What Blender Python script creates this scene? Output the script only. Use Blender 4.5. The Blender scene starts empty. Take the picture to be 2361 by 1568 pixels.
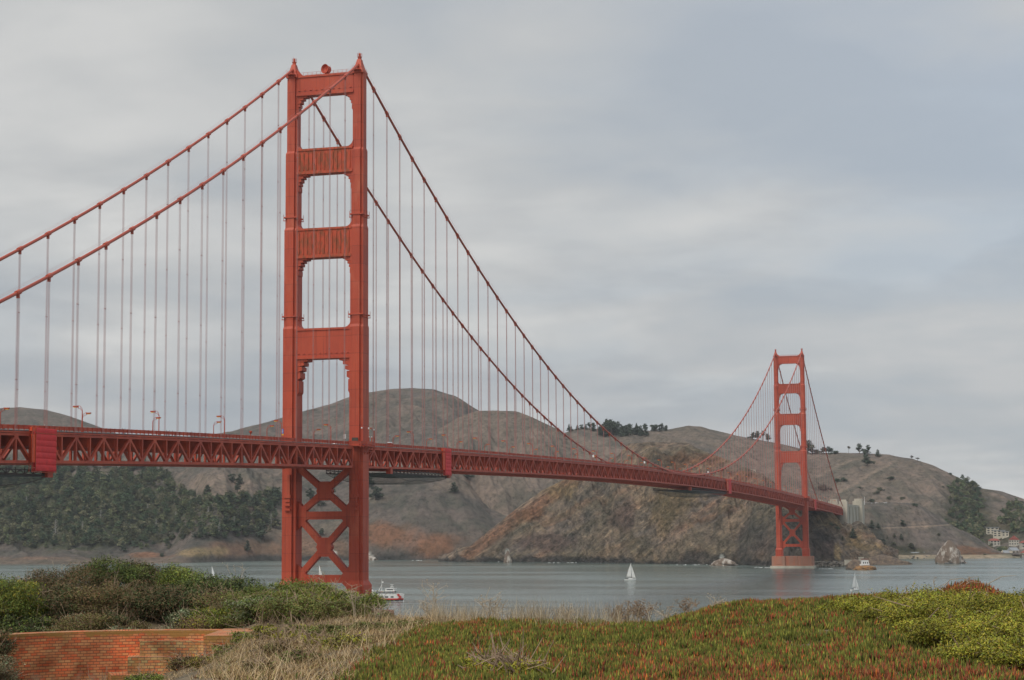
import bpy, math, random
import numpy as np
from mathutils import Vector, Matrix

random.seed(7)
RNG = np.random.default_rng(11)
SC = bpy.context.scene
COL = SC.collection
R = math.radians

# ------------------------------------------------------------------ camera
# metres; the south bridge tower stands at the origin, +Y runs along the bridge, +X is east, water at z = 0
CAM = np.array([270.208, -665.769, 44.135])
YAW, PIT, ROL, FPX = 0.2856, 0.0998, -0.0064, 4301.3
FW = np.array([-math.sin(YAW) * math.cos(PIT), math.cos(YAW) * math.cos(PIT), math.sin(PIT)])
_rt = np.array([math.cos(YAW), math.sin(YAW), 0.0])
_up = np.cross(_rt, FW)
RT = _rt * math.cos(ROL) + _up * math.sin(ROL)
UP = _up * math.cos(ROL) - _rt * math.sin(ROL)
cd = bpy.data.cameras.new('camera')
cam = bpy.data.objects.new('camera', cd)
COL.objects.link(cam)
cam.matrix_world = Matrix(((RT[0], UP[0], -FW[0], CAM[0]), (RT[1], UP[1], -FW[1], CAM[1]),
                           (RT[2], UP[2], -FW[2], CAM[2]), (0, 0, 0, 1)))
cd.sensor_width = 36.0
cd.lens = FPX / 2361.0 * 36.0
cd.clip_start = 0.5
cd.clip_end = 30000
SC.camera = cam
SC.render.resolution_x, SC.render.resolution_y = 1024, 680

# ------------------------------------------------------------------ light and exposure
SC.view_settings.view_transform = 'Standard'
SC.view_settings.look = 'None'
SC.view_settings.exposure = 0.86
SC.view_settings.gamma = 1.0
SC.cycles.max_bounces = 6
SC.cycles.volume_bounces = 0
SC.cycles.transparent_max_bounces = 8
SC.cycles.use_denoising = True
SC.cycles.denoising_prefilter = 'ACCURATE'

SUN_ELEV, SUN_AZ = R(50), R(205)          # azimuth clockwise from +Y: south-south-west, behind the camera's left
sd = Vector((math.sin(SUN_AZ) * math.cos(SUN_ELEV), math.cos(SUN_AZ) * math.cos(SUN_ELEV), math.sin(SUN_ELEV)))
sl = bpy.data.lights.new('sun', 'SUN')
sl.energy = 1.2
sl.angle = R(35)
sl.color = (1.0, 0.95, 0.88)
sun = bpy.data.objects.new('sun', sl)
COL.objects.link(sun)
sun.rotation_euler = sd.to_track_quat('Z', 'Y').to_euler()

world = bpy.data.worlds.new('World')
SC.world = world
world.use_nodes = True
wn, wl = world.node_tree.nodes, world.node_tree.links
wn.clear()


def N(nodes, t, **k):
    n = nodes.new(t)
    for a, b in k.items():
        setattr(n, a, b)
    return n


def ramp(nodes, stops, interp='LINEAR'):
    n = nodes.new('ShaderNodeValToRGB')
    e = n.color_ramp.elements
    n.color_ramp.interpolation = interp
    while len(e) < len(stops):
        e.new(0.5)
    for i, (p, c) in enumerate(stops):
        e[i].position = p
        e[i].color = c if len(c) == 4 else (*c, 1)
    return n


def build_sky():
    out = N(wn, 'ShaderNodeOutputWorld')
    bg = N(wn, 'ShaderNodeBackground')
    bg.inputs['Strength'].default_value = 0.1
    sky = N(wn, 'ShaderNodeTexSky', sky_type='NISHITA', sun_disc=False)
    sky.sun_elevation = SUN_ELEV
    sky.sun_rotation = SUN_AZ
    tc = N(wn, 'ShaderNodeTexCoord')
    sep = N(wn, 'ShaderNodeSeparateXYZ')
    wl.new(tc.outputs['Generated'], sep.inputs[0])
    # the cloud deck is a flat layer overhead: direction divided by its height
    mz = N(wn, 'ShaderNodeMath', operation='MAXIMUM')
    wl.new(sep.outputs['Z'], mz.inputs[0]); mz.inputs[1].default_value = 0.0
    az = N(wn, 'ShaderNodeMath', operation='ADD')
    wl.new(mz.outputs[0], az.inputs[0]); az.inputs[1].default_value = 0.15
    dx = N(wn, 'ShaderNodeMath', operation='DIVIDE'); wl.new(sep.outputs['X'], dx.inputs[0]); wl.new(az.outputs[0], dx.inputs[1])
    dy = N(wn, 'ShaderNodeMath', operation='DIVIDE'); wl.new(sep.outputs['Y'], dy.inputs[0]); wl.new(az.outputs[0], dy.inputs[1])
    cb = N(wn, 'ShaderNodeCombineXYZ'); wl.new(dx.outputs[0], cb.inputs[0]); wl.new(dy.outputs[0], cb.inputs[1])

    def cloud(scale, detail, rough, dist, off):
        mp = N(wn, 'ShaderNodeMapping')
        mp.inputs['Location'].default_value = off
        mp.inputs['Scale'].default_value = (1.0, 1.0, 1.0)
        wl.new(cb.outputs[0], mp.inputs[0])
        n = N(wn, 'ShaderNodeTexNoise')
        n.inputs['Scale'].default_value = scale
        n.inputs['Detail'].default_value = detail
        n.inputs['Roughness'].default_value = rough
        n.inputs['Distortion'].default_value = dist
        wl.new(mp.outputs[0], n.inputs['Vector'])
        return n
    big = cloud(0.8, 3, 0.5, 0.2, (3.1, 1.7, 0))
    fine = cloud(2.0, 4, 0.5, 0.2, (7.3, 2.2, 0))
    sm = N(wn, 'ShaderNodeMix', data_type='FLOAT')
    sm.inputs[0].default_value = 0.5
    wl.new(big.outputs[0], sm.inputs[2]); wl.new(fine.outputs[0], sm.inputs[3])
    tone = ramp(wn, [(0.39, (2.38, 2.56, 2.74)), (0.47, (2.70, 2.83, 2.94)), (0.53, (2.95, 3.02, 3.06)), (0.61, (3.42, 3.44, 3.42))])
    wl.new(sm.outputs[0], tone.inputs[0])
    # thin places let the blue through, more of them towards the north-east
    dotb = N(wn, 'ShaderNodeVectorMath', operation='DOT_PRODUCT')
    wl.new(tc.outputs['Generated'], dotb.inputs[0])
    dotb.inputs[1].default_value = (0.80, 0.30, 0.52)
    mr = N(wn, 'ShaderNodeMapRange'); wl.new(dotb.outputs['Value'], mr.inputs[0])
    mr.inputs[1].default_value = 0.10; mr.inputs[2].default_value = 0.62
    mr.inputs[3].default_value = 0.0; mr.inputs[4].default_value = 0.32
    thin = ramp(wn, [(0.42, (1, 1, 1)), (0.62, (0, 0, 0))])
    wl.new(sm.outputs[0], thin.inputs[0])
    ml = N(wn, 'ShaderNodeMath', operation='MULTIPLY')
    wl.new(mr.outputs[0], ml.inputs[0]); wl.new(thin.outputs[0], ml.inputs[1])
    mix = N(wn, 'ShaderNodeMix', data_type='RGBA')
    wl.new(ml.outputs[0], mix.inputs[0]); wl.new(tone.outputs[0], mix.inputs[6])
    veil = N(wn, 'ShaderNodeMix', data_type='RGBA')
    veil.inputs[0].default_value = 0.45
    wl.new(sky.outputs[0], veil.inputs[6]); veil.inputs[7].default_value = (2.2, 2.9, 4.1, 1)
    wl.new(veil.outputs[2], mix.inputs[7])
    # broken puffs low over the hills
    mpp = N(wn, 'ShaderNodeMapping'); mpp.inputs['Scale'].default_value = (4.5, 4.5, 17.0); mpp.inputs['Location'].default_value = (2.3, 0.4, 0.0)
    wl.new(tc.outputs['Generated'], mpp.inputs[0])
    pn = N(wn, 'ShaderNodeTexNoise'); pn.inputs['Scale'].default_value = 1.6; pn.inputs['Detail'].default_value = 7; pn.inputs['Roughness'].default_value = 0.55; pn.inputs['Distortion'].default_value = 0.35
    wl.new(mpp.outputs[0], pn.inputs['Vector'])
    pr = ramp(wn, [(0.40, (0.93, 0.945, 0.96)), (0.50, (1.0, 1.0, 1.0)), (0.60, (1.13, 1.125, 1.11))]); wl.new(pn.outputs[0], pr.inputs[0])
    pm = N(wn, 'ShaderNodeMapRange', interpolation_type='SMOOTHSTEP'); wl.new(sep.outputs['Z'], pm.inputs[0])
    pm.inputs[1].default_value = 0.06; pm.inputs[2].default_value = 0.27; pm.inputs[3].default_value = 1.0; pm.inputs[4].default_value = 0.12
    pw = N(wn, 'ShaderNodeMix', data_type='RGBA', blend_type='MULTIPLY')
    wl.new(pm.outputs[0], pw.inputs[0]); wl.new(mix.outputs[2], pw.inputs[6]); wl.new(pr.outputs[0], pw.inputs[7])
    wl.new(pw.outputs[2], bg.inputs['Color'])
    wl.new(bg.outputs[0], out.inputs['Surface'])


build_sky()


# ------------------------------------------------------------------ helpers
def at(px, py, D):
    """world point D metres ahead of the camera in the direction of a pixel of the 2361-wide photograph"""
    return CAM + D * (FW + RT * ((px - 1180.5) / FPX) - UP * ((py - 784.0) / FPX))


def col_xy(px, D):
    p = at(px, 1215.0, D)
    return p[0], p[1]


def z_at(px, py, D):
    return at(px, py, D)[2]


def proj(P):
    d = np.asarray(P, float) - CAM
    f = d @ FW
    return 1180.5 + FPX * (d @ RT) / f, 784.0 - FPX * (d @ UP) / f, f


_PERM = RNG.permutation(256)
_PERM = np.concatenate([_PERM, _PERM])
_G = np.array([(math.cos(a), math.sin(a)) for a in np.linspace(0, 2 * math.pi, 16, endpoint=False)])


def perlin(x, y):
    x = np.asarray(x, float); y = np.asarray(y, float)
    xi = np.floor(x).astype(int); yi = np.floor(y).astype(int)
    xf = x - xi; yf = y - yi
    u = xf * xf * xf * (xf * (xf * 6 - 15) + 10); v = yf * yf * yf * (yf * (yf * 6 - 15) + 10)

    def g(ix, iy, fx, fy):
        h = _PERM[_PERM[ix & 255] + (iy & 255)] & 15
        return _G[h, 0] * fx + _G[h, 1] * fy
    a = g(xi, yi, xf, yf); b = g(xi + 1, yi, xf - 1, yf)
    c = g(xi, yi + 1, xf, yf - 1); d = g(xi + 1, yi + 1, xf - 1, yf - 1)
    return (a + u * (b - a)) * (1 - v) + (c + u * (d - c)) * v


def fbm(x, y, o=4, gain=0.5):
    s = 0; a = 1.0
    for i in range(o):
        s = s + a * perlin(x * 2 ** i + 17.3 * i, y * 2 ** i + 5.1 * i)
        a *= gain
    return s


def ridged(x, y, o=4, gain=0.5):
    s = 0; a = 1.0
    for i in range(o):
        s = s + a * (1 - 2.2 * np.abs(perlin(x * 2 ** i + 31.7 * i, y * 2 ** i + 9.4 * i)))
        a *= gain
    return s


def interp(tab, x):
    t = np.array(tab, float)
    return np.interp(x, t[:, 0], t[:, 1])


class MB:
    """collects shapes; build() links them as one mesh object"""

    def __init__(s):
        s.v = []; s.f = []

    def add(s, vs, fs):
        o = len(s.v)
        s.v.extend([tuple(float(c) for c in p) for p in vs])
        s.f.extend([tuple(i + o for i in f) for f in fs])

    def box(s, x0, x1, y0, y1, z0, z1):
        s.add([(x0, y0, z0), (x1, y0, z0), (x1, y1, z0), (x0, y1, z0), (x0, y0, z1), (x1, y0, z1), (x1, y1, z1), (x0, y1, z1)],
              [(0, 3, 2, 1), (4, 5, 6, 7), (0, 1, 5, 4), (1, 2, 6, 5), (2, 3, 7, 6), (3, 0, 4, 7)])

    def beam(s, p, q, w, h, side=(1, 0, 0)):
        p = np.array(p, float); q = np.array(q, float)
        d = q - p; d = d / np.linalg.norm(d)
        a = np.array(side, float); a = a - d * (a @ d)
        n = np.linalg.norm(a)
        if n < 1e-4:
            a = np.array((0, 1, 0.01)); a = a - d * (a @ d); n = np.linalg.norm(a)
        a = a / n; b = np.cross(d, a)
        c = [(-1, -1), (1, -1), (1, 1), (-1, 1)]
        vs = [e + a * (w / 2 * i) + b * (h / 2 * j) for e in (p, q) for i, j in c]
        s.add(vs, [(0, 1, 2, 3)[::-1], (4, 5, 6, 7), (0, 1, 5, 4), (1, 2, 6, 5), (2, 3, 7, 6), (3, 0, 4, 7)])

    def prism(s, poly, y0, y1, axis='y'):
        """poly in the plane across an axis, extruded along it"""
        n = len(poly)
        if axis == 'y':
            vs = [(a, y0, b) for a, b in poly] + [(a, y1, b) for a, b in poly]
        elif axis == 'x':
            vs = [(y0, a, b) for a, b in poly] + [(y1, a, b) for a, b in poly]
        else:
            vs = [(a, b, y0) for a, b in poly] + [(a, b, y1) for a, b in poly]
        s.add(vs, [tuple(range(n)), tuple(range(2 * n - 1, n - 1, -1))] + [(i, i + n, (i + 1) % n + n, (i + 1) % n) for i in range(n)])

    def loft(s, rings, cap=True, close=True):
        n = len(rings[0]); vs = [p for r in rings for p in r]; fs = []
        for k in range(len(rings) - 1):
            for i in range(n if close else n - 1):
                j = (i + 1) % n
                fs.append((k * n + i, k * n + j, (k + 1) * n + j, (k + 1) * n + i))
        if cap:
            fs.append(tuple(range(n))[::-1]); fs.append(tuple(range((len(rings) - 1) * n, len(rings) * n)))
        s.add(vs, fs)

    def tube(s, pts, r, n=6, cap=True):
        pts = np.array(pts, float); m = len(pts)
        rs = np.full(m, r) if np.isscalar(r) else np.array(r, float)
        t = np.gradient(pts, axis=0); t /= np.linalg.norm(t, axis=1)[:, None] + 1e-12
        ref = np.array((0, 0, 1.0)) if abs(t[0][2]) < 0.9 else np.array((1.0, 0, 0))
        rings = []
        for k in range(m):
            a = ref - t[k] * (ref @ t[k]); a /= np.linalg.norm(a); ref = a; b = np.cross(t[k], a)
            rings.append([pts[k] + rs[k] * (a * math.cos(x) + b * math.sin(x)) for x in np.arange(n) * 2 * math.pi / n])
        s.loft(rings, cap)

    def lathe(s, prof, c=(0, 0, 0), n=16):
        s.loft([[(c[0] + r * math.cos(x), c[1] + r * math.sin(x), c[2] + z) for x in np.arange(n) * 2 * math.pi / n] for r, z in prof])

    def build(s, name, mat, parent=None, smooth=False):
        me = bpy.data.meshes.new(name)
        me.from_pydata(s.v, [], s.f)
        return link(name, me, mat, parent, smooth)


def link(name, me, mat, parent=None, smooth=False):
    if mat is not None:
        me.materials.append(mat)
    if smooth:
        me.polygons.foreach_set('use_smooth', [True] * len(me.polygons))
    me.update()
    o = bpy.data.objects.new(name, me)
    COL.objects.link(o)
    if parent is not None:
        o.parent = parent
    return o


def big_mesh(name, verts, faces, k, mat, parent=None, colors=None, smooth=False, uv=None):
    """verts (n,3), faces (m,k) int arrays, k corners each"""
    me = bpy.data.meshes.new(name)
    verts = np.ascontiguousarray(verts, np.float32); faces = np.ascontiguousarray(faces, np.int32)
    m = len(faces)
    me.vertices.add(len(verts)); me.vertices.foreach_set('co', verts.ravel())
    me.loops.add(m * k); me.loops.foreach_set('vertex_index', faces.ravel())
    me.polygons.add(m)
    me.polygons.foreach_set('loop_start', np.arange(0, m * k, k, dtype=np.int32))
    me.polygons.foreach_set('loop_total', np.full(m, k, np.int32))
    if smooth:
        me.polygons.foreach_set('use_smooth', np.ones(m, bool))
    me.update(calc_edges=True)
    if colors is not None:
        a = me.color_attributes.new('tint', 'FLOAT_COLOR', 'POINT')
        c = np.ones((len(verts), 4), np.float32); c[:, :3] = colors
        a.data.foreach_set('color', c.ravel())
    if uv is not None:
        u = me.uv_layers.new(name='UVMap')
        u.data.foreach_set('uv', np.ascontiguousarray(uv[faces.ravel()], np.float32).ravel())
    return link(name, me, mat, parent, False)


def tag(o, label=None, cat=None, group=None, kind=None):
    if label: o['label'] = label
    if cat: o['category'] = cat
    if group: o['group'] = group
    if kind: o['kind'] = kind
    return o


def empty(name, loc, label, cat, group=None, rz=0.0):
    o = bpy.data.objects.new(name, None)
    COL.objects.link(o)
    o.empty_display_size = 1.0
    o.location = [float(c) for c in loc]
    o.rotation_euler = (0, 0, rz)
    return tag(o, label, cat, group)


def dup(root, loc, rz=None, scale=None, label=None, group=None):
    """copy of a thing with copies of its parts and sub-parts"""
    r = root.copy(); COL.objects.link(r)
    r.location = [float(c) for c in loc]
    if rz is not None: r.rotation_euler = (0, 0, rz)
    if scale is not None: r.scale = scale if hasattr(scale, '__len__') else (scale,) * 3
    if label: r['label'] = label
    if group: r['group'] = group
    for ch in list(root.children):
        c = ch.copy(); COL.objects.link(c); c.parent = r
        for g in ch.children:
            d = g.copy(); COL.objects.link(d); d.parent = c
    return r


# ------------------------------------------------------------------ materials
MATS = {}


def mat(name, color, rough=0.6, var=0.0, scale=1.0, color2=None, stretch=(1, 1, 1), bump=0.0, metal=0.0, detail=5, spec=None, tint=False, dist=0.05,
        stops=(0.35, 0.65)):
    """Principled material whose colour wanders between color and color2 by noise in object space"""
    if name in MATS:
        return MATS[name]
    m = bpy.data.materials.new(name); m.use_nodes = True
    n, l = m.node_tree.nodes, m.node_tree.links
    b = n['Principled BSDF']
    b.inputs['Roughness'].default_value = rough
    b.inputs['Metallic'].default_value = metal
    if spec is not None:
        b.inputs['Specular IOR Level'].default_value = spec
    tc = N(n, 'ShaderNodeTexCoord')
    mp = N(n, 'ShaderNodeMapping'); mp.inputs['Scale'].default_value = stretch
    l.new(tc.outputs['Object'], mp.inputs[0])
    nz = N(n, 'ShaderNodeTexNoise'); nz.inputs['Scale'].default_value = scale; nz.inputs['Detail'].default_value = detail
    nz.inputs['Roughness'].default_value = 0.6
    l.new(mp.outputs[0], nz.inputs['Vector'])
    if color2 is None:
        color2 = tuple(c * (1 - var) for c in color); color = tuple(min(1, c * (1 + var)) for c in color)
    rp = ramp(n, [(stops[0], color2), (stops[1], color)])
    l.new(nz.outputs[0], rp.inputs[0])
    src = rp.outputs[0]
    if tint:
        at_ = N(n, 'ShaderNodeAttribute', attribute_name='tint')
        mx = N(n, 'ShaderNodeMix', data_type='RGBA', blend_type='MULTIPLY'); mx.inputs[0].default_value = 1.0
        l.new(at_.outputs['Color'], mx.inputs[6]); l.new(src, mx.inputs[7]); src = mx.outputs[2]
    l.new(src, b.inputs['Base Color'])
    if bump:
        bp = N(n, 'ShaderNodeBump'); bp.inputs['Strength'].default_value = bump; bp.inputs['Distance'].default_value = dist
        l.new(nz.outputs[0], bp.inputs['Height']); l.new(bp.outputs[0], b.inputs['Normal'])
    MATS[name] = m
    return m
# ------------------------------------------------------------------ the sea
def water_material():
    m = bpy.data.materials.new('water'); m.use_nodes = True
    n, l = m.node_tree.nodes, m.node_tree.links
    b = n['Principled BSDF']
    b.inputs['IOR'].default_value = 1.40
    geo = N(n, 'ShaderNodeNewGeometry')

    def noise(sc, st, det, rot=0.0):
        mp = N(n, 'ShaderNodeMapping'); mp.inputs['Scale'].default_value = st; mp.inputs['Rotation'].default_value = (0, 0, rot)
        l.new(geo.outputs['Position'], mp.inputs[0])
        t = N(n, 'ShaderNodeTexNoise'); t.inputs['Scale'].default_value = sc; t.inputs['Detail'].default_value = det
        l.new(mp.outputs[0], t.inputs['Vector']); return t
    # wind lanes: smooth and rippled water side by side
    lane = noise(0.006, (0.35, 1.6, 1), 4, R(-16))
    lr = ramp(n, [(0.38, (0, 0, 0)), (0.62, (1, 1, 1))]); l.new(lane.outputs[0], lr.inputs[0])
    rg = N(n, 'ShaderNodeMapRange'); l.new(lr.outputs[0], rg.inputs[0]); rg.inputs[3].default_value = 0.10; rg.inputs[4].default_value = 0.24
    l.new(rg.outputs[0], b.inputs['Roughness'])
    cr = ramp(n, [(0.3, (0.100, 0.150, 0.140)), (0.7, (0.150, 0.195, 0.180))]); l.new(lane.outputs[0], cr.inputs[0])
    l.new(cr.outputs[0], b.inputs['Base Color'])
    w1 = noise(0.35, (0.6, 1.3, 1), 4, R(20)); w2 = noise(0.06, (0.5, 1.4, 1), 5, R(-25))
    b1 = N(n, 'ShaderNodeBump'); b1.inputs['Distance'].default_value = 1.4; b1.inputs['Strength'].default_value = 0.18
    l.new(w1.outputs[0], b1.inputs['Height'])
    b2 = N(n, 'ShaderNodeBump'); b2.inputs['Distance'].default_value = 6.0; b2.inputs['Strength'].default_value = 0.26
    l.new(w2.outputs[0], b2.inputs['Height']); l.new(b1.outputs[0], b2.inputs['Normal'])
    l.new(b2.outputs[0], b.inputs['Normal'])
    return m


sea = MB()
sea.box(-5200, 3800, -1500, 6400, -7.5, 0.0)
tag(sea.build('water', water_material()), 'grey green strait water with wind lanes', 'water', kind='structure')


# ------------------------------------------------------------------ hills
def hill_material(name, rock=0.0):
    m = bpy.data.materials.new(name); m.use_nodes = True
    n, l = m.node_tree.nodes, m.node_tree.links
    b = n['Principled BSDF']; b.inputs['Roughness'].default_value = 0.95
    b.inputs['Specular IOR Level'].default_value = 0.1
    geo = N(n, 'ShaderNodeNewGeometry')
    at_ = N(n, 'ShaderNodeAttribute', attribute_name='tint')

    def noise(sc, det, st=(1, 1, 1)):
        mp = N(n, 'ShaderNodeMapping'); mp.inputs['Scale'].default_value = st
        l.new(geo.outputs['Position'], mp.inputs[0])
        t = N(n, 'ShaderNodeTexNoise'); t.inputs['Scale'].default_value = sc; t.inputs['Detail'].default_value = det
        t.inputs['Roughness'].default_value = 0.65
        l.new(mp.outputs[0], t.inputs['Vector']); return t
    a = noise(0.11, 6); c = noise(0.018, 5)
    ra = ramp(n, [(0.36, (0.70, 0.72, 0.72) if not rock else (0.5, 0.5, 0.5)), (0.49, (1, 1, 1)), (0.64, (1.24, 1.21, 1.18) if not rock else (1.5, 1.42, 1.35))]); l.new(a.outputs[0], ra.inputs[0])
    rc = ramp(n, [(0.38, (0.72, 0.77, 0.74)), (0.6, (1.16, 1.10, 1.06))]); l.new(c.outputs[0], rc.inputs[0])
    m1 = N(n, 'ShaderNodeMix', data_type='RGBA', blend_type='MULTIPLY'); m1.inputs[0].default_value = 1
    l.new(at_.outputs['Color'], m1.inputs[6]); l.new(ra.outputs[0], m1.inputs[7])
    m2 = N(n, 'ShaderNodeMix', data_type='RGBA', blend_type='MULTIPLY'); m2.inputs[0].default_value = 1
    l.new(m1.outputs[2], m2.inputs[6]); l.new(rc.outputs[0], m2.inputs[7])
    d = noise(0.20, 3); e = noise(0.012, 4)
    rd = ramp(n, [(0.54, (1, 1, 1)), (0.62, (0.52, 0.56, 0.52))]); l.new(d.outputs[0], rd.inputs[0])
    re = ramp(n, [(0.42, (0, 0, 0)), (0.58, (0.85, 0.85, 0.85))]); l.new(e.outputs[0], re.inputs[0])
    m3 = N(n, 'ShaderNodeMix', data_type='RGBA', blend_type='MULTIPLY')
    l.new(re.outputs[0], m3.inputs[0]); l.new(m2.outputs[2], m3.inputs[6]); l.new(rd.outputs[0], m3.inputs[7])
    fin = m3.outputs[2]
    if rock:
        # bedding that dips across the face, and fine crumbling
        mp = N(n, 'ShaderNodeMapping'); mp.vector_type = 'TEXTURE'; mp.inputs['Rotation'].default_value = (0, R(-36), R(-12)); mp.inputs['Scale'].default_value = (30, 18, 3.2)
        l.new(geo.outputs['Position'], mp.inputs[0])
        sn = N(n, 'ShaderNodeTexNoise'); sn.inputs['Scale'].default_value = 0.8; sn.inputs['Detail'].default_value = 7; sn.inputs['Roughness'].default_value = 0.62; sn.inputs['Distortion'].default_value = 0.8
        l.new(mp.outputs[0], sn.inputs['Vector'])
        rs = ramp(n, [(0.36, (0.66, 0.65, 0.65)), (0.48, (1.05, 1.05, 1.05)), (0.56, (1.15, 1.15, 1.15)), (0.66, (1.9, 1.85, 1.75))]); l.new(sn.outputs[0], rs.inputs[0])
        m4 = N(n, 'ShaderNodeMix', data_type='RGBA', blend_type='MULTIPLY'); m4.inputs[0].default_value = 0.75
        l.new(fin, m4.inputs[6]); l.new(rs.outputs[0], m4.inputs[7]); fin = m4.outputs[2]
    l.new(fin, b.inputs['Base Color'])
    bp = N(n, 'ShaderNodeBump'); bp.inputs['Strength'].default_value = 0.9; bp.inputs['Distance'].default_value = 3.5 + 18 * rock
    l.new(a.outputs[0], bp.inputs['Height']); l.new(bp.outputs[0], b.inputs['Normal'])
    return m


HM = hill_material('dry_grass_hillside'); HR = hill_material('weathered_cliff_rock', 0.5)
GREY = np.array((0.139, 0.122, 0.111)); TAN = np.array((0.211, 0.171, 0.139)); SCRUB = np.array((0.080, 0.082, 0.068))
RUST = np.array((0.217, 0.112, 0.068)); ROCK = np.array((0.171, 0.139, 0.112)); DARK = np.array((0.055, 0.053, 0.051))
OLIVE = np.array((0.085, 0.090, 0.055)); OCHRE = np.array((0.262, 0.199, 0.114)); PALE = np.array((0.50, 0.49, 0.46)); PURPLE = np.array((0.110, 0.080, 0.072))
HILLS = {}


def smooth01(x, a, b):
    t = np.clip((x - a) / (b - a), 0, 1)
    return t * t * (3 - 2 * t)


def hill(key, label, ridge, dist, base, ncol, nrow, prof=1.0, gully=(90, 6), rough=1.5, back=500, rock=0.0, paint=None, cat='hill', step=0.0):
    """ridge: (column, skyline row); dist: (column, ridge distance); base: (column, foot distance, foot height)"""
    x0, x1 = ridge[0][0], ridge[-1][0]
    px = np.linspace(x0, x1, ncol)
    ker = np.hanning(max(5, int(ncol * 14 / (x1 - x0)) | 1)); ker /= ker.sum()

    def sm(v):
        k = len(ker) // 2
        return np.convolve(np.pad(v, k, mode='edge'), ker, 'valid')
    ys = sm(interp(ridge, px)); Dr = sm(interp(dist, px))
    bt = np.array(base, float)
    Db = sm(np.interp(px, bt[:, 0], bt[:, 1])); zb = sm(np.interp(px, bt[:, 0], bt[:, 2]))
    rd = np.array([at(p, y, d) for p, y, d in zip(px, ys, Dr)])
    nb = max(6, nrow // 5)
    t = np.concatenate([np.linspace(-0.06, 1, nrow), 1 + np.linspace(0, 1, nb + 1)[1:] ** 1.5])
    T, PX = np.meshgrid(t, px, indexing='ij')
    D = np.where(T <= 1, Db + (Dr - Db) * T, Dr + (T - 1) * back)
    cx = np.array([col_xy(p, 1000.0) for p in px]); dxy = (cx - CAM[:2]) / 1000.0
    X = CAM[0] + dxy[:, 0] * D; Y = CAM[1] + dxy[:, 1] * D
    zr = rd[:, 2]
    tt = np.clip(T, 0, 1)
    pf = tt ** prof if not callable(prof) else prof(tt, PX)
    Z = np.where(T <= 1, zb + (zr - zb) * pf, zr - (zr * 0.6 + 20) * (T - 1) ** 1.6)
    Z = np.where(T < 0, zb - 6 * (-T / 0.06), Z)
    win = np.sin(np.pi * np.clip(T, 0, 1)) ** 0.7
    lat = PX / FPX * D
    g = ridged(lat / gully[0] + 0.25 * fbm(X / 240, Y / 240, 3), D / (gully[0] * 4.5) + 3.7, 4)
    Z = Z + win * gully[1] * (g - 0.3) + np.where(T > 0, np.clip(win + 0.22, 0, 1), 0) * rough * fbm(X / 16, Y / 16, 4)
    calm = win
    if rock:
        calm = win * (1 - 0.9 * smooth01(T, 0.70, 0.98)) * (0.15 + 0.85 * smooth01(PX, 1130, 1330))
        Z = Z + calm * rock * (ridged(X / 60 + Z / 70, Y / 60 - Z / 90, 5, 0.55) - 0.35)
    if step:
        Z = Z + calm * step * np.abs(fbm(X / 30 + Z / 25, Y / 30 + Z / 25, 3))
    V = np.stack([X, Y, Z], -1)
    nr, nc = X.shape
    px_, py_, _ = proj_grid(V)
    c = np.broadcast_to(GREY, V.shape).copy()
    if paint:
        c = paint(c, px_, py_, X, Y, Z, T, g)
    idx = np.arange(nr * nc).reshape(nr, nc)
    F = np.stack([idx[:-1, :-1], idx[:-1, 1:], idx[1:, 1:], idx[1:, :-1]], -1).reshape(-1, 4)
    o = big_mesh('hill', V.reshape(-1, 3), F, 4, HR if rock else HM, colors=c.reshape(-1, 3))
    tag(o, label, cat, kind='structure')
    HILLS[key] = (px, px_, py_, V, T)
    return o


def proj_grid(V):
    d = V - CAM
    f = d @ FW
    return 1180.5 + FPX * (d @ RT) / f, 784.0 - FPX * (d @ UP) / f, f


def on_hill(key, x, y):
    """the point of a hill's near slope that shows at a pixel: lowest row whose projection climbs past it"""
    px, PX, PY, V, T = HILLS[key]
    i = int(np.clip(np.searchsorted(px, x), 1, len(px) - 1))
    w = (x - px[i - 1]) / (px[i] - px[i - 1])
    colv = V[:, i - 1] * (1 - w) + V[:, i] * w
    cy = PY[:, i - 1] * (1 - w) + PY[:, i] * w
    k = np.argmax(cy <= y) if (cy <= y).any() else int(np.argmin(cy))
    return colv[k]


def blend(c, colr, w):
    w = np.clip(w, 0, 1)[..., None]
    return c * (1 - w) + np.asarray(colr) * w


def spot(px, py, cx, cy, rx, ry, X, Y, soft=0.5, wob=0.6):
    d = np.hypot((px - cx) / rx, (py - cy) / ry) + wob * fbm(X / 40, Y / 40, 3)
    return 1 - smooth01(d, 1 - soft, 1 + soft * 0.4)


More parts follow.
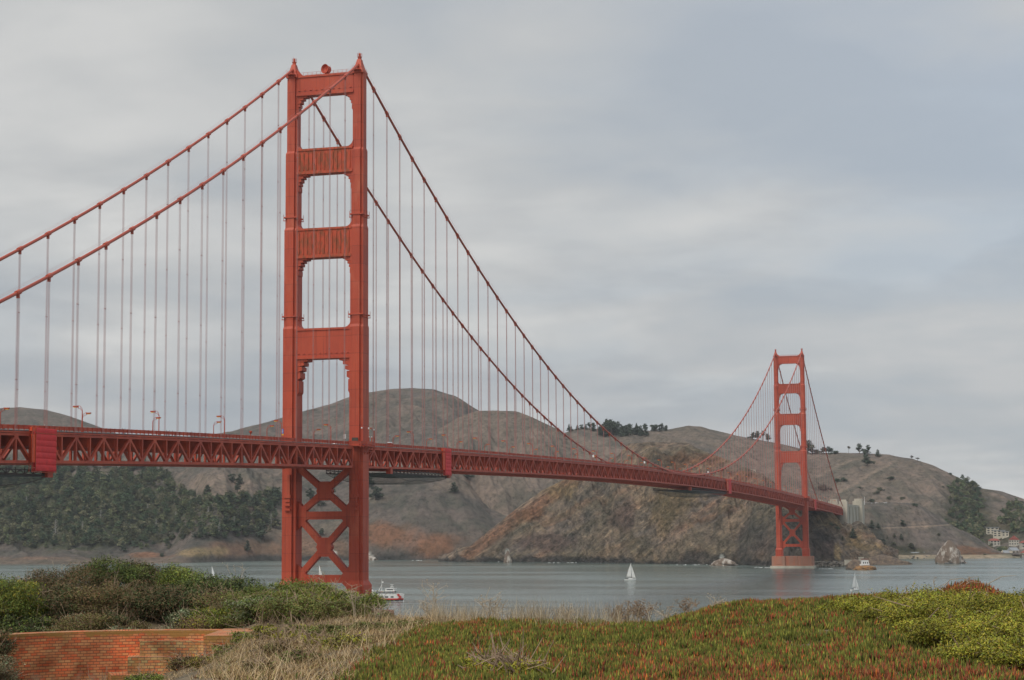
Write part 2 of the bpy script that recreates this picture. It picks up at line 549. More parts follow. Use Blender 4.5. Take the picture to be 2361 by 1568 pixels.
def paint_main(c, px, py, X, Y, Z, T, g):
    n = fbm(X / 120, Y / 120, 4); n2 = fbm(X / 35 + 9, Y / 35, 4)
    c = blend(c, TAN * 0.85, smooth01(n + 0.35 * g, 0.1, 0.8) * 0.45)
    c = blend(c, SCRUB, smooth01(n2 - 0.3 * g, 0.0, 0.55) * 0.45)
    # lower scrub slope, browner and greyer
    c = blend(c, GREY * 0.80, smooth01(py, 1080, 1120) * (1 - smooth01(px, 900, 930) * 0.3) * 0.8)
    c = blend(c, SCRUB * 1.15, smooth01(n2, -0.05, 0.4) * smooth01(py, 1060, 1120) * 0.55)
    # rust and tan scars
    for cx, cy, rx, ry, k in [(520, 1118, 120, 34, TAN * 0.95), (600, 1150, 60, 22, TAN * 0.9), (1000, 1260, 70, 34, RUST), (905, 1235, 70, 34, RUST * 0.9),
                              (720, 1262, 110, 34, (ROCK + RUST) / 2.2), (560, 1265, 120, 20, (ROCK + RUST) / 2), (470, 1272, 60, 12, OCHRE),
                              (340, 1280, 50, 8, RUST * 1.1), (870, 1150, 34, 10, TAN), (1090, 1120, 80, 26, TAN * 0.8), (640, 1200, 60, 30, ROCK),
                              (60, 1290, 140, 7, (RUST + TAN) / 2), (760, 1215, 60, 16, TAN * 0.9)]:
        c = blend(c, k, spot(px, py, cx, cy, rx, ry, X, Y) * 0.85)
    c = blend(c, DARK * 1.1, smooth01(Z + 5 * n2, 9, 3) * 1.0 * smooth01(px, 430, 520))
    c = blend(c, TAN * 0.7, smooth01(Z, 9, 4) * (1 - smooth01(px, 400, 460)))
    c = blend(c, PALE, spot(px, py, 850, 1283, 20, 7, X, Y, 0.3, 0.9))
    c = blend(c, PALE, spot(px, py, 765, 1277, 12, 8, X, Y, 0.3, 0.9))
    # darker grassed wood floor at the left
    c = blend(c, OLIVE * 0.8, spot(px, py, 160, 1180, 300, 95, X, Y, 0.2, 0.3))
    return c


def paint_far(c, px, py, X, Y, Z, T, g):
    n = fbm(X / 150, Y / 150, 4); n2 = fbm(X / 40, Y / 40, 3)
    c = blend(c * 0.95, SCRUB * 1.1, smooth01(n + 0.4 * n2, -0.1, 0.5) * 0.6)
    return blend(c, TAN * 0.8, smooth01(g, 0.5, 1.2) * 0.4)


def paint_right(c, px, py, X, Y, Z, T, g):
    n = fbm(X / 130, Y / 130, 4); n2 = fbm(X / 34, Y / 34, 4)
    c = blend(c * 1.0, TAN * 0.9, smooth01(g + n, 0.1, 1.2) * 0.6)
    c = blend(c, SCRUB * 1.2, smooth01(n2 - 0.4 * g, -0.05, 0.5) * 0.55)
    for pts_ in ([(1870, 1172), (1930, 1138), (1985, 1108), (2030, 1082), (2070, 1060)], [(1880, 1100), (1925, 1078), (1965, 1062), (2000, 1056)]):
        rl = np.interp(px, [q[0] for q in pts_], [q[1] for q in pts_]) + 3 * fbm(X / 60, Y / 60, 2)
        on = (px > pts_[0][0]) & (px < pts_[-1][0])
        c = blend(c, TAN * 1.15, (1 - smooth01(np.abs(py - rl), 1, 6)) * on * .6); c = blend(c, SCRUB * 1.2, (1 - smooth01(np.abs(py - rl - 9), 2, 9)) * on * .5)
    c = blend(c, OLIVE * 0.6, spot(px, py, 2235, 1165, 60, 75, X, Y) * 0.8)
    return blend(c, OLIVE * 0.6, spot(px, py, 2260, 1235, 130, 35, X, Y) * 0.8)


def paint_cliff(c, px, py, X, Y, Z, T, g):
    n = fbm(X / 70 + Z / 60, Y / 70, 4); n2 = fbm(X / 22 + Z / 20, Y / 22 - Z / 26, 4); n3 = fbm(X / 48 - Z / 30, Y / 48 + Z / 30, 4)
    c = blend(np.broadcast_to(ROCK * 1.12, c.shape).copy(), GREY * 1.05, smooth01(n, -0.2, 0.3) * 0.8)
    c = blend(c, (RUST + ROCK) / 2, smooth01(n3, 0.08, 0.45) * 0.75)
    c = blend(c, OCHRE * 0.75, smooth01(n2, 0.25, 0.55) * 0.35)
    c = blend(c, DARK * 1.4, smooth01(-n2, 0.2, 0.55) * 0.45)
    st = ridged((X * .5 + Y * .2 - Z * 1.1) / 26, (X * .3 - Y + Z * .4) / 160, 3)
    c = blend(c, DARK * 1.5, smooth01(-st, .1, .8) * .4); c = blend(c, (OCHRE + TAN) / 2.2, smooth01(st, .75, 1.3) * .45)
    d = (px - 1060) / 200.0 * -140 + 1285
    c = blend(c, RUST, (1 - smooth01(np.abs(py - d - 6), 8, 26)) * smooth01(px, 1050, 1080) * (1 - smooth01(px, 1300, 1380)) * 0.7)
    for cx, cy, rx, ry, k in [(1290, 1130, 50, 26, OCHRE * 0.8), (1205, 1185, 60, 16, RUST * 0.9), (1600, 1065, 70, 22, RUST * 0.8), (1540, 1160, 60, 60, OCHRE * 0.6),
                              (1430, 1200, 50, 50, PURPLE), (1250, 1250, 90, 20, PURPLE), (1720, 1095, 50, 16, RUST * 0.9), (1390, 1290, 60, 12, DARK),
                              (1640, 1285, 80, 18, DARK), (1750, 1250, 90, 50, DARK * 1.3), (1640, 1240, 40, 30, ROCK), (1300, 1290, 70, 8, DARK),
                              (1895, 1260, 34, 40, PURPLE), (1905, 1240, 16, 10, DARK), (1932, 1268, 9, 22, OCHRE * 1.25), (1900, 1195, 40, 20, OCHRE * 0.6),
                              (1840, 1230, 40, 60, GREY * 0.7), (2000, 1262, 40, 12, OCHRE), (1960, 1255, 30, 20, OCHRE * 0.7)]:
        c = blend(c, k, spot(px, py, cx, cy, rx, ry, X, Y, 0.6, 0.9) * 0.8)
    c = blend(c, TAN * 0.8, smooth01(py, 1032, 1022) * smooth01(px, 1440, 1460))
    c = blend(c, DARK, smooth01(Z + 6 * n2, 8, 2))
    c = blend(c, PALE, spot(px, py, 1664, 1283, 9, 8, X, Y, 0.4, 1.1))
    c = blend(c, PALE, spot(px, py, 1171, 1277, 6, 12, X, Y, 0.4, 1.1))
    return c


def paint_vista(c, px, py, X, Y, Z, T, g):
    n = fbm(X / 90, Y / 90, 4); n2 = fbm(X / 24, Y / 24, 4)
    c = blend(c, TAN * 0.75, smooth01(n, -0.1, 0.4) * 0.5)
    c = blend(c, SCRUB * 1.1, smooth01(n2, 0.0, 0.4) * 0.5)
    c = blend(c, RUST * 0.85, spot(px, py, 2235, 1272, 80, 14, X, Y) * 0.8)
    c = blend(c, TAN, spot(px, py, 2125, 1213, 30, 10, X, Y) * 0.6)
    c = blend(c, OLIVE * 0.7, spot(px, py, 2080, 1270, 80, 14, X, Y) * 0.8)
    rl = np.interp(px, [1950, 1985, 2080, 2174, 2230], [1222, 1219, 1216, 1211, 1206])
    c = blend(c, TAN * 1.25, (1 - smooth01(np.abs(py - rl), 0.8, 2.2)) * .8)
    c = blend(c, DARK * 1.4, (1 - smooth01(np.abs(py - rl + 3), 0.8, 2.5)) * .5)
    return blend(c, np.array((0.36, 0.30, 0.22)), smooth01(Z, 5.0, 3.5) * 0.8)


hill('far', 'smooth green grey hill far behind the left end of the deck',
     [(-260, 985), (-150, 950), (0, 939), (40, 937), (100, 943), (150, 956), (220, 981), (300, 1012), (420, 1060), (520, 1100)],
     [(-260, 4300), (520, 4200)], [(-260, 3500, 40), (520, 3500, 40)], 260, 90, 0.9, (160, 12), 2.0, 700, paint=paint_far)
hill('main', 'tall bare grey brown hill with a rounded summit behind the near tower',
     [(-260, 1020), (60, 1012), (300, 1012), (420, 1006), (530, 996), (600, 976), (650, 962), (700, 946), (760, 930), (800, 915), (850, 903), (900, 896), (950, 893),
      (1000, 895), (1050, 912), (1100, 942), (1140, 965), (1220, 1010), (1330, 1065), (1450, 1120)],
     [(-260, 3150), (500, 3250), (900, 3500), (1150, 3500), (1450, 3200)],
     [(-260, 2480, 1), (0, 2420, 1), (100, 2400, 1), (420, 2430, 1), (600, 2545, 0), (850, 2560, 0), (1060, 2560, 0), (1450, 2560, 0)], 760, 260,
     lambda t, p: (1 - smooth01(p, 380, 520)) * np.where(t < 0.22, 0.018 * t / 0.22, 0.018 + 0.982 * np.clip((t - 0.22) / 0.78, 0, 1) ** 1.1)
     + smooth01(p, 380, 520) * t ** (0.72 + 0.12 * np.sin(p / 90.0)), (95, 19), 2.4, 700, paint=paint_main)
hill('spur', 'lower spur of bare hill with folded grassy gullies left of the wooded ridge',
     [(860, 1080), (960, 1030), (1010, 990), (1060, 960), (1100, 945.5), (1150, 945), (1195, 947), (1230, 961), (1290, 990), (1330, 1021), (1400, 1052), (1470, 1078)],
     [(860, 2960), (1195, 2950), (1470, 2800)], [(860, 2620, -14), (1200, 2610, -14), (1470, 2560, -14)], 420, 200, 0.9, (52, 15), 2.2, 500, paint=paint_right)
hill('wooded', 'brown ridge topped with dark trees behind the middle of the bridge',
     [(1180, 1050), (1290, 1003), (1320, 990), (1345, 985), (1420, 991), (1500, 992), (1540, 990), (1590, 980), (1620, 983), (1660, 993), (1700, 1003), (1740, 1011), (1762, 1015),
      (1800, 1022), (1840, 1031), (1870, 1043), (1940, 1064), (2020, 1100)],
     [(1180, 3300), (2020, 3300)], [(1180, 2640, -8), (1600, 2600, -8), (2020, 2650, -8)], 520, 180, 0.9, (80, 16), 2.2, 600, paint=paint_right)
hill('right', 'broad dry brown hill sloping down to the right edge',
     [(1640, 1075), (1740, 1056), (1800, 1048), (1861, 1044), (1950, 1043.5), (1997, 1044.4), (2052, 1048), (2104, 1057.5), (2152, 1071), (2191, 1090), (2226, 1107), (2260, 1125),
      (2310, 1132), (2361, 1150), (2460, 1185), (2620, 1225)],
     [(1640, 3150), (2620, 3150)], [(1640, 2600, -8), (1990, 2600, -8), (2140, 2600, 2), (2250, 2560, 2), (2620, 2500, 2)], 520, 200,
     lambda t, p: smooth01(p, 2150, 2290) * (0.45 * t + 0.55 * t ** 3) + (1 - smooth01(p, 2150, 2290)) * t ** 0.9, (75, 16), 2.2, 600, paint=paint_right)
hill('vista', 'low brown headland with a flat car park on top beside the concrete pylon',
     [(1860, 1172), (1930, 1166), (1985, 1161), (2050, 1162), (2110, 1164), (2130, 1172), (2160, 1190), (2200, 1215), (2250, 1244), (2280, 1268), (2310, 1282), (2350, 1288)],
     [(1860, 2540), (2110, 2560), (2350, 2640)], [(1860, 2330, 2), (2000, 2380, 2), (2100, 2423, 1.5), (2250, 2400, 1.5), (2350, 2420, 1.5)], 360, 150,
     lambda t, p: np.where(t < 0.22, 0.05 * t / 0.22, 0.05 + 0.95 * np.sin(np.clip((t - 0.22) / 0.74, 0, 1) * np.pi / 2) ** 0.85), (45, 5), 1.8, 120, paint=paint_vista)
hill('cliff', 'steep rust and grey rock cliff under the far end of the bridge',
     [(1010, 1293), (1040, 1288), (1060, 1276), (1100, 1246), (1150, 1206), (1200, 1166), (1250, 1131), (1300, 1106), (1350, 1086), (1400, 1071), (1430, 1046), (1450, 1022),
      (1500, 1018), (1590, 1020), (1610, 1033), (1640, 1045), (1700, 1066), (1760, 1095), (1800, 1140), (1840, 1163), (1866, 1178), (1885, 1179), (1898, 1183), (1909, 1196), (1922, 1212),
      (1940, 1227), (1969, 1242), (2000, 1262), (2024, 1278), (2050, 1295), (2070, 1303)],
     [(1010, 2460), (1060, 2440), (1300, 2420), (1450, 2330), (1600, 2300), (1760, 2190), (1840, 2130), (1900, 2200), (2070, 2240)],
     [(1010, 2440, 0), (1060, 2400, 0), (1300, 2318, 0), (1500, 2200, 0), (1700, 2080, 0), (1790, 2010, 0), (1880, 2040, 0), (1960, 2075, 0), (2070, 2120, 0)],
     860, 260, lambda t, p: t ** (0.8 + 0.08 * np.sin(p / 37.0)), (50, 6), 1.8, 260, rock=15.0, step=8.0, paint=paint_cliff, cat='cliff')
# ------------------------------------------------------------------ the bridge


def steel(name, c1, c2, fade, rough=.6):
    m = mat(name, c1, rough, scale=.16, color2=c2, stretch=(1, 1, .25), bump=.05, detail=8)
    n, l = m.node_tree.nodes, m.node_tree.links; b = n['Principled BSDF']
    src = b.inputs['Base Color'].links[0].from_socket
    tc = N(n, 'ShaderNodeTexCoord'); sx = N(n, 'ShaderNodeSeparateXYZ'); l.new(tc.outputs['Object'], sx.inputs[0])
    ad = N(n, 'ShaderNodeMath', operation='ADD'); l.new(sx.outputs[0], ad.inputs[0]); l.new(sx.outputs[1], ad.inputs[1])
    cb = N(n, 'ShaderNodeCombineXYZ'); l.new(ad.outputs[0], cb.inputs[0]); l.new(sx.outputs[2], cb.inputs[1])
    br = N(n, 'ShaderNodeTexBrick'); br.inputs['Scale'].default_value = 1; br.inputs['Brick Width'].default_value = 60; br.inputs['Row Height'].default_value = 6.9; br.offset = .5
    br.inputs['Mortar Size'].default_value = .11; br.inputs['Color1'].default_value = (1, 1, 1, 1); br.inputs['Color2'].default_value = (.86, .86, .86, 1); br.inputs['Mortar'].default_value = (.66, .62, .62, 1)
    l.new(cb.outputs[0], br.inputs['Vector'])
    mx = N(n, 'ShaderNodeMix', data_type='RGBA', blend_type='MULTIPLY'); mx.inputs[0].default_value = 1; l.new(src, mx.inputs[6]); l.new(br.outputs[0], mx.inputs[7])
    mp = N(n, 'ShaderNodeMapping'); mp.inputs['Scale'].default_value = (1, 1, .35); l.new(tc.outputs['Object'], mp.inputs[0])
    nz = N(n, 'ShaderNodeTexNoise'); nz.inputs['Scale'].default_value = .22; nz.inputs['Detail'].default_value = 9; nz.inputs['Roughness'].default_value = .65; l.new(mp.outputs[0], nz.inputs['Vector'])
    rp = ramp(n, [(.52, (0, 0, 0)), (.72, (.55, .55, .55))]); l.new(nz.outputs[0], rp.inputs[0])
    m2 = N(n, 'ShaderNodeMix', data_type='RGBA'); l.new(rp.outputs[0], m2.inputs[0]); l.new(mx.outputs[2], m2.inputs[6]); m2.inputs[7].default_value = (*fade, 1)
    st = N(n, 'ShaderNodeTexNoise'); st.inputs['Scale'].default_value = 1.3; st.inputs['Detail'].default_value = 6
    mq = N(n, 'ShaderNodeMapping'); mq.inputs['Scale'].default_value = (1, 1, .03); l.new(tc.outputs['Object'], mq.inputs[0]); l.new(mq.outputs[0], st.inputs['Vector'])
    rq = ramp(n, [(.30, (.72, .66, .64)), (.46, (1, 1, 1))]); l.new(st.outputs[0], rq.inputs[0])
    m3 = N(n, 'ShaderNodeMix', data_type='RGBA', blend_type='MULTIPLY'); m3.inputs[0].default_value = 1; l.new(m2.outputs[2], m3.inputs[6]); l.new(rq.outputs[0], m3.inputs[7])
    l.new(m3.outputs[2], b.inputs['Base Color'])
    return m


ORANGE = steel('orange_steel', (0.56, 0.077, 0.026), (0.45, 0.055, 0.021), (0.58, 0.15, 0.075))
STAIN = mat('streaked_orange_steel', (0.54, 0.075, 0.026), 0.7, scale=0.7, color2=(0.26, 0.066, 0.020), stretch=(1.5, 1, 0.45), bump=0.1, detail=9, stops=(0.38, 0.56))
ORANGE_D = mat('truss_orange', (0.57, 0.084, 0.032), 0.6, scale=0.25, color2=(0.38, 0.050, 0.024), bump=0.05, detail=6)
CABLE = mat('cable_orange', (0.48, 0.085, 0.045), 0.5, var=0.12, scale=0.3, stretch=(1, 0.2, 1))
ROPE = mat('suspender_rope', (0.42, 0.20, 0.18), 0.6, var=0.1, scale=0.4)
ASPHALT = mat('road_asphalt', (0.06, 0.058, 0.055), 0.9, var=0.2, scale=0.4)
CONC = mat('weathered_concrete', (0.58, 0.53, 0.43), 0.9, scale=0.12, color2=(0.36, 0.33, 0.27), stretch=(1, 1, 0.3), bump=0.15, detail=8)
PRIMER = mat('rust_stained_pier_concrete', (0.46, 0.17, 0.10), 0.9, scale=0.3, color2=(0.36, 0.20, 0.14), stretch=(1, 1, 0.12), bump=0.1, detail=8)

LM = 1282.64
XC = 13.716
PAN = 15.24
NP = 84
_zt = [(-345, 57.6), (-246.6, 60.9), (-194.8, 62.5), (-77, 65.4), (34.6, 67.3), (113.6, 68.7), (221, 70.2), (329, 71.3), (386.6, 71.8), (500, 72.4), (622.6, 72.5), (809.8, 71.4),
       (970.6, 69.4), (1100, 67.3), (1260.8, 64.3), (1400, 61.0), (1628, 55.3)]
_pf = np.polyfit([a / 1000 for a, _ in _zt], [b for _, b in _zt], 6)


def zc(y):
    return float(np.polyval(_pf, y / 1000.0))


bridge = empty('suspension_bridge', (0, 0, 0), 'long orange suspension bridge with two tall towers crossing the strait', 'bridge')

SECT = [(24.0, 120.6, 5.6, 8.0), (121.6, 159.2, 5.3, 7.2), (160.2, 189.4, 4.9, 6.1), (190.4, 219.6, 4.4, 4.7)]


def leg_ring(cx, cy, w, d, nx, ny, z):
    a, b = w / 2, d / 2
    p = [(-a + nx, -b), (a - nx, -b), (a - nx, -b + ny), (a, -b + ny), (a, b - ny), (a - nx, b - ny), (a - nx, b), (-a + nx, b), (-a + nx, b - ny), (-a, b - ny), (-a, -b + ny), (-a + nx, -b + ny)]
    return [(cx + x, cy + y, z) for x, y in p]


def build_tower(Y, zflare, zpier):
    t = bpy.data.objects.new('tower', None); COL.objects.link(t); t.parent = bridge; t.location = (0, 0, 0)
    ns = [(1.25, 0.9), (1.15, 0.9), (1.0, 0.8), (0.85, 0.7)]
    for sx in (-1, 1):
        cx = sx * XC
        rings = [leg_ring(cx, Y, 7.2, 10.6, 1.3, 0.9, zpier - 0.5), leg_ring(cx, Y, 7.2, 10.6, 1.3, 0.9, zflare - 1.6), leg_ring(cx, Y, 5.7, 8.1, 1.25, 0.9, zflare)]
        for (z0, z1, w, d), (nx, ny) in zip(SECT, ns):
            rings.append(leg_ring(cx, Y, w, d, nx, ny, max(z0, zflare + 0.3))); rings.append(leg_ring(cx, Y, w, d, nx, ny, z1))
        tw = MB(); tw.loft(rings); tw.build('tower_leg', ORANGE, t)
    # bands with little brackets round each leg
    for sx in (-1, 1):
        for z, w, d in ((125.4, 5.3, 7.2), (164.2, 4.9, 6.1)):
            b = MB(); cx = sx * XC
            b.box(cx - w / 2 - .3, cx + w / 2 + .3, Y - d / 2 - .3, Y + d / 2 + .3, z - .25, z + .25)
            for k in range(3):
                for ex in (-1, 1):
                    x = cx + ex * (w / 2 + .45)
                    b.box(x - .5, x + .5, Y - d / 2 + 1 + k * (d - 2) / 2 - .12, Y - d / 2 + 1 + k * (d - 2) / 2 + .12, z - 1.2, z - .9)
                    b.box(x + ex * .35 - .06, x + ex * .35 + .06, Y - d / 2 + 1 + k * (d - 2) / 2 - .1, Y - d / 2 + 1 + k * (d - 2) / 2 + .1, z - 1.2, z + 1.4)
            b.build('walkway_band', ORANGE_D, t)
    # portal struts
    for i, (z0, z1, li, dp, stained) in enumerate(((212.2, 220.2, 3, 3.6, 0), (181.0, 191.0, 2, 4.2, 1), (148.0, 159.6, 1, 5.0, 1), (108.8, 120.6, 0, 5.6, 0))):
        w = SECT[li][2]; xi = XC - w / 2 + 0.4
        s = MB()
        s.box(-xi, xi, Y - dp / 2, Y + dp / 2, z0 + 0.9, z1 - 0.8)
        s.box(-xi, xi, Y - dp / 2 - .35, Y + dp / 2 + .35, z1 - 0.8, z1)
        s.box(-xi, xi, Y - dp / 2 - .35, Y + dp / 2 + .35, z0, z0 + 0.9)
        for side in (-1, 1):
            yy = Y + side * (dp / 2 + .07)
            npan = 12 if stained else 9
            for k in range(npan + 1):
                x = -xi + 1.2 + (2 * xi - 2.4) * k / npan
                if stained:
                    s.box(x - .22, x + .22, yy - .22, yy + .22, z0 + 1.6, z1 - 1.6)
                else:
                    s.add([(x - .6, yy, z0 + 2.0), (x + .6, yy, z0 + 2.0), (x, yy, z0 + 2.7), (x, yy + side * .3, z0 + 2.0)], [(0, 1, 3), (1, 2, 3), (2, 0, 3), (0, 2, 1)])
        st = s.build('portal_strut', STAIN if (stained and Y < 100) else ORANGE, t)
        # stepped corbels under the strut and small fillets above it
        steps = [(4.4, 1.2), (2.9, 2.9), (2.0, 5.0), (1.35, 8.2), (0.75, 14.5)] if i == 3 else [(3.9, .9), (2.3, 1.8), (1.4, 3.2), (.8, 4.6), (.45, 7.2)]
        ww = SECT[min(li + 0, 3)][2]
        lower_w = SECT[li - 1][2] if False else ww
        for side in (-1, 1):
            c = MB(); prev = 0.0
            x_in = XC - lower_w / 2
            for o_, dz in steps:
                xa = side * (x_in - o_); xb = side * (x_in + .3)
                poly = [(xa, z0 - prev), (xb, z0 - prev), (xb, z0 - dz), (xa, z0 - dz + .5 * (dz - prev) * .6)]
                c.prism(poly, Y - dp / 2 + .25 + prev * .015, Y + dp / 2 - .25 - prev * .015)
                prev = dz
            c.build('corbel', ORANGE, st)
        if i:
            up_w = SECT[li + 1][2] if li + 1 < 4 else ww
            for side in (-1, 1):
                f = MB(); xe = side * (XC - up_w / 2 + .3)
                pts = [(xe, z1 - .1), (xe, z1 + 2.6)] + [(xe - side * (.3 + 3.2 * (1 - math.cos(a))), z1 + 2.4 * (1 - math.sin(a)) - .05) for a in np.linspace(.2, math.pi / 2, 6)]
                f.prism(pts, Y - dp / 2 + .2, Y + dp / 2 - .2)
                f.build('fillet', ORANGE, st)
        else:
            for side in (-1, 1):
                r = MB(); yy = Y + side * (dp / 2 + .1)
                for k in range(11):
                    x = -9 + 1.8 * k
                    r.box(x - .05, x + .05, yy - .05, yy + .05, z1, z1 + 1.2)
                r.beam((-10, yy, z1 + 1.2), (10, yy, z1 + 1.2), .08, .08); r.beam((-10, yy, z1 + .6), (10, yy, z1 + .6), .05, .05)
                r.build('railing', ORANGE_D, st)
    # caps with the cable housings, lamp house and cage on top
    for sx in (-1, 1):
        cx = sx * XC
        c = MB()

        def sq(w, d, z, ox=0.0):
            return [(cx + ox - w / 2, Y - d / 2, z), (cx + ox + w / 2, Y - d / 2, z), (cx + ox + w / 2, Y + d / 2, z), (cx + ox - w / 2, Y + d / 2, z)]
        c.loft([sq(4.7, 5.2, 219.6), sq(4.7, 5.2, 220.4)])
        c.loft([sq(4.3, 4.9, 220.4), sq(3.3, 4.3, 221.6), sq(2.5, 3.4, 222.9), sq(1.9, 2.4, 224.3), sq(1.6, 1.7, 225.3)])
        inner = -sx
        c.prism([(cx + inner * 1.6, 219.9), (cx + inner * 6.2, 219.9), (cx + inner * 4.2, 220.4), (cx + inner * 2.6, 221.6), (cx + inner * 1.2, 223.3)], Y - 1.3, Y + 1.3)
        cap = c.build('tower_cap', ORANGE, t)
        b = MB()
        b.lathe([(.75, 225.2), (.75, 226.2), (.95, 226.25), (.95, 226.4), (.42, 226.45), (.42, 227.5), (.2, 227.8)], (cx, Y, 0), 10)
        for a in np.arange(8) * math.pi / 4:
            b.beam((cx + .95 * math.cos(a), Y + .95 * math.sin(a), 226.3), (cx + .95 * math.cos(a), Y + .95 * math.sin(a), 227.7), .07, .07)
        for z in (227.0, 227.65):
            b.tube([(cx + .95 * math.cos(a), Y + .95 * math.sin(a), z) for a in np.linspace(0, 2 * math.pi, 13)], .05, 4)
        b.beam((cx - .3, Y, 227.5), (cx - .3, Y, 228.8), .05, .05)
        b.build('beacon_cage', ORANGE_D, cap)
        for e in (-1, 1):
            p = MB(); yy = Y + e * 3.0
            p.box(cx - 1.6, cx + 1.6, yy - .9, yy + .9, 220.55, 220.75)
            for x in (-1.5, 0, 1.5):
                for q in (-.85, .85):
                    p.beam((cx + x, yy + q, 220.7), (cx + x, yy + q, 222.0), .07, .07)
            for q in (-.85, .85):
                p.beam((cx - 1.5, yy + q, 222.0), (cx + 1.5, yy + q, 222.0), .07, .07)
            p.build('cap_platform', ORANGE_D, cap)
    # braces below the deck
    xi = XC - 5.6 / 2 + .4
    zt, zm1, zm0, zb1, zb0 = 66.0, 50.4, 47.4, 26.4, 23.4
    if zflare < 22:
        zb1, zb0 = 24.6, 21.8
    for za, zb_ in ((zt + 1.5, (zm1 + zm0) / 2), ((zm1 + zm0) / 2, (zb1 + zb0) / 2)):
        x = MB()
        for s_ in (-1, 1):
            x.beam((-s_ * xi, Y, za), (s_ * xi, Y, zb_), 2.5 if s_ > 0 else 2.44, 2.3 if s_ > 0 else 2.24, side=(0, 1, 0))
        zc_ = (za + zb_) / 2
        x.prism([(-3.2, zc_), (-1.7, zc_ + 3.6), (1.7, zc_ + 3.6), (3.2, zc_), (1.7, zc_ - 3.6), (-1.7, zc_ - 3.6)], Y - 1.29, Y + 1.29)
        x.build('cross_brace', ORANGE, t)
    h = MB(); h.box(-xi, xi, Y - 1.18, Y + 1.18, zm0, zm1)
    for s_ in (-1, 1):
        h.prism([(s_ * xi, zm1 + 4.6), (s_ * (xi - 4.2), zm1 - .1), (s_ * (xi - 4.2), zm0 + .1), (s_ * xi, zm0 - 4.6)], Y - 1.27, Y + 1.27)
    h.build('horizontal_strut', ORANGE, t)
    h = MB(); h.box(-xi, xi, Y - 1.18, Y + 1.18, zb0, zb1)
    for s_ in (-1, 1):
        h.prism([(s_ * xi, zb1 + 4.6), (s_ * (xi - 4.2), zb1 - .1), (s_ * (xi - 4.2), zb0 + .1), (s_ * xi, zb0 - 3.6)], Y - 1.27, Y + 1.27)
    h.build('horizontal_strut', ORANGE, t)
    # brackets on the leg faces under the deck
    for sx in (-1, 1):
        for s_ in (-1, 1):
            k = MB(); yy = Y + s_ * 4.3
            k.box(sx * XC - 1.1, sx * XC + 1.1, yy - .55, yy + .55, 54.0, 64.5)
            k.box(sx * XC - 1.5, sx * XC + 1.5, yy - .9, yy + .9, 55.6, 56.8)
            k.box(sx * XC - 1.2, sx * XC + 1.2, yy - .7, yy + .7, 52.6, 53.6)
            k.box(sx * XC - 1.2, sx * XC + 1.2, yy - .7, yy + .7, 50.8, 51.6)
            k.build('deck_bracket', ORANGE, t)
    # masonry pier
    p = MB()
    if zpier > 13.2:
        p.loft([[(x * 1.0, Y + y, z) for x, y in ((-22, -13), (22, -13), (25, -8), (25, 8), (22, 13), (-22, 13), (-25, 8), (-25, -8))] for z in (-2.5, zpier - .5)])
    else:
        for sx in (-1, 1):
            p.loft([[(sx * XC + x * sc, Y + y * sc, z) for x, y in ((-6.2, -8.6), (6.2, -8.6), (7.4, -6.5), (7.4, 6.5), (6.2, 8.6), (-6.2, 8.6), (-7.4, 6.5), (-7.4, -6.5))] for z, sc in ((-2.5, 1.02), (zpier - .5, 1.0))])
        p.box(-8.5, 8.5, Y - 6.5, Y + 6.5, -2.4, zpier - .45)
        for kx in range(9):
            x = -6.6 + kx * 1.65
            p.box(x - .25, x + .25, Y - 6.75, Y - 6.45, 2.5, zpier - .6)
        for sx in (-1, 1):
            p.box(sx * XC - 3.4, sx * XC + 3.4, Y - 9.0, Y - 8.55, 4.0, zpier - .6)
    p.build('pier', PRIMER, t)
    q = MB(); q.box(-22.5, 22.5, Y - 10.2, Y + 10.2, -2.6, 2.2)
    q.build('pier_footing', CONC, t)
    return t


build_tower(0.0, 24.2, 13.4)
build_tower(LM, 20.6, 12.6)


# main cables
def cable_z(y):
    if 0 <= y <= LM:
        t = (y - LM / 2) / (LM / 2); return 80.3 + (223.9 - 80.3) * t * t
    u = (-y if y < 0 else y - LM) / 343.0
    return 223.9 + ((68.6 if y < 0 else 66.5) - 223.9) * u - 4 * 10.3 * u * (1 - u)


YS = np.concatenate([np.arange(-320, 0, 7.62), np.arange(0, LM, 7.62), [LM], LM + np.arange(7.62, 343, 7.62)])
for x in (XC, -XC):
    c = MB()
    c.tube([(x, y, cable_z(y)) for y in YS], .50, 8)
    cb_ = c.build('main_cable', CABLE, bridge, smooth=True)
    clamps = []
    for n_ in range(-20, 108):
        y = n_ * PAN if n_ <= NP else LM + (n_ - NP) * PAN
        if n_ in (0, NP) or y > LM + 335 or abs(y - LM / 2) < 40: continue
        clamps.append(((0 if proj((x, y, cable_z(y)))[0] > -30 else 9e9) + proj((x, y, cable_z(y)))[2], y))
    far_k = MB()
    for i, (_, y) in enumerate(sorted(clamps)):
        k = MB() if i < 99 else far_k
        a = np.array((x, y - .85, cable_z(y - .85))); b = np.array((x, y + .85, cable_z(y + .85)))
        k.tube([a, b], .72, 8)
        k.box(x - .35, x + .35, y - .3, y + .3, cable_z(y) - 1.5, cable_z(y) - .5)
        if i < 99: k.build('cable_clamp', CABLE, cb_)
    tag(far_k.build('far_cable_clamps', CABLE, cb_), kind='stuff')
    for o_ in (-.55, .55):
        h = MB(); h.tube([(x + o_, y, cable_z(y) + 1.35) for y in YS], .028, 3); h.build('hand_rope', ROPE, cb_)

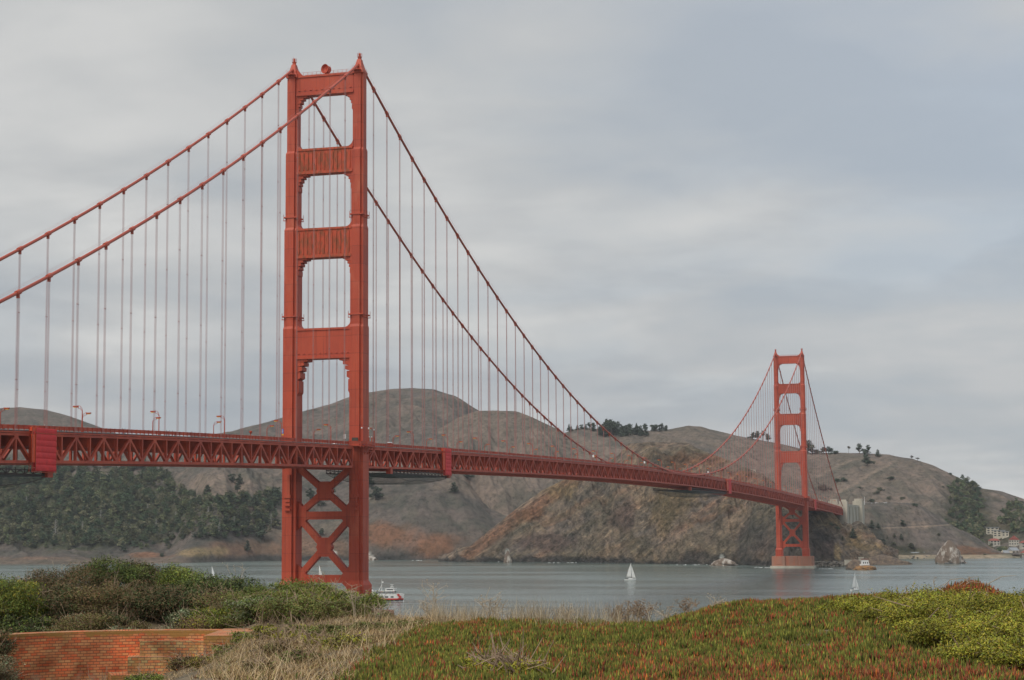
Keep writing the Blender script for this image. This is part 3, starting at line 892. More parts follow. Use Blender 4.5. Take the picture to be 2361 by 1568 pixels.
# suspenders: the hundred that show largest are parts of their own, the rest one part
spots = []
for n_ in range(-19, 106):
    y = n_ * PAN if n_ <= NP else LM + (n_ - NP) * PAN
    if n_ in (0, NP): continue
    if 0 < n_ < NP: y = n_ * LM / NP
    for x in (XC, -XC):
        zt, zb_ = cable_z(y) - 1.2, zc(y) + 7.5
        if zt - zb_ < 2.5: continue
        a, b = proj((x, y, zt)), proj((x, y, zb_))
        seen = min(1.0, max(0.0, (a[0] + 40) / 40.0)) * (b[1] - a[1]) * (3000 / a[2]) ** 0.5
        spots.append((-seen, x, y, zt, zb_))
spots.sort()


def suspender(m, x, y, zt, zb_):
    for dy in (-.27, .27):
        for dx in (-.13, .13):
            m.tube([(x + dx, y + dy, zb_), (x + dx, y + dy, zt)], .046, 4, False)
    z = zb_ + 14
    while z < zt - 8:
        m.box(x - .2, x + .2, y - .34, y + .34, z - .08, z + .08); z += 22


rest = MB()
for i, (_, x, y, zt, zb_) in enumerate(spots):
    if i < 100:
        m = MB(); suspender(m, x, y, zt, zb_); m.build('suspender', ROPE, bridge)
    else:
        suspender(rest, x, y, zt, zb_)
tag(rest.build('suspender_ropes', ROPE, bridge), kind='stuff')


# stiffening trusses, deck and railings, span by span
def nodes_of(kind):
    if kind == 's': return [(-k * PAN / 2) for k in range(1, 40)][::-1]
    if kind == 'm': return [k * LM / (2 * NP) for k in range(1, 2 * NP)]
    return [LM + k * PAN / 2 for k in range(1, 46)]


for kind in 'smn':
    ys = nodes_of(kind)
    for x in (XC, -XC):
        w = MB(); g = w
        for i, y in enumerate(ys):
            z = zc(y)
            par = int(round(abs(y if kind != 'n' else y - LM) / (PAN / 2))) % 2
            w.box(x - .36, x + .36, y - .32, y + .32, z + .7, z + 7.2)
            if i + 1 < len(ys):
                y2 = ys[i + 1]; z2 = zc(y2)
                if par == 0:
                    w.beam((x, y, z + 7.1), (x, y2, z2 + .7), .70, .70)
                else:
                    w.beam((x, y, z + .7), (x, y2, z2 + 7.1), .70, .70)
            e = .40
            if par == 0: g.prism([(y - 1.15, z + 7.2), (y + 1.15, z + 7.2), (y + .55, z + 6.2), (y - .55, z + 6.2)], x - e, x + e, 'x')
            else: g.prism([(y - 1.0, z + .75), (y - .5, z + 1.8), (y + .5, z + 1.8), (y + 1.0, z + .75)], x - e, x + e, 'x')
        tr = w.build('truss', ORANGE_D, bridge)
        for nm, a, b_ in (('bottom_chord', 0.0, .78), ('top_chord', 7.1, 7.75)):
            m = MB()
            m.loft([[(x - .38, y, zc(y) + a), (x + .38, y, zc(y) + a), (x + .38, y, zc(y) + b_), (x - .38, y, zc(y) + b_)] for y in ys])
            m.build(nm, ORANGE_D, tr)
        sg = 1 if x > 0 else -1
        m = MB()
        xo = x + sg * .45
        m.loft([[(xo - .1, y, zc(y) + 7.85), (xo + .1, y, zc(y) + 7.85), (xo + .1, y, zc(y) + 8.25), (xo - .1, y, zc(y) + 8.25)] for y in ys])
        m.build('fascia_beam', ORANGE_D, bridge)
        # railing: close pickets read as a solid band; posts every 2.54 m, pipes in the gap under it
        m = MB()
        xr = x - sg * .55
        y0, y1 = ys[0], ys[-1]
        m.loft([[(xr - .04, y, zc(y) + 8.9), (xr + .04, y, zc(y) + 8.9), (xr + .04, y, zc(y) + 9.8), (xr - .04, y, zc(y) + 9.8)] for y in ys])
        m.loft([[(xr - .1, y, zc(y) + 9.8), (xr + .1, y, zc(y) + 9.8), (xr + .1, y, zc(y) + 9.9), (xr - .1, y, zc(y) + 9.9)] for y in ys])
        for y in np.arange(y0, y1, 2.54):
            z = zc(y)
            m.box(xr - .11 + sg * .05, xr + .11 + sg * .05, y - .09, y + .09, z + 8.0, z + 9.95)
        rl = m.build('railing', ORANGE_D, bridge)
        m = MB()
        m.tube([(xr + sg * .1, y, zc(y) + 8.5) for y in ys], .12, 6)
        m.build('service_pipe', mat('grey_pipe', (0.22, 0.20, 0.19), 0.6), rl)
    m = MB()
    m.loft([[(-13.0, y, zc(y) + 7.95), (13.0, y, zc(y) + 7.95), (13.0, y, zc(y) + 8.45), (9.4, y, zc(y) + 8.45), (9.35, y, zc(y) + 8.25), (-9.35, y, zc(y) + 8.25), (-9.4, y, zc(y) + 8.45), (-13.0, y, zc(y) + 8.45)] for y in ys])
    m.build('deck', ASPHALT, bridge)
    m = MB()
    for y in ys:
        z = zc(y)
        m.box(-13.3, 13.3, y - .45, y + .45, z + 4.4, z + 7.94)
        m.box(-13.3, 13.3, y - .45, y + .45, z + .1, z + .75)
    for x in (-9, -3, 3, 9):
        m.loft([[(x - .2, y, zc(y) + 6.9), (x + .2, y, zc(y) + 6.9), (x + .2, y, zc(y) + 7.93), (x - .2, y, zc(y) + 7.93)] for y in ys])
    m.build('floor_beams', ORANGE_D, bridge)
    m = MB()
    for i in range(0, len(ys) - 2, 2):
        for s_ in (-1, 1):
            m.beam((-13.2 * s_, ys[i], zc(ys[i]) + .42 + s_ * .02), (0, ys[i + 1], zc(ys[i + 1]) + .42 + s_ * .02), .5, .5); m.beam((0, ys[i + 1], zc(ys[i + 1]) + .42 + s_ * .02), (13.2 * s_ * -1 * -1, ys[i + 2], zc(ys[i + 2]) + .42 + s_ * .02), .5, .5)
    m.build('lateral_bracing', ORANGE_D, bridge)

# deck pieces that carry the road past the towers, and the walkway that swings out round each leg
for Y in (0.0, LM):
    m = MB(); m.box(-10.6, 10.6, Y - 8, Y + 8, zc(Y) + 7.7, zc(Y) + 8.2); m.build('deck', ASPHALT, bridge)
    for sx in (1, -1):
        m = MB(); r = MB(); br = MB()
        z = zc(Y)
        out = [(13.2, -9.5), (17.0, -7.0), (18.6, -4.0), (18.6, 4.0), (17.0, 7.0), (13.2, 9.5)]
        m.prism([(sx * a, Y + b_) for a, b_ in out] + [(sx * 12.8, Y + 9.5), (sx * 12.8, Y - 9.5)], z + 7.98, z + 8.4, 'z')
        wb = m.build('tower_walkway', ORANGE_D, bridge)
        for (a, b_), (c_, d_) in zip(out[:-1], out[1:]):
            r.beam((sx * a, Y + b_, z + 9.25), (sx * c_, Y + d_, z + 9.25), 1.0, .08, side=(0, 0, 1))
            r.beam((sx * a, Y + b_, z + 9.85), (sx * c_, Y + d_, z + 9.85), .18, .12, side=(0, 0, 1))
            r.box(sx * a - .1, sx * a + .1, Y + b_ - .1, Y + b_ + .1, z + 7.4, z + 9.95)
        r.build('railing', ORANGE_D, wb)
        for y in (-6.5, -2.2, 2.2, 6.5):
            br.beam((sx * 16.3, Y + y * .5, z + 4.9), (sx * 18.0, Y + y, z + 7.9), .3, .35)
        br.tube([(sx * (17.4 + .4 * math.cos(a)), Y - 6.5 + 13 * k / 12, z + 6.2) for k, a in enumerate(np.linspace(0, 6.28, 13))], .12, 6)
        br.build('walkway_bracket', ORANGE_D, wb)
# ------------------------------------------------------------------ things on the bridge
WHITE = mat('white_paint', (0.80, 0.79, 0.76), 0.5, var=0.06, scale=0.8)
CREAM = mat('cream_wall', (0.56, 0.51, 0.41), 0.8, var=0.1, scale=0.5)
DARKGLASS = mat('dark_glass', (0.03, 0.035, 0.04), 0.15)
YELLOW = mat('yellow_paint', (0.80, 0.50, 0.04), 0.5, var=0.1)
BLUE = mat('blue_sign', (0.03, 0.13, 0.50), 0.5, var=0.05)
REDROOF = mat('red_roof', (0.45, 0.09, 0.06), 0.8, var=0.2, scale=0.6)
RED = mat('red_paint', (0.62, 0.04, 0.03), 0.45, var=0.1, scale=0.5)
NAVY = mat('dark_hull', (0.02, 0.022, 0.03), 0.5)
GREYM = mat('grey_metal', (0.30, 0.31, 0.31), 0.5, var=0.1, scale=1.0)
TARP = mat('red_tarp', (0.80, 0.040, 0.040), 0.7, scale=0.5, color2=(0.64, 0.032, 0.034), bump=0.3, dist=0.15)
TARPO = mat('orange_tarp', (0.85, 0.10, 0.02), 0.5, scale=0.9, color2=(0.65, 0.06, 0.015), bump=0.4, dist=0.2)


def ordinal(n):
    return str(n) + ('th' if 10 <= n % 100 <= 20 else {1: 'st', 2: 'nd', 3: 'rd'}.get(n % 10, 'th'))


def make_lamp():
    t = empty('street_lamp', (0, 0, 0), 'x', 'street lamp', 'street lamps along the bridge')
    p = MB(); p.lathe([(.30, 0), (.30, .5), (.17, .7), (.13, 5.6), (.11, 6.3)], n=8); p.build('pole', ORANGE, t)
    a = MB()
    for z0, rr in ((6.2, .055), (5.6, .055)):
        a.tube([(0, 0, z0)] + [(-1.35 + 1.35 * math.cos(u), 0, z0 + (1.35 if z0 > 6 else 1.2) * math.sin(u)) for u in np.linspace(0, math.pi / 2, 7)], rr, 5)
    for u in (.5, .9): a.beam((-1.35 + 1.35 * math.cos(u), 0, 6.2 + 1.35 * math.sin(u)), (-1.35 + 1.35 * math.cos(u), 0, 5.6 + 1.2 * math.sin(u)), .05, .05)
    a.build('arm', ORANGE, t)
    h = MB(); h.loft([[(x, -w, z - q), (x, w, z - q), (x, w, z + .13), (x, -w, z + .13)] for x, w, z, q in ((-1.2, .14, 7.4, .5), (-1.5, .28, 7.4, .28), (-2.7, .26, 7.38, .2), (-2.9, .12, 7.4, .08))])
    hd = h.build('lamp_head', ORANGE, t)
    l = MB(); l.box(-2.6, -1.6, -.22, .22, 6.98, 7.14); l.build('lens', YELLOW, hd)
    return t


lamp0 = make_lamp(); first = True
for sgn, side in ((1, 'near'), (-1, 'far')):
    for n_ in range(-5, 35):
        y = 19.3 + 45.5 * n_
        if abs(y - LM) < 7 or y > LM + 330: continue
        if n_ < 0: w = f'{ordinal(-n_)} to the left of the near tower'
        elif y < LM: w = f'{ordinal(n_ + 1)} beyond the near tower'
        else: w = f'{ordinal(int((y - LM) / 45.5) + 1)} beyond the far tower'
        lab = f'orange street lamp on the {side} railing, {w}'
        loc = (sgn * 12.75, y, zc(y) + 8.4)
        o = lamp0 if first else dup(lamp0, loc)
        first = False
        o.location = loc; o.rotation_euler = (0, 0, 0 if sgn > 0 else math.pi); o['label'] = lab

# red tarpaulin enclosures hung on the outer truss
for y0, y1, ys_, lab, zt_ in ((-236.0, -225.8, -237.6, 'large quilted red tarpaulin hung over the truss near the left edge', 9.3),
                              (99.6, 107.9, 96.8, 'red tarpaulin with orange side hung on the truss just beyond the near tower', 9.6),
                              (813.0, 826.0, 806.0, 'small far red tarpaulin on the truss before the far tower', 9.6),
                              (1352.0, 1364.0, 1346.0, 'red tarpaulin on the truss right after the far tower', 9.0)):
    t = empty('tarpaulin_enclosure', (14.5, (y0 + y1) / 2, zc(y0)), lab, 'tarpaulin', 'red tarpaulins on the bridge truss')
    ox, oy, oz = 14.5, (y0 + y1) / 2, zc(y0)
    rows = []
    nz, ny = 29, 13
    vs = []
    for j in range(nz):
        z = -1.9 + (zt_ + 1.9) * j / (nz - 1)
        puff = .16 * abs(math.sin(math.pi * (j / 4.0))) ** .6
        rows.append([(.55 + puff, y0 - oy + (y1 - y0) * i / (ny - 1), z) for i in range(ny)])
    m = MB()
    m.loft([r + [(-.1, y1 - oy, r[0][2]), (-.1, y0 - oy, r[0][2])] for r in rows])
    m.build('tarpaulin', TARP, t)
    m = MB(); m.box(.1, .5, ys_ - oy, y0 - oy - .15, 0.2, 7.6); m.box(.1, .6, ys_ - oy - .4, y0 - oy - .1, 8.3, 9.3); m.build('side_curtain', TARPO, t)
    m = MB()
    for yy in (ys_ - oy - .2, y0 - oy - .05, y1 - oy + .1):
        m.beam((.6, yy, -2.3), (.6, yy, zt_ + .4), .16, .16); m.beam((-.2, yy, -2.3), (-.2, yy, zt_), .14, .14)
    for z in (-2.2, -1.1, 7.9): m.beam((.6, ys_ - oy - .2, z), (.6, y1 - oy, z), .16, .16)
    m.build('scaffold_frame', ORANGE, t)


# maintenance travellers with their nets slung below the deck
def net_material():
    m = bpy.data.materials.new('debris_net'); m.use_nodes = True
    n, l = m.node_tree.nodes, m.node_tree.links
    b = n['Principled BSDF']; b.inputs['Base Color'].default_value = (0.12, 0.12, 0.115, 1); b.inputs['Roughness'].default_value = 0.9
    tr = N(n, 'ShaderNodeBsdfTransparent'); mx = N(n, 'ShaderNodeMixShader'); mx.inputs[0].default_value = 0.30
    l.new(tr.outputs[0], mx.inputs[1]); l.new(b.outputs[0], mx.inputs[2]); l.new(mx.outputs[0], n['Material Output'].inputs['Surface'])
    return m


NET = net_material(); BLACKSTEEL = mat('dark_steel', (0.05, 0.03, 0.028), 0.7, var=0.2)
for y0, y1, d, lab in ((-300, -227, 4.2, 'dark work platform with sagging net under the deck at the left edge'), (34, 108, 3.4, 'dark work platform with sagging net under the deck right of the near tower'),
                       (660, 815, 4.0, 'far dark work platform with net under the deck before the far tower')):
    ym = (y0 + y1) / 2; oz = zc(ym)
    t = empty('work_platform', (0, ym, oz), lab, 'work platform', 'work platforms under the deck')
    m = MB(); L_ = (y1 - y0) / 2
    for x in (-13.4, 13.4):
        m.beam((x, -L_, -.9), (x, L_, -.9), .3, .3); m.beam((x, -L_, -2.0), (x, L_, -2.0), .3, .3)
        k = 0
        y = -L_
        while y < L_ - 2:
            m.beam((x, y, -2.0), (x, y + 2.2, -.9), .16, .16); m.beam((x, y + 2.2, -.9), (x, min(L_, y + 4.4), -2.0), .16, .16); m.box(x - .1, x + .1, y - .08, y + .08, -2, -.3); y += 4.4
    m.build('truss_frame', BLACKSTEEL, t)
    m = MB(); m.box(-13.5, 13.5, -L_ - .6, L_ + .6, -2.35, -2.15); m.build('platform_floor', BLACKSTEEL, t)
    e = MB(); e.box(12.6, 14.4, -L_ - 1.2, -L_ + 1.6, -2.6, -.1); e.box(12.6, 14.4, L_ - 1.6, L_ + 1.0, -2.6, -.1); e.build('end_frame', ORANGE_D, t)
    n2 = 30; rows = []
    for i in range(n2 + 1):
        u = i / n2; y = -L_ * .97 + 2 * L_ * .97 * u
        sag = d * (min(1, 3.2 * u, 3.2 * (1 - u)) ** .7) * (1 + .12 * math.sin(u * 9) + .06 * math.sin(u * 23))
        rows.append([(-13.5 + 27 * j / 8, y, -2.45 - sag * (1 - ((j - 4) / 4) ** 6 * .25) * (0.02 + .98 * (1 if 0 < j < 8 else .9))) for j in range(9)] )
    m = MB(); m.loft([r for r in rows], cap=False, close=False)
    # the hem of the net climbs back up to the frame on both sides
    for j in (0, 8):
        m.loft([[r[j], (r[j][0] + (.1 if j else -.1), r[j][1], -2.4)] for r in rows], cap=False, close=False)
    m.build('net', NET, t)
    h = MB()
    for j in (0, 8): h.tube([r[j] for r in rows], .09, 4)
    h.build('net_rope', BLACKSTEEL, t)

# fog horn on top of the near tower
t = empty('fog_horn', (0.0, -0.6, 220.2), 'round orange drum dish on top of the near tower', 'horn')
m = MB(); dv = Vector((-0.35, -0.93, 0.05)).normalized(); q = dv.to_track_quat('Z', 'Y')


def lathe_to(m, prof, c, quat, n=20):
    m.loft([[tuple(Vector(c) + quat @ Vector((r * math.cos(a), r * math.sin(a), z))) for a in np.arange(n) * 2 * math.pi / n] for r, z in prof])


lathe_to(m, [(.5, -1.5), (1.45, -1.35), (1.55, -.2), (1.85, 0.9), (1.9, 1.0), (1.75, .95), (1.2, .2), (.3, -.1)], (0, 0, 2.2), q)
m.build('dish', ORANGE, t)
m = MB(); m.box(-.35, .35, -.4, .4, -.15, 1.0); m.beam((-.9, .2, -.1), (-.2, .1, 1.4), .15, .15); m.beam((.9, .2, -.1), (.2, .1, 1.4), .15, .15); m.beam((1.6, .2, -.1), (1.6, .2, 3.7), .06, .06); m.build('stand', ORANGE_D, t)


def on_deck(px, x=12.6, py=1000.0):
    """where a pixel's column meets the plane x on the deck"""
    d = FW + RT * ((px - 1180.5) / FPX) - UP * ((py - 784.0) / FPX)
    y = (CAM + d * ((x - CAM[0]) / d[0]))[1]
    return (x, y, zc(y) + 8.45)


p = on_deck(651)
t = empty('traffic_sign', p, 'blue sign with yellow lower panel in front of the far leg of the near tower', 'sign')
m = MB(); m.beam((0, 0, 0), (0, 0, 4.4), .12, .12); m.build('post', ORANGE, t)
m = MB(); m.box(-.5, .5, -.12, -.07, 2.75, 4.4); b = m.build('blue_panel', BLUE, t)
m = MB()
for z, w in ((4.15, .22), (3.75, .34), (3.5, .34), (3.1, .2)): m.box(-w, w, -.15, -.121, z - .07, z + .07)
m.build('lettering', WHITE, b)
m = MB(); m.box(-.5, .5, -.12, -.07, 2.2, 2.72); m.build('yellow_panel', YELLOW, t)
p = on_deck(795)
t = empty('speed_sign', p, 'white sign beside the near leg at deck level', 'sign')
m = MB(); m.beam((0, 0, 0), (0, 0, 4.0), .1, .1); m.build('post', GREYM, t)
m = MB(); m.box(-.45, .45, -.1, -.05, 2.5, 4.05); b = m.build('panel', WHITE, t)
m = MB()
for z, w in ((3.8, .3), (3.55, .25)): m.box(-w, w, -.13, -.101, z - .05, z + .05)
for x in (-.16, .16): m.box(x - .1, x + .1, -.13, -.101, 2.75, 3.3)
m.build('lettering', NAVY, b)
m = MB(); m.box(XC - 1.25, XC + 1.25, -4.35, -4.15, zc(0) + 10.1, zc(0) + 11.4)
tag(m.build('notice_board', mat('dark_board', (0.07, 0.06, 0.045), 0.8, var=.2)), 'dark board at the foot of the near tower leg', 'board')
for i, (px, yy, h, side) in enumerate(((812, -6.2, 6.2, 'left'), (833, -1.5, 6.2, 'middle'), (848, 4.5, 6.0, 'right'), (860, 8.4, 5.6, 'far right'))):
    x = (17.2, 18.2, 18.0, 14.3)[i]
    t = empty('globe_lamp', (x, yy, zc(0) + 8.4), f'white globe light on thin post at the near tower walkway, {ordinal(i + 1)} from the left', 'lamp', 'globe lights round the near tower')
    m = MB(); m.beam((0, 0, -.6), (0, 0, h), .13, .13); m.build('post', ORANGE, t)
    m = MB(); m.lathe([(.05, h - .1), (.25, h), (.33, h + .25), (.25, h + .5), (.05, h + .6)], n=10); m.build('globe', WHITE, t, True)
p = on_deck(854, 11.5)
t = empty('gantry_frame', p, 'orange steel frame standing on the deck right of the near tower', 'frame')
m = MB()
for a in (-1.1, 1.1):
    for b in (-1.4, 1.4): m.beam((a, b, 0), (a, b, 3.6), .35, .35)
    m.beam((a, -1.6, 3.4), (a, 1.6, 3.4), .3, .4)
m.build('frame', ORANGE, t)
m = MB()
for a in (-1.4, 1.4): m.lathe([(.1, 3.6), (.3, 3.7), (.3, 4.0), (.1, 4.1)], (0, a, 0), 8)
m.build('lamp', WHITE, t)
p = on_deck(898, 11.5)
t = empty('equipment_box', p, 'orange box with white roof and a white globe mast on the deck', 'cabinet')
m = MB(); m.box(-.8, .8, -1.1, 1.1, 0, 2.0); m.build('cabinet', ORANGE, t)
m = MB(); m.loft([[(-.95, -1.25, 2.0), (.95, -1.25, 2.0), (.95, 1.25, 2.0), (-.95, 1.25, 2.0)], [(-.5, -.8, 2.35), (.5, -.8, 2.35), (.5, .8, 2.35), (-.5, .8, 2.35)]]); m.build('roof', WHITE, t)
m = MB(); m.beam((0, .2, 2.3), (0, .2, 4.6), .14, .14); m.lathe([(.05, 4.5), (.36, 4.7), (.36, 4.9), (.05, 5.1)], (0, .2, 0), 10); m.build('globe_mast', GREYM, t)
for px, lab in ((613, 'orange loudspeaker horn post on the deck left of the near tower'),):
    p = on_deck(998 / 1.0 if False else px + 0, 12.4)
t = empty('siren_post', on_deck(578, 12.4), 'small orange siren post above the railing left of the near tower', 'siren')
m = MB(); m.beam((0, 0, 0), (0, 0, 2.1), .18, .18); m.lathe([(.1, 1.9), (.2, 2.1), (.5, 2.6), (.5, 3.0), (.15, 3.1)], n=8); m.build('siren', ORANGE, t)
for px, lab in ((1368, 'white sign board on a post over the middle of the bridge'), (1486, 'second white sign board further along the bridge'), (1632, 'third white sign board before the far tower')):
    t = empty('road_sign', on_deck(px, 12.5, 1060), lab, 'sign', 'white road signs along the deck')
    m = MB(); m.beam((0, 0, 0), (0, 0, 4.8), .14, .14); m.build('post', ORANGE_D, t)
    m = MB(); m.box(-.5, .5, -.1, .0, 3.4, 4.8); m.build('panel', WHITE, t)


# ------------------------------------------------------------------ people
SKIN = mat('skin', (0.45, 0.26, 0.18), 0.6)
HAIR = mat('dark_hair', (0.025, 0.018, 0.014), 0.7)
CLOTH = {k: mat('cloth_' + k, c, 0.9, var=0.1, scale=3) for k, c in dict(white=(0.75, 0.74, 0.72), black=(0.02, 0.02, 0.025), pink=(0.55, 0.12, 0.18), blue=(0.10, 0.16, 0.30), grey=(0.22, 0.22, 0.22), yellow=(0.65, 0.42, 0.06), red=(0.5, 0.04, 0.04)).items()}


def ell(cx, cy, z, a, b, n=8):
    return [(cx + a * math.cos(u), cy + b * math.sin(u), z) for u in np.arange(n) * 2 * math.pi / n]


def person_meshes():
    out = {}
    m = MB()
    m.loft([ell(0, 0, z, a, b) for z, a, b in ((.86, .13, .10), (1.0, .15, .11), (1.2, .16, .11), (1.38, .19, .11), (1.45, .10, .08), (1.5, .055, .055), (1.55, .06, .065), (1.62, .075, .09), (1.7, .08, .1), (1.76, .06, .08), (1.79, .02, .03))])
    for s in (-1, 1):
        m.tube([(s * .09, 0, .92), (s * .10, .02, .5), (s * .10, -.02, .08), (s * .10, .1, .03)], [.085, .06, .045, .04], 6)
        m.tube([(s * .19, 0, 1.40), (s * .25, -.02, 1.12), (s * .22, .14, .92), (s * .21, .2, .86)], [.055, .045, .035, .03], 6)
    m.tube([(0, .09, 1.66), (0, .12, 1.63)], [.015, .02], 4)
    out['body'] = m
    m = MB(); m.loft([ell(0, 0, z, a, b) for z, a, b in ((.84, .17, .14), (1.0, .175, .135), (1.2, .185, .135), (1.38, .21, .13), (1.47, .11, .095))])
    for s in (-1, 1): m.tube([(s * .2, 0, 1.41), (s * .265, -.02, 1.12), (s * .235, .12, .95)], [.075, .065, .05], 6)
    out['jacket'] = m
    m = MB()
    for s in (-1, 1): m.tube([(s * .08, 0, .95), (s * .10, .01, .5), (s * .10, -.02, .1)], [.105, .08, .07], 6)
    out['trousers'] = m
    m = MB(); m.loft([ell(0, -.012, z, a, b) for z, a, b in ((1.60, .07, .075), (1.68, .092, .108), (1.76, .078, .1), (1.815, .02, .03))])
    out['hair'] = m
    return out


PM = {k: v.build('proto_' + k, None) for k, v in person_meshes().items()}
for o in PM.values(): COL.objects.unlink(o)


def person(loc, rz, jacket, trousers, hair, label, group=None):
    t = empty('person', loc, label, 'person', group, rz)
    for k, mt in (('body', SKIN), ('jacket', CLOTH[jacket]), ('trousers', CLOTH[trousers]), ('hair', HAIR if hair == 'dark' else CLOTH[hair])):
        me = PM[k].data.copy(); me.materials.clear(); me.materials.append(mt)
        o = bpy.data.objects.new(k, me); COL.objects.link(o); o.parent = t
    return t


for i, (px, j, tr_, h, lab) in enumerate((
        (9, 'white', 'black', 'dark', 'person in white at the railing by the left edge'), (33, 'white', 'grey', 'pink', 'person in white with a pink cap left of the big red tarpaulin'),
        (102, 'grey', 'black', 'white', 'person in grey behind the left end of the big red tarpaulin'), (123, 'white', 'blue', 'white', 'person in white with a white cap above the big red tarpaulin'),
        (141, 'white', 'black', 'dark', 'dark haired person in white just right of the big red tarpaulin'), (154, 'black', 'black', 'dark', 'person in black right of the big red tarpaulin'),
        (316, 'pink', 'grey', 'white', 'person in pink with white hat left of the second lamp pair'), (282, 'black', 'blue', 'dark', 'first of two dark dressed walkers left of the second lamp pair'),
        (288, 'black', 'black', 'dark', 'second of two dark dressed walkers left of the second lamp pair'), (384, 'black', 'black', 'dark', 'walker in black right of the second lamp pair'),
        (391, 'black', 'grey', 'dark', 'walker in black jacket and grey trousers right of the second lamp pair'), (398, 'black', 'blue', 'dark', 'walker in black jacket and blue trousers right of the second lamp pair'),
        (403, 'grey', 'black', 'white', 'walker in grey with a white hat right of the second lamp pair'), (442, 'black', 'black', 'dark', 'lone walker in black between the second and third lamp pairs'),
        (822, 'blue', 'black', 'dark', 'person in blue on the walkway bay round the near tower'), (829, 'grey', 'blue', 'dark', 'person in grey on the walkway bay round the near tower'))):
    x = 12.2 if i < 14 else 16.9
    p = on_deck(px, x); yy = p[1] if i < 14 else (-4.6 if i == 14 else -2.8)
    person((x, yy, zc(yy) + 8.43), R(90 + 37 * i), j, tr_, h, lab)


# ------------------------------------------------------------------ vehicles
def make_car():
    t = empty('parked_car', (0, 0, 0), 'x', 'car')
    m = MB()
    m.loft([[(x, -w, a), (x, w, a), (x, w, b), (x, -w, b)] for x, w, a, b in ((-2.2, .75, .35, .8), (-2.05, .86, .25, .95), (-1.0, .9, .22, 1.0), (1.0, .9, .22, .98), (2.0, .84, .25, .85), (2.2, .7, .35, .7))])
    m.loft([[(x0, -w, z), (x1, -w, z), (x1, w, z), (x0, w, z)] for x0, x1, w, z in ((-1.75, 1.0, .82, .97), (-1.2, .35, .66, 1.46))])
    m.build('body', mat('car_white', (0.7, 0.7, 0.7), 0.35), t)
    m = MB(); m.loft([[(x0, -w, z), (x1, -w, z), (x1, w, z), (x0, w, z)] for x0, x1, w, z in ((-1.73, .99, .835, 1.02), (-1.3, .47, .70, 1.38))]); m.build('windows', DARKGLASS, t)
    for x in (-1.35, 1.35):
        for y in (-.82, .82):
            m = MB(); m.tube([(x, y - .1, .32), (x, y + .1, .32)], .32, 10); m.build('wheel', NAVY, t)
    return t


car0 = make_car()
CARC = [('white', (0.75, 0.75, 0.74)), ('silver', (0.45, 0.46, 0.47)), ('black', (0.02, 0.02, 0.022)), ('red', (0.4, 0.03, 0.03)), ('blue', (0.05, 0.1, 0.25)), ('white', (0.78, 0.78, 0.77)), ('grey', (0.2, 0.2, 0.2))]


def car(loc, rz, ci, label, group):
    global car_first
    o = dup(car0, loc, rz, None, label, group)
    for c in o.children:
        if c.name.startswith('body'):
            c.data = c.data.copy(); c.data.materials.clear(); c.data.materials.append(mat('car_paint_' + CARC[ci][0] + str(ci), CARC[ci][1], 0.3))
    return o


rr = random.Random(3)
for i in range(27):
    px = 1990 + i * 4.3 + rr.uniform(-.8, .8)
    v = HILLS['vista']; j = int(np.clip(np.searchsorted(v[0], px), 1, len(v[0]) - 1)); k = int(np.argmax(v[4][:, 0] >= 0.985))
    P = v[3][k, j]
    ci = rr.choice([0, 0, 1, 1, 2, 3, 4, 5, 6])
    car((P[0], P[1], P[2] + .05), R(rr.choice([75, 85, 95, 100])), ci, f'{CARC[ci][0]} car, {ordinal(i + 1)} from the pylon in the row on the headland car park', 'cars parked on the headland')
for i, px in enumerate((775, 1250, 1300, 1420)):
    p = on_deck(px, 7.0, 1020)
    car((7.0, p[1], zc(p[1]) + 8.3), R(90), (0, 1, 5, 2)[i], ('white car driving on the deck left of the near leg', 'silver car on the deck between the near tower and mid span', 'white car ahead of the silver one on the deck', 'black car near mid span on the deck')[i], 'cars on the bridge')
for i, px in enumerate((2040, 2046, 2051, 2340, 2346, 2352)):
    P = at(px, 1285, 2440); P[2] = z_at(px, 1284 if i < 3 else 1284, 2440)
    car((P[0], P[1], max(P[2], 3.2)), R(20 + 10 * i), i % 7, f'{CARC[i % 7][0]} car parked by the far shore ' + ('beside the brown sheds' if i < 3 else 'behind the wooden pier') + f', number {i % 3 + 1} from the left', 'cars parked on the far shore')
for c in list(car0.children): bpy.data.objects.remove(c)
bpy.data.objects.remove(car0)


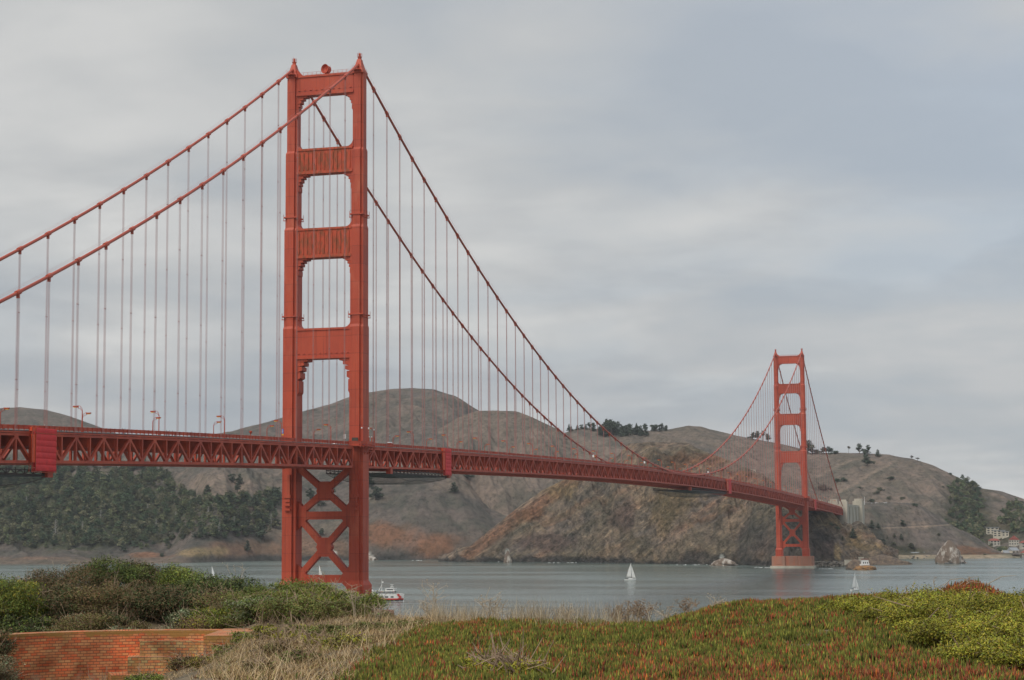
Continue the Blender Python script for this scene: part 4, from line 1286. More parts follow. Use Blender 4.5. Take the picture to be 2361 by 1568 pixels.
# ------------------------------------------------------------------ boats
def sailboat(loc, rz, s, heel, main_only, label):
    t = empty('sailboat', loc, label, 'sailboat', None, rz)
    t.rotation_euler = (heel, 0, rz); t.scale = (s, s, s)
    m = MB(); rings = []
    for x, w, zk, zd in ((-4.8, .9, .05, 1.0), (-4.0, 1.25, -.25, 1.0), (-1.5, 1.6, -.45, 1.0), (1.0, 1.5, -.4, 1.08), (3.2, .9, -.2, 1.18), (4.6, .25, .3, 1.28), (4.9, .04, .9, 1.32)):
        rings.append([(x, -w, zd), (x, -w * .85, zk * .4 + .2), (x, 0, zk), (x, w * .85, zk * .4 + .2), (x, w, zd)])
    m.loft(rings); m.build('hull', WHITE, t)
    m = MB(); m.loft([[(x, -w, 1.0), (x, w, 1.0), (x, w * .8, z), (x, -w * .8, z)] for x, w, z in ((-1.4, .85, 1.35), (-1.0, .9, 1.6), (1.6, .75, 1.55), (2.4, .5, 1.25))]); m.build('cabin', WHITE, t)
    m = MB(); m.lathe([(.09, 1.0), (.07, 14.2), (.03, 14.4)], (.9, 0, 0), 6); m.build('mast', GREYM, t)
    m = MB(); m.beam((.9, 0, 2.3), (-3.0, .25, 2.3), .12, .12); m.build('boom', GREYM, t)

    def sail(pts_luff, pts_leech, belly, nm):
        m = MB(); rows = []
        for k in range(9):
            u = k / 8; a = np.array(pts_luff[0]) * (1 - u) + np.array(pts_luff[1]) * u; b = np.array(pts_leech[0]) * (1 - u) + np.array(pts_leech[1]) * u
            b = b + np.array((-.35 * math.sin(math.pi * u), 0, 0))
            rows.append([tuple(a * (1 - v) + b * v + np.array((0, belly * math.sin(math.pi * v) * (1 - u * .7), 0))) for v in np.linspace(0, 1, 6)])
        m.loft(rows, cap=False, close=False); o = m.build(nm, mat('sail_cloth', (0.82, 0.81, 0.78), 0.8, var=0.04, scale=.4), t, True)
        md = o.modifiers.new('thickness', 'SOLIDIFY'); md.thickness = .03
    sail([(.8, 0, 2.4), (.85, 0, 14.0)], [(-2.95, .3, 2.4), (.75, 0, 13.9)], .35, 'mainsail')
    if not main_only:
        sail([(4.6, 0, 1.7), (1.25, 0, 12.0)], [(1.5, .6, 2.0), (1.2, 0, 11.8)], .45, 'jib')
    m = MB()
    for x, y in ((-3.6, -.4), (-3.0, .4), (-2.3, -.3)): m.loft([ell(x, y, z, a, a, 6) for z, a in ((.9, .2), (1.5, .24), (1.75, .1), (1.85, .12), (2.0, .06))])
    m.build('crew', CLOTH['black'], t)


def sea_at(px, py):
    d = FW + RT * ((px - 1180.5) / FPX) - UP * ((py - 784.0) / FPX)
    return CAM + d * (-CAM[2] / d[2])


P = sea_at(1453, 1338); sailboat((P[0], P[1], 0), YAW, 1.0, R(1), False, 'white sailboat with two sails in mid channel below the middle of the bridge')
P = sea_at(1972, 1362); sailboat((P[0], P[1], 0), YAW + R(38), .85, R(-3), False, 'white sailboat close to the right hand ice plant mound')
P = sea_at(491, 1341); sailboat((P[0], P[1], 0), YAW + R(205), .92, R(6), True, 'white sailboat with leaning single sail behind the left bushes')
P = sea_at(737, 1341); sailboat((P[0], P[1], 0), YAW + R(160), .95, R(2), True, 'white sailboat seen between the legs of the near tower')

P = sea_at(887, 1386)
FERRY_P = P; FRZ = YAW + R(-14)
t = empty('ferry', (P[0], P[1], 0), 'red and white sightseeing ferry passing behind the bushes right of the near tower', 'ferry', None, FRZ)


t.scale = (1.15, 1.0, .86)


def hullring(z, f, wid=3.4):
    return [(-13.5, -wid * .92 * f, z), (-8, -wid * f, z), (3, -wid * f, z), (7.5, -wid * .7 * f, z), (10.0 + z * .16, 0, z), (7.5, wid * .7 * f, z), (3, wid * f, z), (-8, wid * f, z), (-13.5, wid * .92 * f, z)]


m = MB(); m.loft([hullring(-.6, .8), hullring(.25, .93), hullring(1.15, .97)]); m.build('hull', NAVY, t)
m = MB(); m.loft([hullring(1.15, .985), hullring(2.05, 1.0)]); m.build('red_band', RED, t)
m = MB(); m.loft([hullring(2.05, .99), hullring(3.9, 1.0), hullring(5.2, 1.02)]); w = m.build('superstructure', WHITE, t)
for side in (-1, 1):
    for x0, x1 in ((-11.5, -9.4), (-9.0, -6.9), (-6.5, -4.4), (-4.0, -1.9), (-1.4, .2), (1.0, 2.9)):
        m = MB(); m.box(x0, x1, side * 3.38, side * 3.46, 2.55, 3.5); m.build('window', DARKGLASS, w)
    m = MB(); m.beam((4.1, side * 3.02, 3.05), (5.6, side * 2.74, 3.05), .95, .3, side=(0, 0, 1)); m.build('window', DARKGLASS, w)
m = MB()
for k, (x, z) in enumerate(((7.9, 4.9), (8.2, 4.5), (8.1, 4.0), (8.5, 3.6), (8.9, 3.2), (9.0, 2.8), (8.6, 2.4))):
    y = -3.4 * .7 * (1 - (x - 7.5) / 3.1) * 1.0
    m.beam((x - .55, y - .18 - .25, z), (x + .55, y - .18 + .22, z), .52, .3, side=(0, 0, 1))
m.build('bow_emblem', RED, t)
m = MB()
for side in (-1, 1):
    for x in np.arange(-13, 7, 1.4): m.beam((x, side * 3.25, 5.2), (x, side * 3.25, 6.3), .06, .06)
    m.beam((-13.3, side * 3.25, 6.3), (6.5, side * 3.25, 6.3), .07, .07)
m.build('deck_rail', GREYM, t)
m = MB(); m.box(-12.8, 5.6, -2.9, 2.9, 6.95, 7.1); m.build('canopy_roof', WHITE, t)
m = MB()
for x in np.arange(-12, 6, 2.2):
    for y in (-2.7, 2.7): m.beam((x, y, 5.2), (x, y, 6.95), .1, .1)
m.build('canopy_post', GREYM, t)
m = MB(); m.loft([[(x0, -2.0, z), (x1, -2.0, z), (x1, 2.0, z), (x0, 2.0, z)] for x0, x1, z in ((.8, 6.0, 7.1), (1.0, 5.6, 8.6))]); m.box(.7, 6.1, -2.2, 2.2, 8.6, 8.8); wh = m.build('wheelhouse', WHITE, t)
m = MB(); m.box(1.6, 5.2, -2.06, 2.06, 7.7, 8.3); m.build('window', DARKGLASS, wh)
for x in (-6.8, -12.2):
    m = MB(); m.loft([[(x - .8, y0, z), (x + .8, y0, z), (x + .7, y1, z), (x - .7, y1, z)] for y0, y1, z in ((-2.8, -1.4, 5.2), (-2.6, -1.5, 8.2))]); f = m.build('funnel', WHITE, t)
    m = MB(); m.box(x - .65, x + .65, -2.65, -1.45, 8.2, 8.5); m.build('funnel_cap', NAVY, f)
m = MB(); m.lathe([(.12, 7.1), (.08, 14.0), (.03, 15.2)], (-1.6, 0, 0), 6); m.beam((-3.4, -.6, 7.1), (-1.7, 0, 11), .08, .08); m.beam((-3.4, .6, 7.1), (-1.7, 0, 11), .08, .08); m.box(-1.5, -.7, -.1, .1, 12.8, 13.6); m.build('mast', WHITE, t)
m = MB(); m.lathe([(.15, 8.8), (.1, 11.6)], (4.0, 0, 0), 6); m.box(3.2, 4.8, -.9, .9, 11.3, 11.5); m.box(3.0, 5.2, -.8, .8, 9.8, 10.0); m.beam((3.2, -.8, 8.8), (4.0, 0, 11.2), .1, .1); m.beam((4.9, .8, 8.8), (4.0, 0, 11.2), .1, .1); m.build('radar_mast', WHITE, t)
mw = mat('wake_foam', (0.75, 0.78, 0.78), 0.6, var=.1, scale=2)
m = MB()
m.loft([[(x, -w, .02), (x, 0, h), (x, w, .02)] for x, w, h in ((10.6, .2, .25), (8.5, 2.4, .5), (6, 3.6, .35), (0, 4.4, .2), (-13, 4.9, .15))], close=False, cap=False)
m.build('bow_wave', mw, t)
fm = Matrix.Translation((P[0], P[1], 0)) @ Matrix.Rotation(FRZ, 4, 'Z') @ Matrix.Diagonal((1.15, 1.0, .86, 1))
cols = ['black', 'blue', 'grey', 'black', 'red', 'yellow', 'black', 'white', 'grey', 'black', 'blue', 'black', 'pink', 'black']
for i in range(14):
    v = fm @ Vector((-4.6 + i * .85, -2.6 + .3 * (i % 2), 5.2))
    person(v, FRZ + R(180 + 20 * (i % 3)), cols[i], 'black', 'dark', f'passenger in {cols[i]} on the ferry upper deck, {ordinal(i + 1)} from the funnel', 'passengers on the ferry')

# ------------------------------------------------------------------ rocks and buildings on the far shore
ROCKM = mat('brown_sea_rock', (0.22, 0.16, 0.11), 0.95, scale=.35, color2=(0.08, 0.065, 0.055), bump=.5, dist=.8, detail=8)
GUANO = mat('guano_streaked_rock', (0.58, 0.54, 0.48), 0.95, scale=.12, color2=(0.16, 0.12, 0.09), stretch=(1.6, 1.6, .5), bump=.6, dist=1.0, detail=9, stops=(0.50, 0.66))
ORROCK = mat('orange_lichen_rock', (0.40, 0.21, 0.07), 0.95, scale=.4, color2=(0.14, 0.09, 0.06), bump=.4, dist=.6, detail=8)


def rock(name, label, loc, sx, sy, sz, m_, seed, peak=1.0, cat='rock', group=None, n=40):
    u = np.linspace(0, 2 * np.pi, n, endpoint=False); v = np.linspace(0, 1, n // 2)
    U, V = np.meshgrid(u, v)
    rad = (1 - V ** peak) ** .75
    x = np.cos(U) * rad; y = np.sin(U) * rad
    d = 1 + .30 * fbm(np.cos(U) * 1.6 + V * 2.2 + seed, np.sin(U) * 1.6 + seed - V * 1.4, 4) + .14 * ridged(np.cos(U) * 3 + seed, np.sin(U) * 3 + V * 4, 3)
    X = x * d * sx; Y = y * d * sy; Z = (V + .09 * ridged(np.cos(U) * 2 + seed * 2, np.sin(U) * 2 + V * 5, 3) * (1 - V)) * sz - .05 * sz
    idx = np.arange(U.size).reshape(U.shape); nx = np.roll(idx, -1, axis=1)
    F = np.stack([idx[:-1], nx[:-1], nx[1:], idx[1:]], -1).reshape(-1, 4)
    o = big_mesh(name, np.stack([X, Y, Z], -1).reshape(-1, 3), F, 4, m_)
    o.location = [float(c) for c in loc]
    return tag(o, label, cat, group)


P = sea_at(2190, 1299); rock('sea_stack', 'tall pointed sea rock streaked white off the right shore', (P[0], P[1], -1), 15, 11, 29, GUANO, 3.3, 1.1)
P = sea_at(1972, 1313); rock('shore_rock', 'brown rock in front of the little white light station', (P[0], P[1], -1), 8, 7, 12, ROCKM, 8.1, 2.2)
P2 = sea_at(1994, 1314); rock('shore_rock', 'orange lichen covered rock under the white light station', (P2[0], P2[1], -1), 9.5, 7, 6.4, ORROCK, 5.4, 3.0)
P3 = sea_at(1664, 1305); rock('shore_rock', 'dark rock whitened by birds at the cliff foot left of the far tower', (P3[0], P3[1] + 14, -1), 13, 9, 10, GUANO, 1.2, 1.9)
P3 = sea_at(1171, 1297); rock('shore_rock', 'narrow whitened rock stack at the foot of the rust cliff', (P3[0], P3[1], -1), 4.5, 4, 17, GUANO, 7.7, 1.6)
P3 = sea_at(478, 1292); rock('shore_rock', 'reddish boulder on the far left beach edge', (P3[0], P3[1], -.6), 7.5, 5, 7.5, mat('reddish_rock', (.30, .19, .14), .95, scale=.3, color2=(.13, .09, .075), bump=.4), 2.2, 2.2)
P3 = sea_at(2030, 1303); rock('shore_rock', 'low brown spit of rock right of the light station', (P3[0], P3[1] + 20, -1), 28, 12, 13, ROCKM, 4.4, 1.0)
P3 = sea_at(852, 1292); rock('shore_rock', 'low rock whitened by birds on the shore right of the near tower', (P3[0], P3[1], -.8), 10, 6, 8, GUANO, 6.1, 1.6)
P3 = sea_at(768, 1292); rock('shore_rock', 'whitened rock on the shore seen through the lower brace of the near tower', (P3[0], P3[1], -.8), 6, 5, 11, GUANO, 9.1, 1.4)

# stone embankment: uncountable tumbled boulders
vs, fs = [], []
rg = np.random.default_rng(5)
for i in range(900):
    u = rg.random()
    if i < 480: px, py0, D0, hgt = 1874 + 88 * u, 1311, 1975 + 15 * rg.random(), 5.2 * rg.random()
    else: px, py0, D0, hgt = 2030 + 320 * u, 1296, 2415 + 14 * rg.random() + (20 if u > .4 else 0), 3.2 * rg.random()
    c = np.array([*col_xy(px, D0 + hgt * 1.6), hgt - .4]); s = rg.uniform(.7, 1.7)
    o = len(vs)
    q = rg.normal(size=(8, 3)) * .22 + np.array([(x, y, z) for x in (-.7, .7) for y in (-.7, .7) for z in (-.5, .5)])
    vs.extend(c + q * s)
    fs.extend([[o + a for a in f] for f in ((0, 1, 3, 2), (4, 6, 7, 5), (0, 4, 5, 1), (2, 3, 7, 6), (0, 2, 6, 4), (1, 5, 7, 3))])
tag(big_mesh('riprap', np.array(vs), np.array(fs), 4, mat('riprap_stone', (.33, .29, .23), .95, scale=.25, color2=(.12, .11, .10))), 'tumbled stone embankment along the far shore', 'boulders', kind='stuff')

vs, fs = [], []
for px0, px1, y0 in ((1738, 1778, 1308.6), (1885, 1925, 1311.5), (1265, 1330, 1297.4), (1560, 1650, 1302.5), (1120, 1160, 1295.2), (940, 985, 1292.4), (660, 690, 1291.4)):
    for k in range(7):
        px = px0 + (px1 - px0) * rg.random(); P = sea_at(px, y0 + rg.uniform(-.3, .5)); L = rg.uniform(.8, 3.2); w_ = rg.uniform(.3, .8)
        o = len(vs); a = np.array((math.cos(YAW), math.sin(YAW))); b = np.array((-a[1], a[0]))
        for u, v_, h_ in ((-L, 0, .05), (0, -w_, .05), (L, 0, .05), (0, w_, .3)): vs.append((P[0] + a[0] * u + b[0] * v_, P[1] + a[1] * u + b[1] * v_, h_))
        fs.append([o, o + 1, o + 2, o + 3])
tag(big_mesh('surf', np.array(vs), np.array(fs), 4, mw), 'thin white surf along the foot of the cliffs', 'surf', kind='stuff')
# light station
t = empty('light_station', (P2[0], P2[1], 4.2), 'small white house on the rock at the foot of the far tower', 'house', None, YAW)
m = MB(); m.box(-3.2, 3.4, -3, 3, 0, 5.6); m.box(-4.6, -3.2, -2, 2, -1.5, 1.5); m.box(3.4, 4.4, -2, 2, 0, 2.2); w = m.build('wall', WHITE, t)
m = MB(); m.prism([(-3.6, 5.6), (3.8, 5.6), (2.4, 6.7), (-2.2, 6.7)], -3.4, 3.4); m.build('roof', mat('brown_roof', (.25, .14, .10), .9), t)
for x in (-1.6, .3, 2.2):
    m = MB(); m.box(x - .45, x + .45, -3.06, -2.96, 2.0, 3.6); m.build('window', DARKGLASS, w)
m = MB(); m.box(-3.3, 3.5, -3.12, -2.99, .2, .5); m.build('trim', GREYM, w)
Pb = sea_at(1984, 1313)
t = empty('concrete_tower', (Pb[0], Pb[1] + 8, 0), 'pale square concrete ruin beside the white light station', 'ruin', None, YAW)
m = MB(); m.box(-2.1, 2.1, -2.2, 2.2, 0, 11.5); m.box(-2.4, 2.4, -2.5, 2.5, 11.0, 11.9); m.build('wall', CONC, t)
m = MB(); m.box(-1.9, 1.6, -2.4, -2.19, .5, 4.2); m.build('lower_wall', CREAM, t)
m = MB(); m.box(-16, -2.1, 3, 4, 4, 9.0); m.box(-16, -2.1, 2.8, 4.2, 9.0, 9.4); m.build('retaining_wall', CONC, t)

# concrete pylon where the bridge lands
t = empty('concrete_pylon', (0, LM + 345, 0), 'pale stepped concrete pylon where the bridge meets the headland', 'pylon')
m = MB()
for xa, xb in ((9.5, 19.0), (-19, -9.5)):
    m.box(xa, xb, 0, 9, 18, 72.5); m.box(xa + 1.5, xb - 1.5, .8, 8.2, 72.5, 74.5)
m.build('end_tower', CONC, t)
m = MB(); m.box(-15, 17.0, 9, 150, 10, 68); m.box(-15.6, 17.6, 8.8, 150.2, 66.2, 68.8)
for y in (40, 78, 116): m.box(17.0, 18.0, y, y + 16, 10, 66)
m.build('side_wall', CONC, t)
m = MB()
for xa, xb in ((9.5, 22.0), (-22, -9.5)):
    m.box(xa, xb, 150, 176, 10, 74.5); m.box(xa + 2, xb - 1.2, 153, 173, 74.5, 77.5)
m.build('end_tower', CONC, t)
m = MB(); m.box(-10, 10, -2, 180, 63.0, 63.4); m.build('roadway', ASPHALT, t)
m = MB(); m.box(22.1, 22.4, 156, 170, 18, 45); m.build('recess_shade_panel', mat('painted_recess_shade', (.2, .18, .15), .9), t)  # raised slab on the buttress; its dark colour stands in for recess shade

# flagpole and lamp on the headland
P = on_hill('vista', 1995, 1164)
t = empty('flagpole', P, 'white flagpole on the headland beside the pylon', 'flagpole')
m = MB(); m.lathe([(.35, 0), (.2, 10.5), (.3, 10.7), (.05, 11)], n=8); m.build('pole', WHITE, t)


def house(name, label, px, py, D, w, d, h, roof, wallm, roofm, rz=0.0, nwin=3, floors=2, group=None, cat='house'):
    P = on_hill('right', px, py) if px > 2250 else at(px, py, D)
    t = empty(name, P, label, cat, group, YAW + rz)
    m = MB(); m.box(-w / 2, w / 2, -d / 2, d / 2, -6, h); wl_ = m.build('wall', wallm, t)
    m = MB()
    if roof == 'gable':
        m.prism([(-d / 2 - .5, h), (d / 2 + .5, h), (0, h + d * .42)], -w / 2 - .5, w / 2 + .5, 'x')
    elif roof == 'front':
        m.prism([(-w / 2 - .5, h), (w / 2 + .5, h), (0, h + w * .42)], -d / 2 - .5, d / 2 + .5, 'y')
    elif roof == 'hip':
        m.loft([[(-w / 2 - .6, -d / 2 - .6, h), (w / 2 + .6, -d / 2 - .6, h), (w / 2 + .6, d / 2 + .6, h), (-w / 2 - .6, d / 2 + .6, h)], [(-w / 4, -.3, h + 3), (w / 4, -.3, h + 3), (w / 4, .3, h + 3), (-w / 4, .3, h + 3)]])
    else:
        m.box(-w / 2 - .8, w / 2 + .8, -d / 2 - .8, d / 2 + .8, h, h + .6)
    m.build('roof', roofm, t)
    for f in range(floors):
        for k in range(nwin):
            x = -w / 2 + w * (k + .5) / nwin; z0 = h * f / floors + .9
            q = MB(); q.box(x - w / nwin * .26, x + w / nwin * .26, -d / 2 - .06, -d / 2 + .05, z0, z0 + min(1.7, h / floors * .55)); q.build('window', DARKGLASS, wl_)
    return t


BROWNW = mat('brown_boards', (0.30, 0.15, 0.08), 0.9, var=.15, scale=.6)
GREYR = mat('grey_roof', (0.30, 0.32, 0.34), 0.8, var=.1, scale=.5)
house('shed', 'long low brown shed on the sea wall, left of two', 2098, 1287.5, 2440, 17, 8, 4.6, 'gable', BROWNW, GREYR, 0, 6, 1, 'brown sheds on the sea wall', 'shed')
house('shed', 'low brown shed on the sea wall, right of two', 2119, 1287, 2442, 14, 8, 4.6, 'gable', BROWNW, GREYR, 0, 5, 1, 'brown sheds on the sea wall', 'shed')
house('shed', 'tiny brown shed at the left end of the sea wall', 2033, 1287, 2440, 6, 5, 3.5, 'gable', BROWNW, BROWNW, 0, 2, 1, None, 'shed')
m = MB(); A = at(2028, 1291, 2432); B = at(2140, 1291, 2432); m.beam((A[0], A[1], 1.2), (B[0], B[1], 1.2), 3.4, 1.6, side=(0, 0, 1)); tag(m.build('sea_wall', mat('pale_stone', (.55, .48, .38), .9, var=.2, scale=.4)), 'pale sea wall in front of the brown sheds', 'wall')
house('apartment_house', 'white flat roofed apartment house among the trees at the right, upper left block', 2288, 1232, 2900, 18, 12, 9.5, 'flat', CREAM, GREYR, R(-12), 3, 3, 'flat roofed apartment blocks', 'apartments')
house('apartment_house', 'white flat roofed apartment house among the trees at the right, middle block', 2303, 1238, 2890, 17, 12, 9, 'flat', CREAM, GREYR, R(-12), 3, 3, 'flat roofed apartment blocks', 'apartments')
house('apartment_house', 'white flat roofed apartment house among the trees at the right, small right block', 2317, 1238, 2885, 10, 10, 6.5, 'flat', CREAM, GREYR, R(-12), 2, 2, 'flat roofed apartment blocks', 'apartments')
HOUSEW = mat('house_wall', (0.50, 0.47, 0.40), 0.9, var=.12, scale=.4); HROOF = mat('dull_red_roof', (0.30, 0.085, 0.065), 0.9, var=.25, scale=.8)
house('white_house', 'white gabled house with red roof near the right edge', 2337, 1258, 2840, 14, 12, 7.5, 'front', HOUSEW, HROOF, R(-18), 4, 2)
house('white_house', 'white house with red roof cut by the right edge', 2363, 1263, 2820, 14, 12, 6.5, 'hip', HOUSEW, HROOF, 0, 3, 2)
house('white_house', 'white house with red roof half hidden by trees below the apartments', 2291, 1258, 2840, 14, 12, 6.5, 'hip', HOUSEW, HROOF, 0, 3, 2)
house('boathouse', 'cream shore building with slanted roof by the pier', 2334, 1283, 2560, 12, 10, 7.5, 'gable', CREAM, GREYR, R(25), 2, 2, None, 'building')
house('boathouse', 'red roofed building at the right edge behind the pier', 2362, 1284, 2560, 10, 10, 5.0, 'hip', HOUSEW, HROOF, 0, 2, 1, None, 'building')
house('boathouse', 'grey shed beside the cream shore building', 2318, 1284, 2570, 9, 8, 5.0, 'gable', GREYM, GREYR, R(10), 2, 1, None, 'shed')
P = at(2304, 1287, 2500)
t = empty('retaining_wall', P, 'white triangular wall at the foot of the headland by the right shore', 'wall', None, YAW)
m = MB(); m.prism([(-5, 0), (5, 0), (5, 11), (2.5, 8)], -1, 1); m.build('wall', CREAM, t)
P = at(2349, 1293, 2420)
t = empty('pier', (P[0], P[1], 0), 'dark wooden pier at the right edge of the far shore', 'pier', None, YAW)
m = MB(); m.box(-8, 60, -5, 5, 3.6, 4.5); m.build('pier_deck', mat('dark_timber', (.10, .08, .065), .9, var=.2), t)
for x in np.arange(-7, 60, 3.2):
    m = MB(); m.lathe([(.35, -2), (.35, 3.6)], (x, -4.4, 0), 6); m.build('pile', mat('dark_timber', (.10, .08, .065), .9, var=.2), t)
P = on_hill('wooded', 1721, 1090)
house('bunker', 'pale low building on the ridge left of the far tower', 1721, 1090, 2900, 28, 10, 5, 'flat', CREAM, CREAM, 0, 4, 1, None, 'building')
# ------------------------------------------------------------------ trees on the far shore
def leaf_mat(name, a, b, scale=.35):
    return mat(name, a, 0.85, scale=scale, color2=b, tint=True, spec=.2, detail=3)


LM_DARK = leaf_mat('dark_cypress_foliage', (0.090, 0.115, 0.072), (0.045, 0.062, 0.045))
LM_OLIVE = leaf_mat('olive_eucalyptus_foliage', (0.130, 0.135, 0.085), (0.070, 0.080, 0.055))
LM_BROWN = leaf_mat('brownish_foliage', (0.13, 0.11, 0.08), (0.07, 0.06, 0.05))
LM_PALE = mat('bare_pale_wood', (0.36, 0.34, 0.31), 0.9, var=.2)
BARK = mat('bark', (0.12, 0.09, 0.07), 0.95, var=.25, scale=1.0)


def leaf_cloud(rg, lobes, n, size, flat=1.0, jitter=.25):
    """quads scattered through lobes (x, y, z, rx, ry, rz); a tint per leaf and per lobe"""
    lobes = np.array(lobes, float)
    vol = (lobes[:, 3] * lobes[:, 4] * lobes[:, 5]) ** .75
    k = rg.choice(len(lobes), n, p=vol / vol.sum())
    L = lobes[k]
    d = rg.normal(size=(n, 3)); d /= np.linalg.norm(d, axis=1)[:, None]
    r = rg.random(n) ** .38 * (1 + jitter * rg.normal(size=n) * .5)
    c = L[:, :3] + d * r[:, None] * L[:, 3:6]
    nrm = d * .7 + rg.normal(size=(n, 3)) * .65 + np.array((0, 0, .35)); nrm /= np.linalg.norm(nrm, axis=1)[:, None]
    a = np.cross(nrm, rg.normal(size=(n, 3))); a /= np.linalg.norm(a, axis=1)[:, None] + 1e-9
    b = np.cross(nrm, a)
    s = size * rg.uniform(.6, 1.4, n)[:, None]
    v = np.stack([c - a * s, c + b * s * .55 * flat, c + a * s, c - b * s * .55 * flat], 1).reshape(-1, 3)
    f = np.arange(n * 4).reshape(n, 4)
    lt = rg.uniform(.62, 1.4, len(lobes))[k] * rg.uniform(.82, 1.18, n)
    return v, f, np.repeat(lt, 4)


def tree_variant(kind, seed):
    """a 10 m tree: (crown arrays, wood builder)"""
    rg = np.random.default_rng(seed)
    w = MB(); lobes = []
    if kind == 'round':
        w.tube([(0, 0, -1), (.1, 0, 2), (0, .1, 4.5)], [.35, .28, .18], 6)
        for i in range(11):
            a = rg.random() * 6.28; r = rg.uniform(.4, 3.4); z = rg.uniform(2.2, 8.6); r *= (1 - max(0, z - 5.5) / 5)
            x, y = r * math.cos(a), r * math.sin(a)
            lobes.append((x, y, z, rg.uniform(1.1, 2.0), rg.uniform(1.1, 2.0), rg.uniform(.9, 1.5)))
            w.tube([(0, 0, min(4, z * .5)), (x * .6, y * .6, z * .8), (x, y, z)], [.14, .09, .04], 4)
        n, s = 800, .46
    elif kind == 'conifer':
        w.tube([(0, 0, -1), (0, 0, 9.8)], [.3, .05], 6)
        for i in range(16):
            z = 1.2 + i * .54; rr = 2.5 * (1 - z / 10.4) + .25; a = i * 2.4
            lobes.append((rr * .5 * math.cos(a), rr * .5 * math.sin(a), z, rr * rg.uniform(.6, 1.0), rr * rg.uniform(.6, 1.0), .55))
            w.tube([(0, 0, z), (rr * math.cos(a), rr * math.sin(a), z - .2)], [.07, .02], 4)
        n, s = 560, .42
    elif kind == 'tall':
        w.tube([(0, 0, -1), (.2, 0, 4), (.1, .1, 7)], [.25, .2, .1], 6)
        for i in range(8):
            a = rg.random() * 6.28; r = rg.uniform(0, 1.8); z = rg.uniform(5.2, 9.4)
            lobes.append((r * math.cos(a), r * math.sin(a), z, rg.uniform(.8, 1.5), rg.uniform(.8, 1.5), rg.uniform(.6, 1.0)))
            w.tube([(.15, 0, z * .6), (r * math.cos(a), r * math.sin(a), z)], [.1, .04], 4)
        n, s = 380, .42
    elif kind == 'shrub':
        w.tube([(0, 0, -1), (0, 0, 3)], [.3, .1], 5)
        for i in range(8):
            a = rg.random() * 6.28; r = rg.uniform(0, 4.2)
            lobes.append((r * math.cos(a), r * math.sin(a), rg.uniform(1.2, 5.2) * (1 - r / 9), 2.2, 2.2, 1.7))
            w.tube([(0, 0, .5), (r * math.cos(a), r * math.sin(a), 2.5)], [.12, .05], 4)
        n, s = 480, .6
    else:   # bare
        w.tube([(0, 0, -1), (.1, 0, 5), (0, 0, 9.8)], [.26, .16, .04], 5)
        for i in range(26):
            z = 2 + i * .29; a = i * 2.4; r = 2.4 * (1 - z / 11.5) + .3
            w.tube([(0, 0, z), (r * .6 * math.cos(a), r * .6 * math.sin(a), z + .35), (r * math.cos(a + .2), r * math.sin(a + .2), z + .9)], [.1, .07, .03], 4)
        return None, w
    v, f, t = leaf_cloud(rg, lobes, n, s)
    return (v, f, t), w


VAR = {k: [tree_variant(k, 40 + 7 * i + len(k)) for i in range(3)] for k in ('round', 'conifer', 'tall', 'shrub', 'bare')}
VMESH = {}


def tree(kind, P, h, wid, mt, label, group=None, name='tree', i=0):
    crown, w = VAR[kind][i % 3]
    t = empty(name, P, label, 'tree' if kind != 'shrub' else 'shrub', group, (i * 1.7) % 6.28)
    h *= 1.02; wid *= 1.3
    t.scale = (wid * h / 10, wid * h / 10, h / 10)
    if ('w', kind, i % 3) not in VMESH:
        o = w.build('trunk', LM_PALE if kind == 'bare' else BARK, t); VMESH[('w', kind, i % 3)] = o.data
    else:
        o = bpy.data.objects.new('trunk', VMESH[('w', kind, i % 3)]); COL.objects.link(o); o.parent = t
    if crown is None: return t
    key = ('c', kind, i % 3, mt.name)
    if key not in VMESH:
        v, f, tt = crown
        o = big_mesh('crown', v, f, 4, mt, t, colors=np.repeat(tt[:, None], 3, 1)); VMESH[key] = o.data
    else:
        o = bpy.data.objects.new('crown', VMESH[key]); COL.objects.link(o); o.parent = t
    return t


def px_h(P, hp):
    return hp / FPX * float((np.asarray(P) - CAM) @ FW)


def hill_tree(key, px, py, hp, kind, mt, label, group=None, wid=1.0, i=None, name=None):
    P = on_hill(key, px, py)
    h = px_h(P, hp)
    return tree(kind, P - np.array((0, 0, .3)), h, wid, mt, label, group, name or {'conifer': 'conifer_tree', 'bare': 'dead_tree', 'shrub': 'shrub'}.get(kind, 'leafy_tree'), int(px) if i is None else i)


T = hill_tree
T('main', 866, 1153, 38, 'round', LM_DARK, 'dark round tree on the slope just right of the near tower', wid=1.0)
T('main', 851, 1122, 34, 'round', LM_DARK, 'dark tree touching the near tower below the deck', wid=.8)
T('main', 1047, 1137, 26, 'conifer', LM_DARK, 'lone dark tree on the bare slope below the red tarpaulin', wid=1.5)
T('main', 1079, 1105, 22, 'round', LM_DARK, 'dark tree on the bare slope just under the deck', wid=1.2)
T('main', 571, 1273, 28, 'conifer', LM_DARK, 'dark conifer low on the shore left of the near tower', wid=1.0)
T('main', 606, 1250, 42, 'round', LM_DARK, 'big dark tree on the bluff left of the near tower', wid=1.1)
T('main', 374, 1283, 15, 'shrub', LM_DARK, 'dark bush on the orange bank by the far left beach', wid=.8)
T('main', 128, 1243, 44, 'bare', LM_PALE, 'pale dead tree in the wood at the far left', wid=.8)
T('main', 625, 1220, 34, 'bare', LM_PALE, 'pale dead tree beside the left leg of the near tower', wid=.9)
T('main', 360, 1225, 30, 'bare', LM_PALE, 'pale dead tree in the middle of the left wood', wid=.9)
T('main', 480, 1195, 28, 'bare', LM_PALE, 'pale dead tree at the right edge of the left wood', wid=.9)
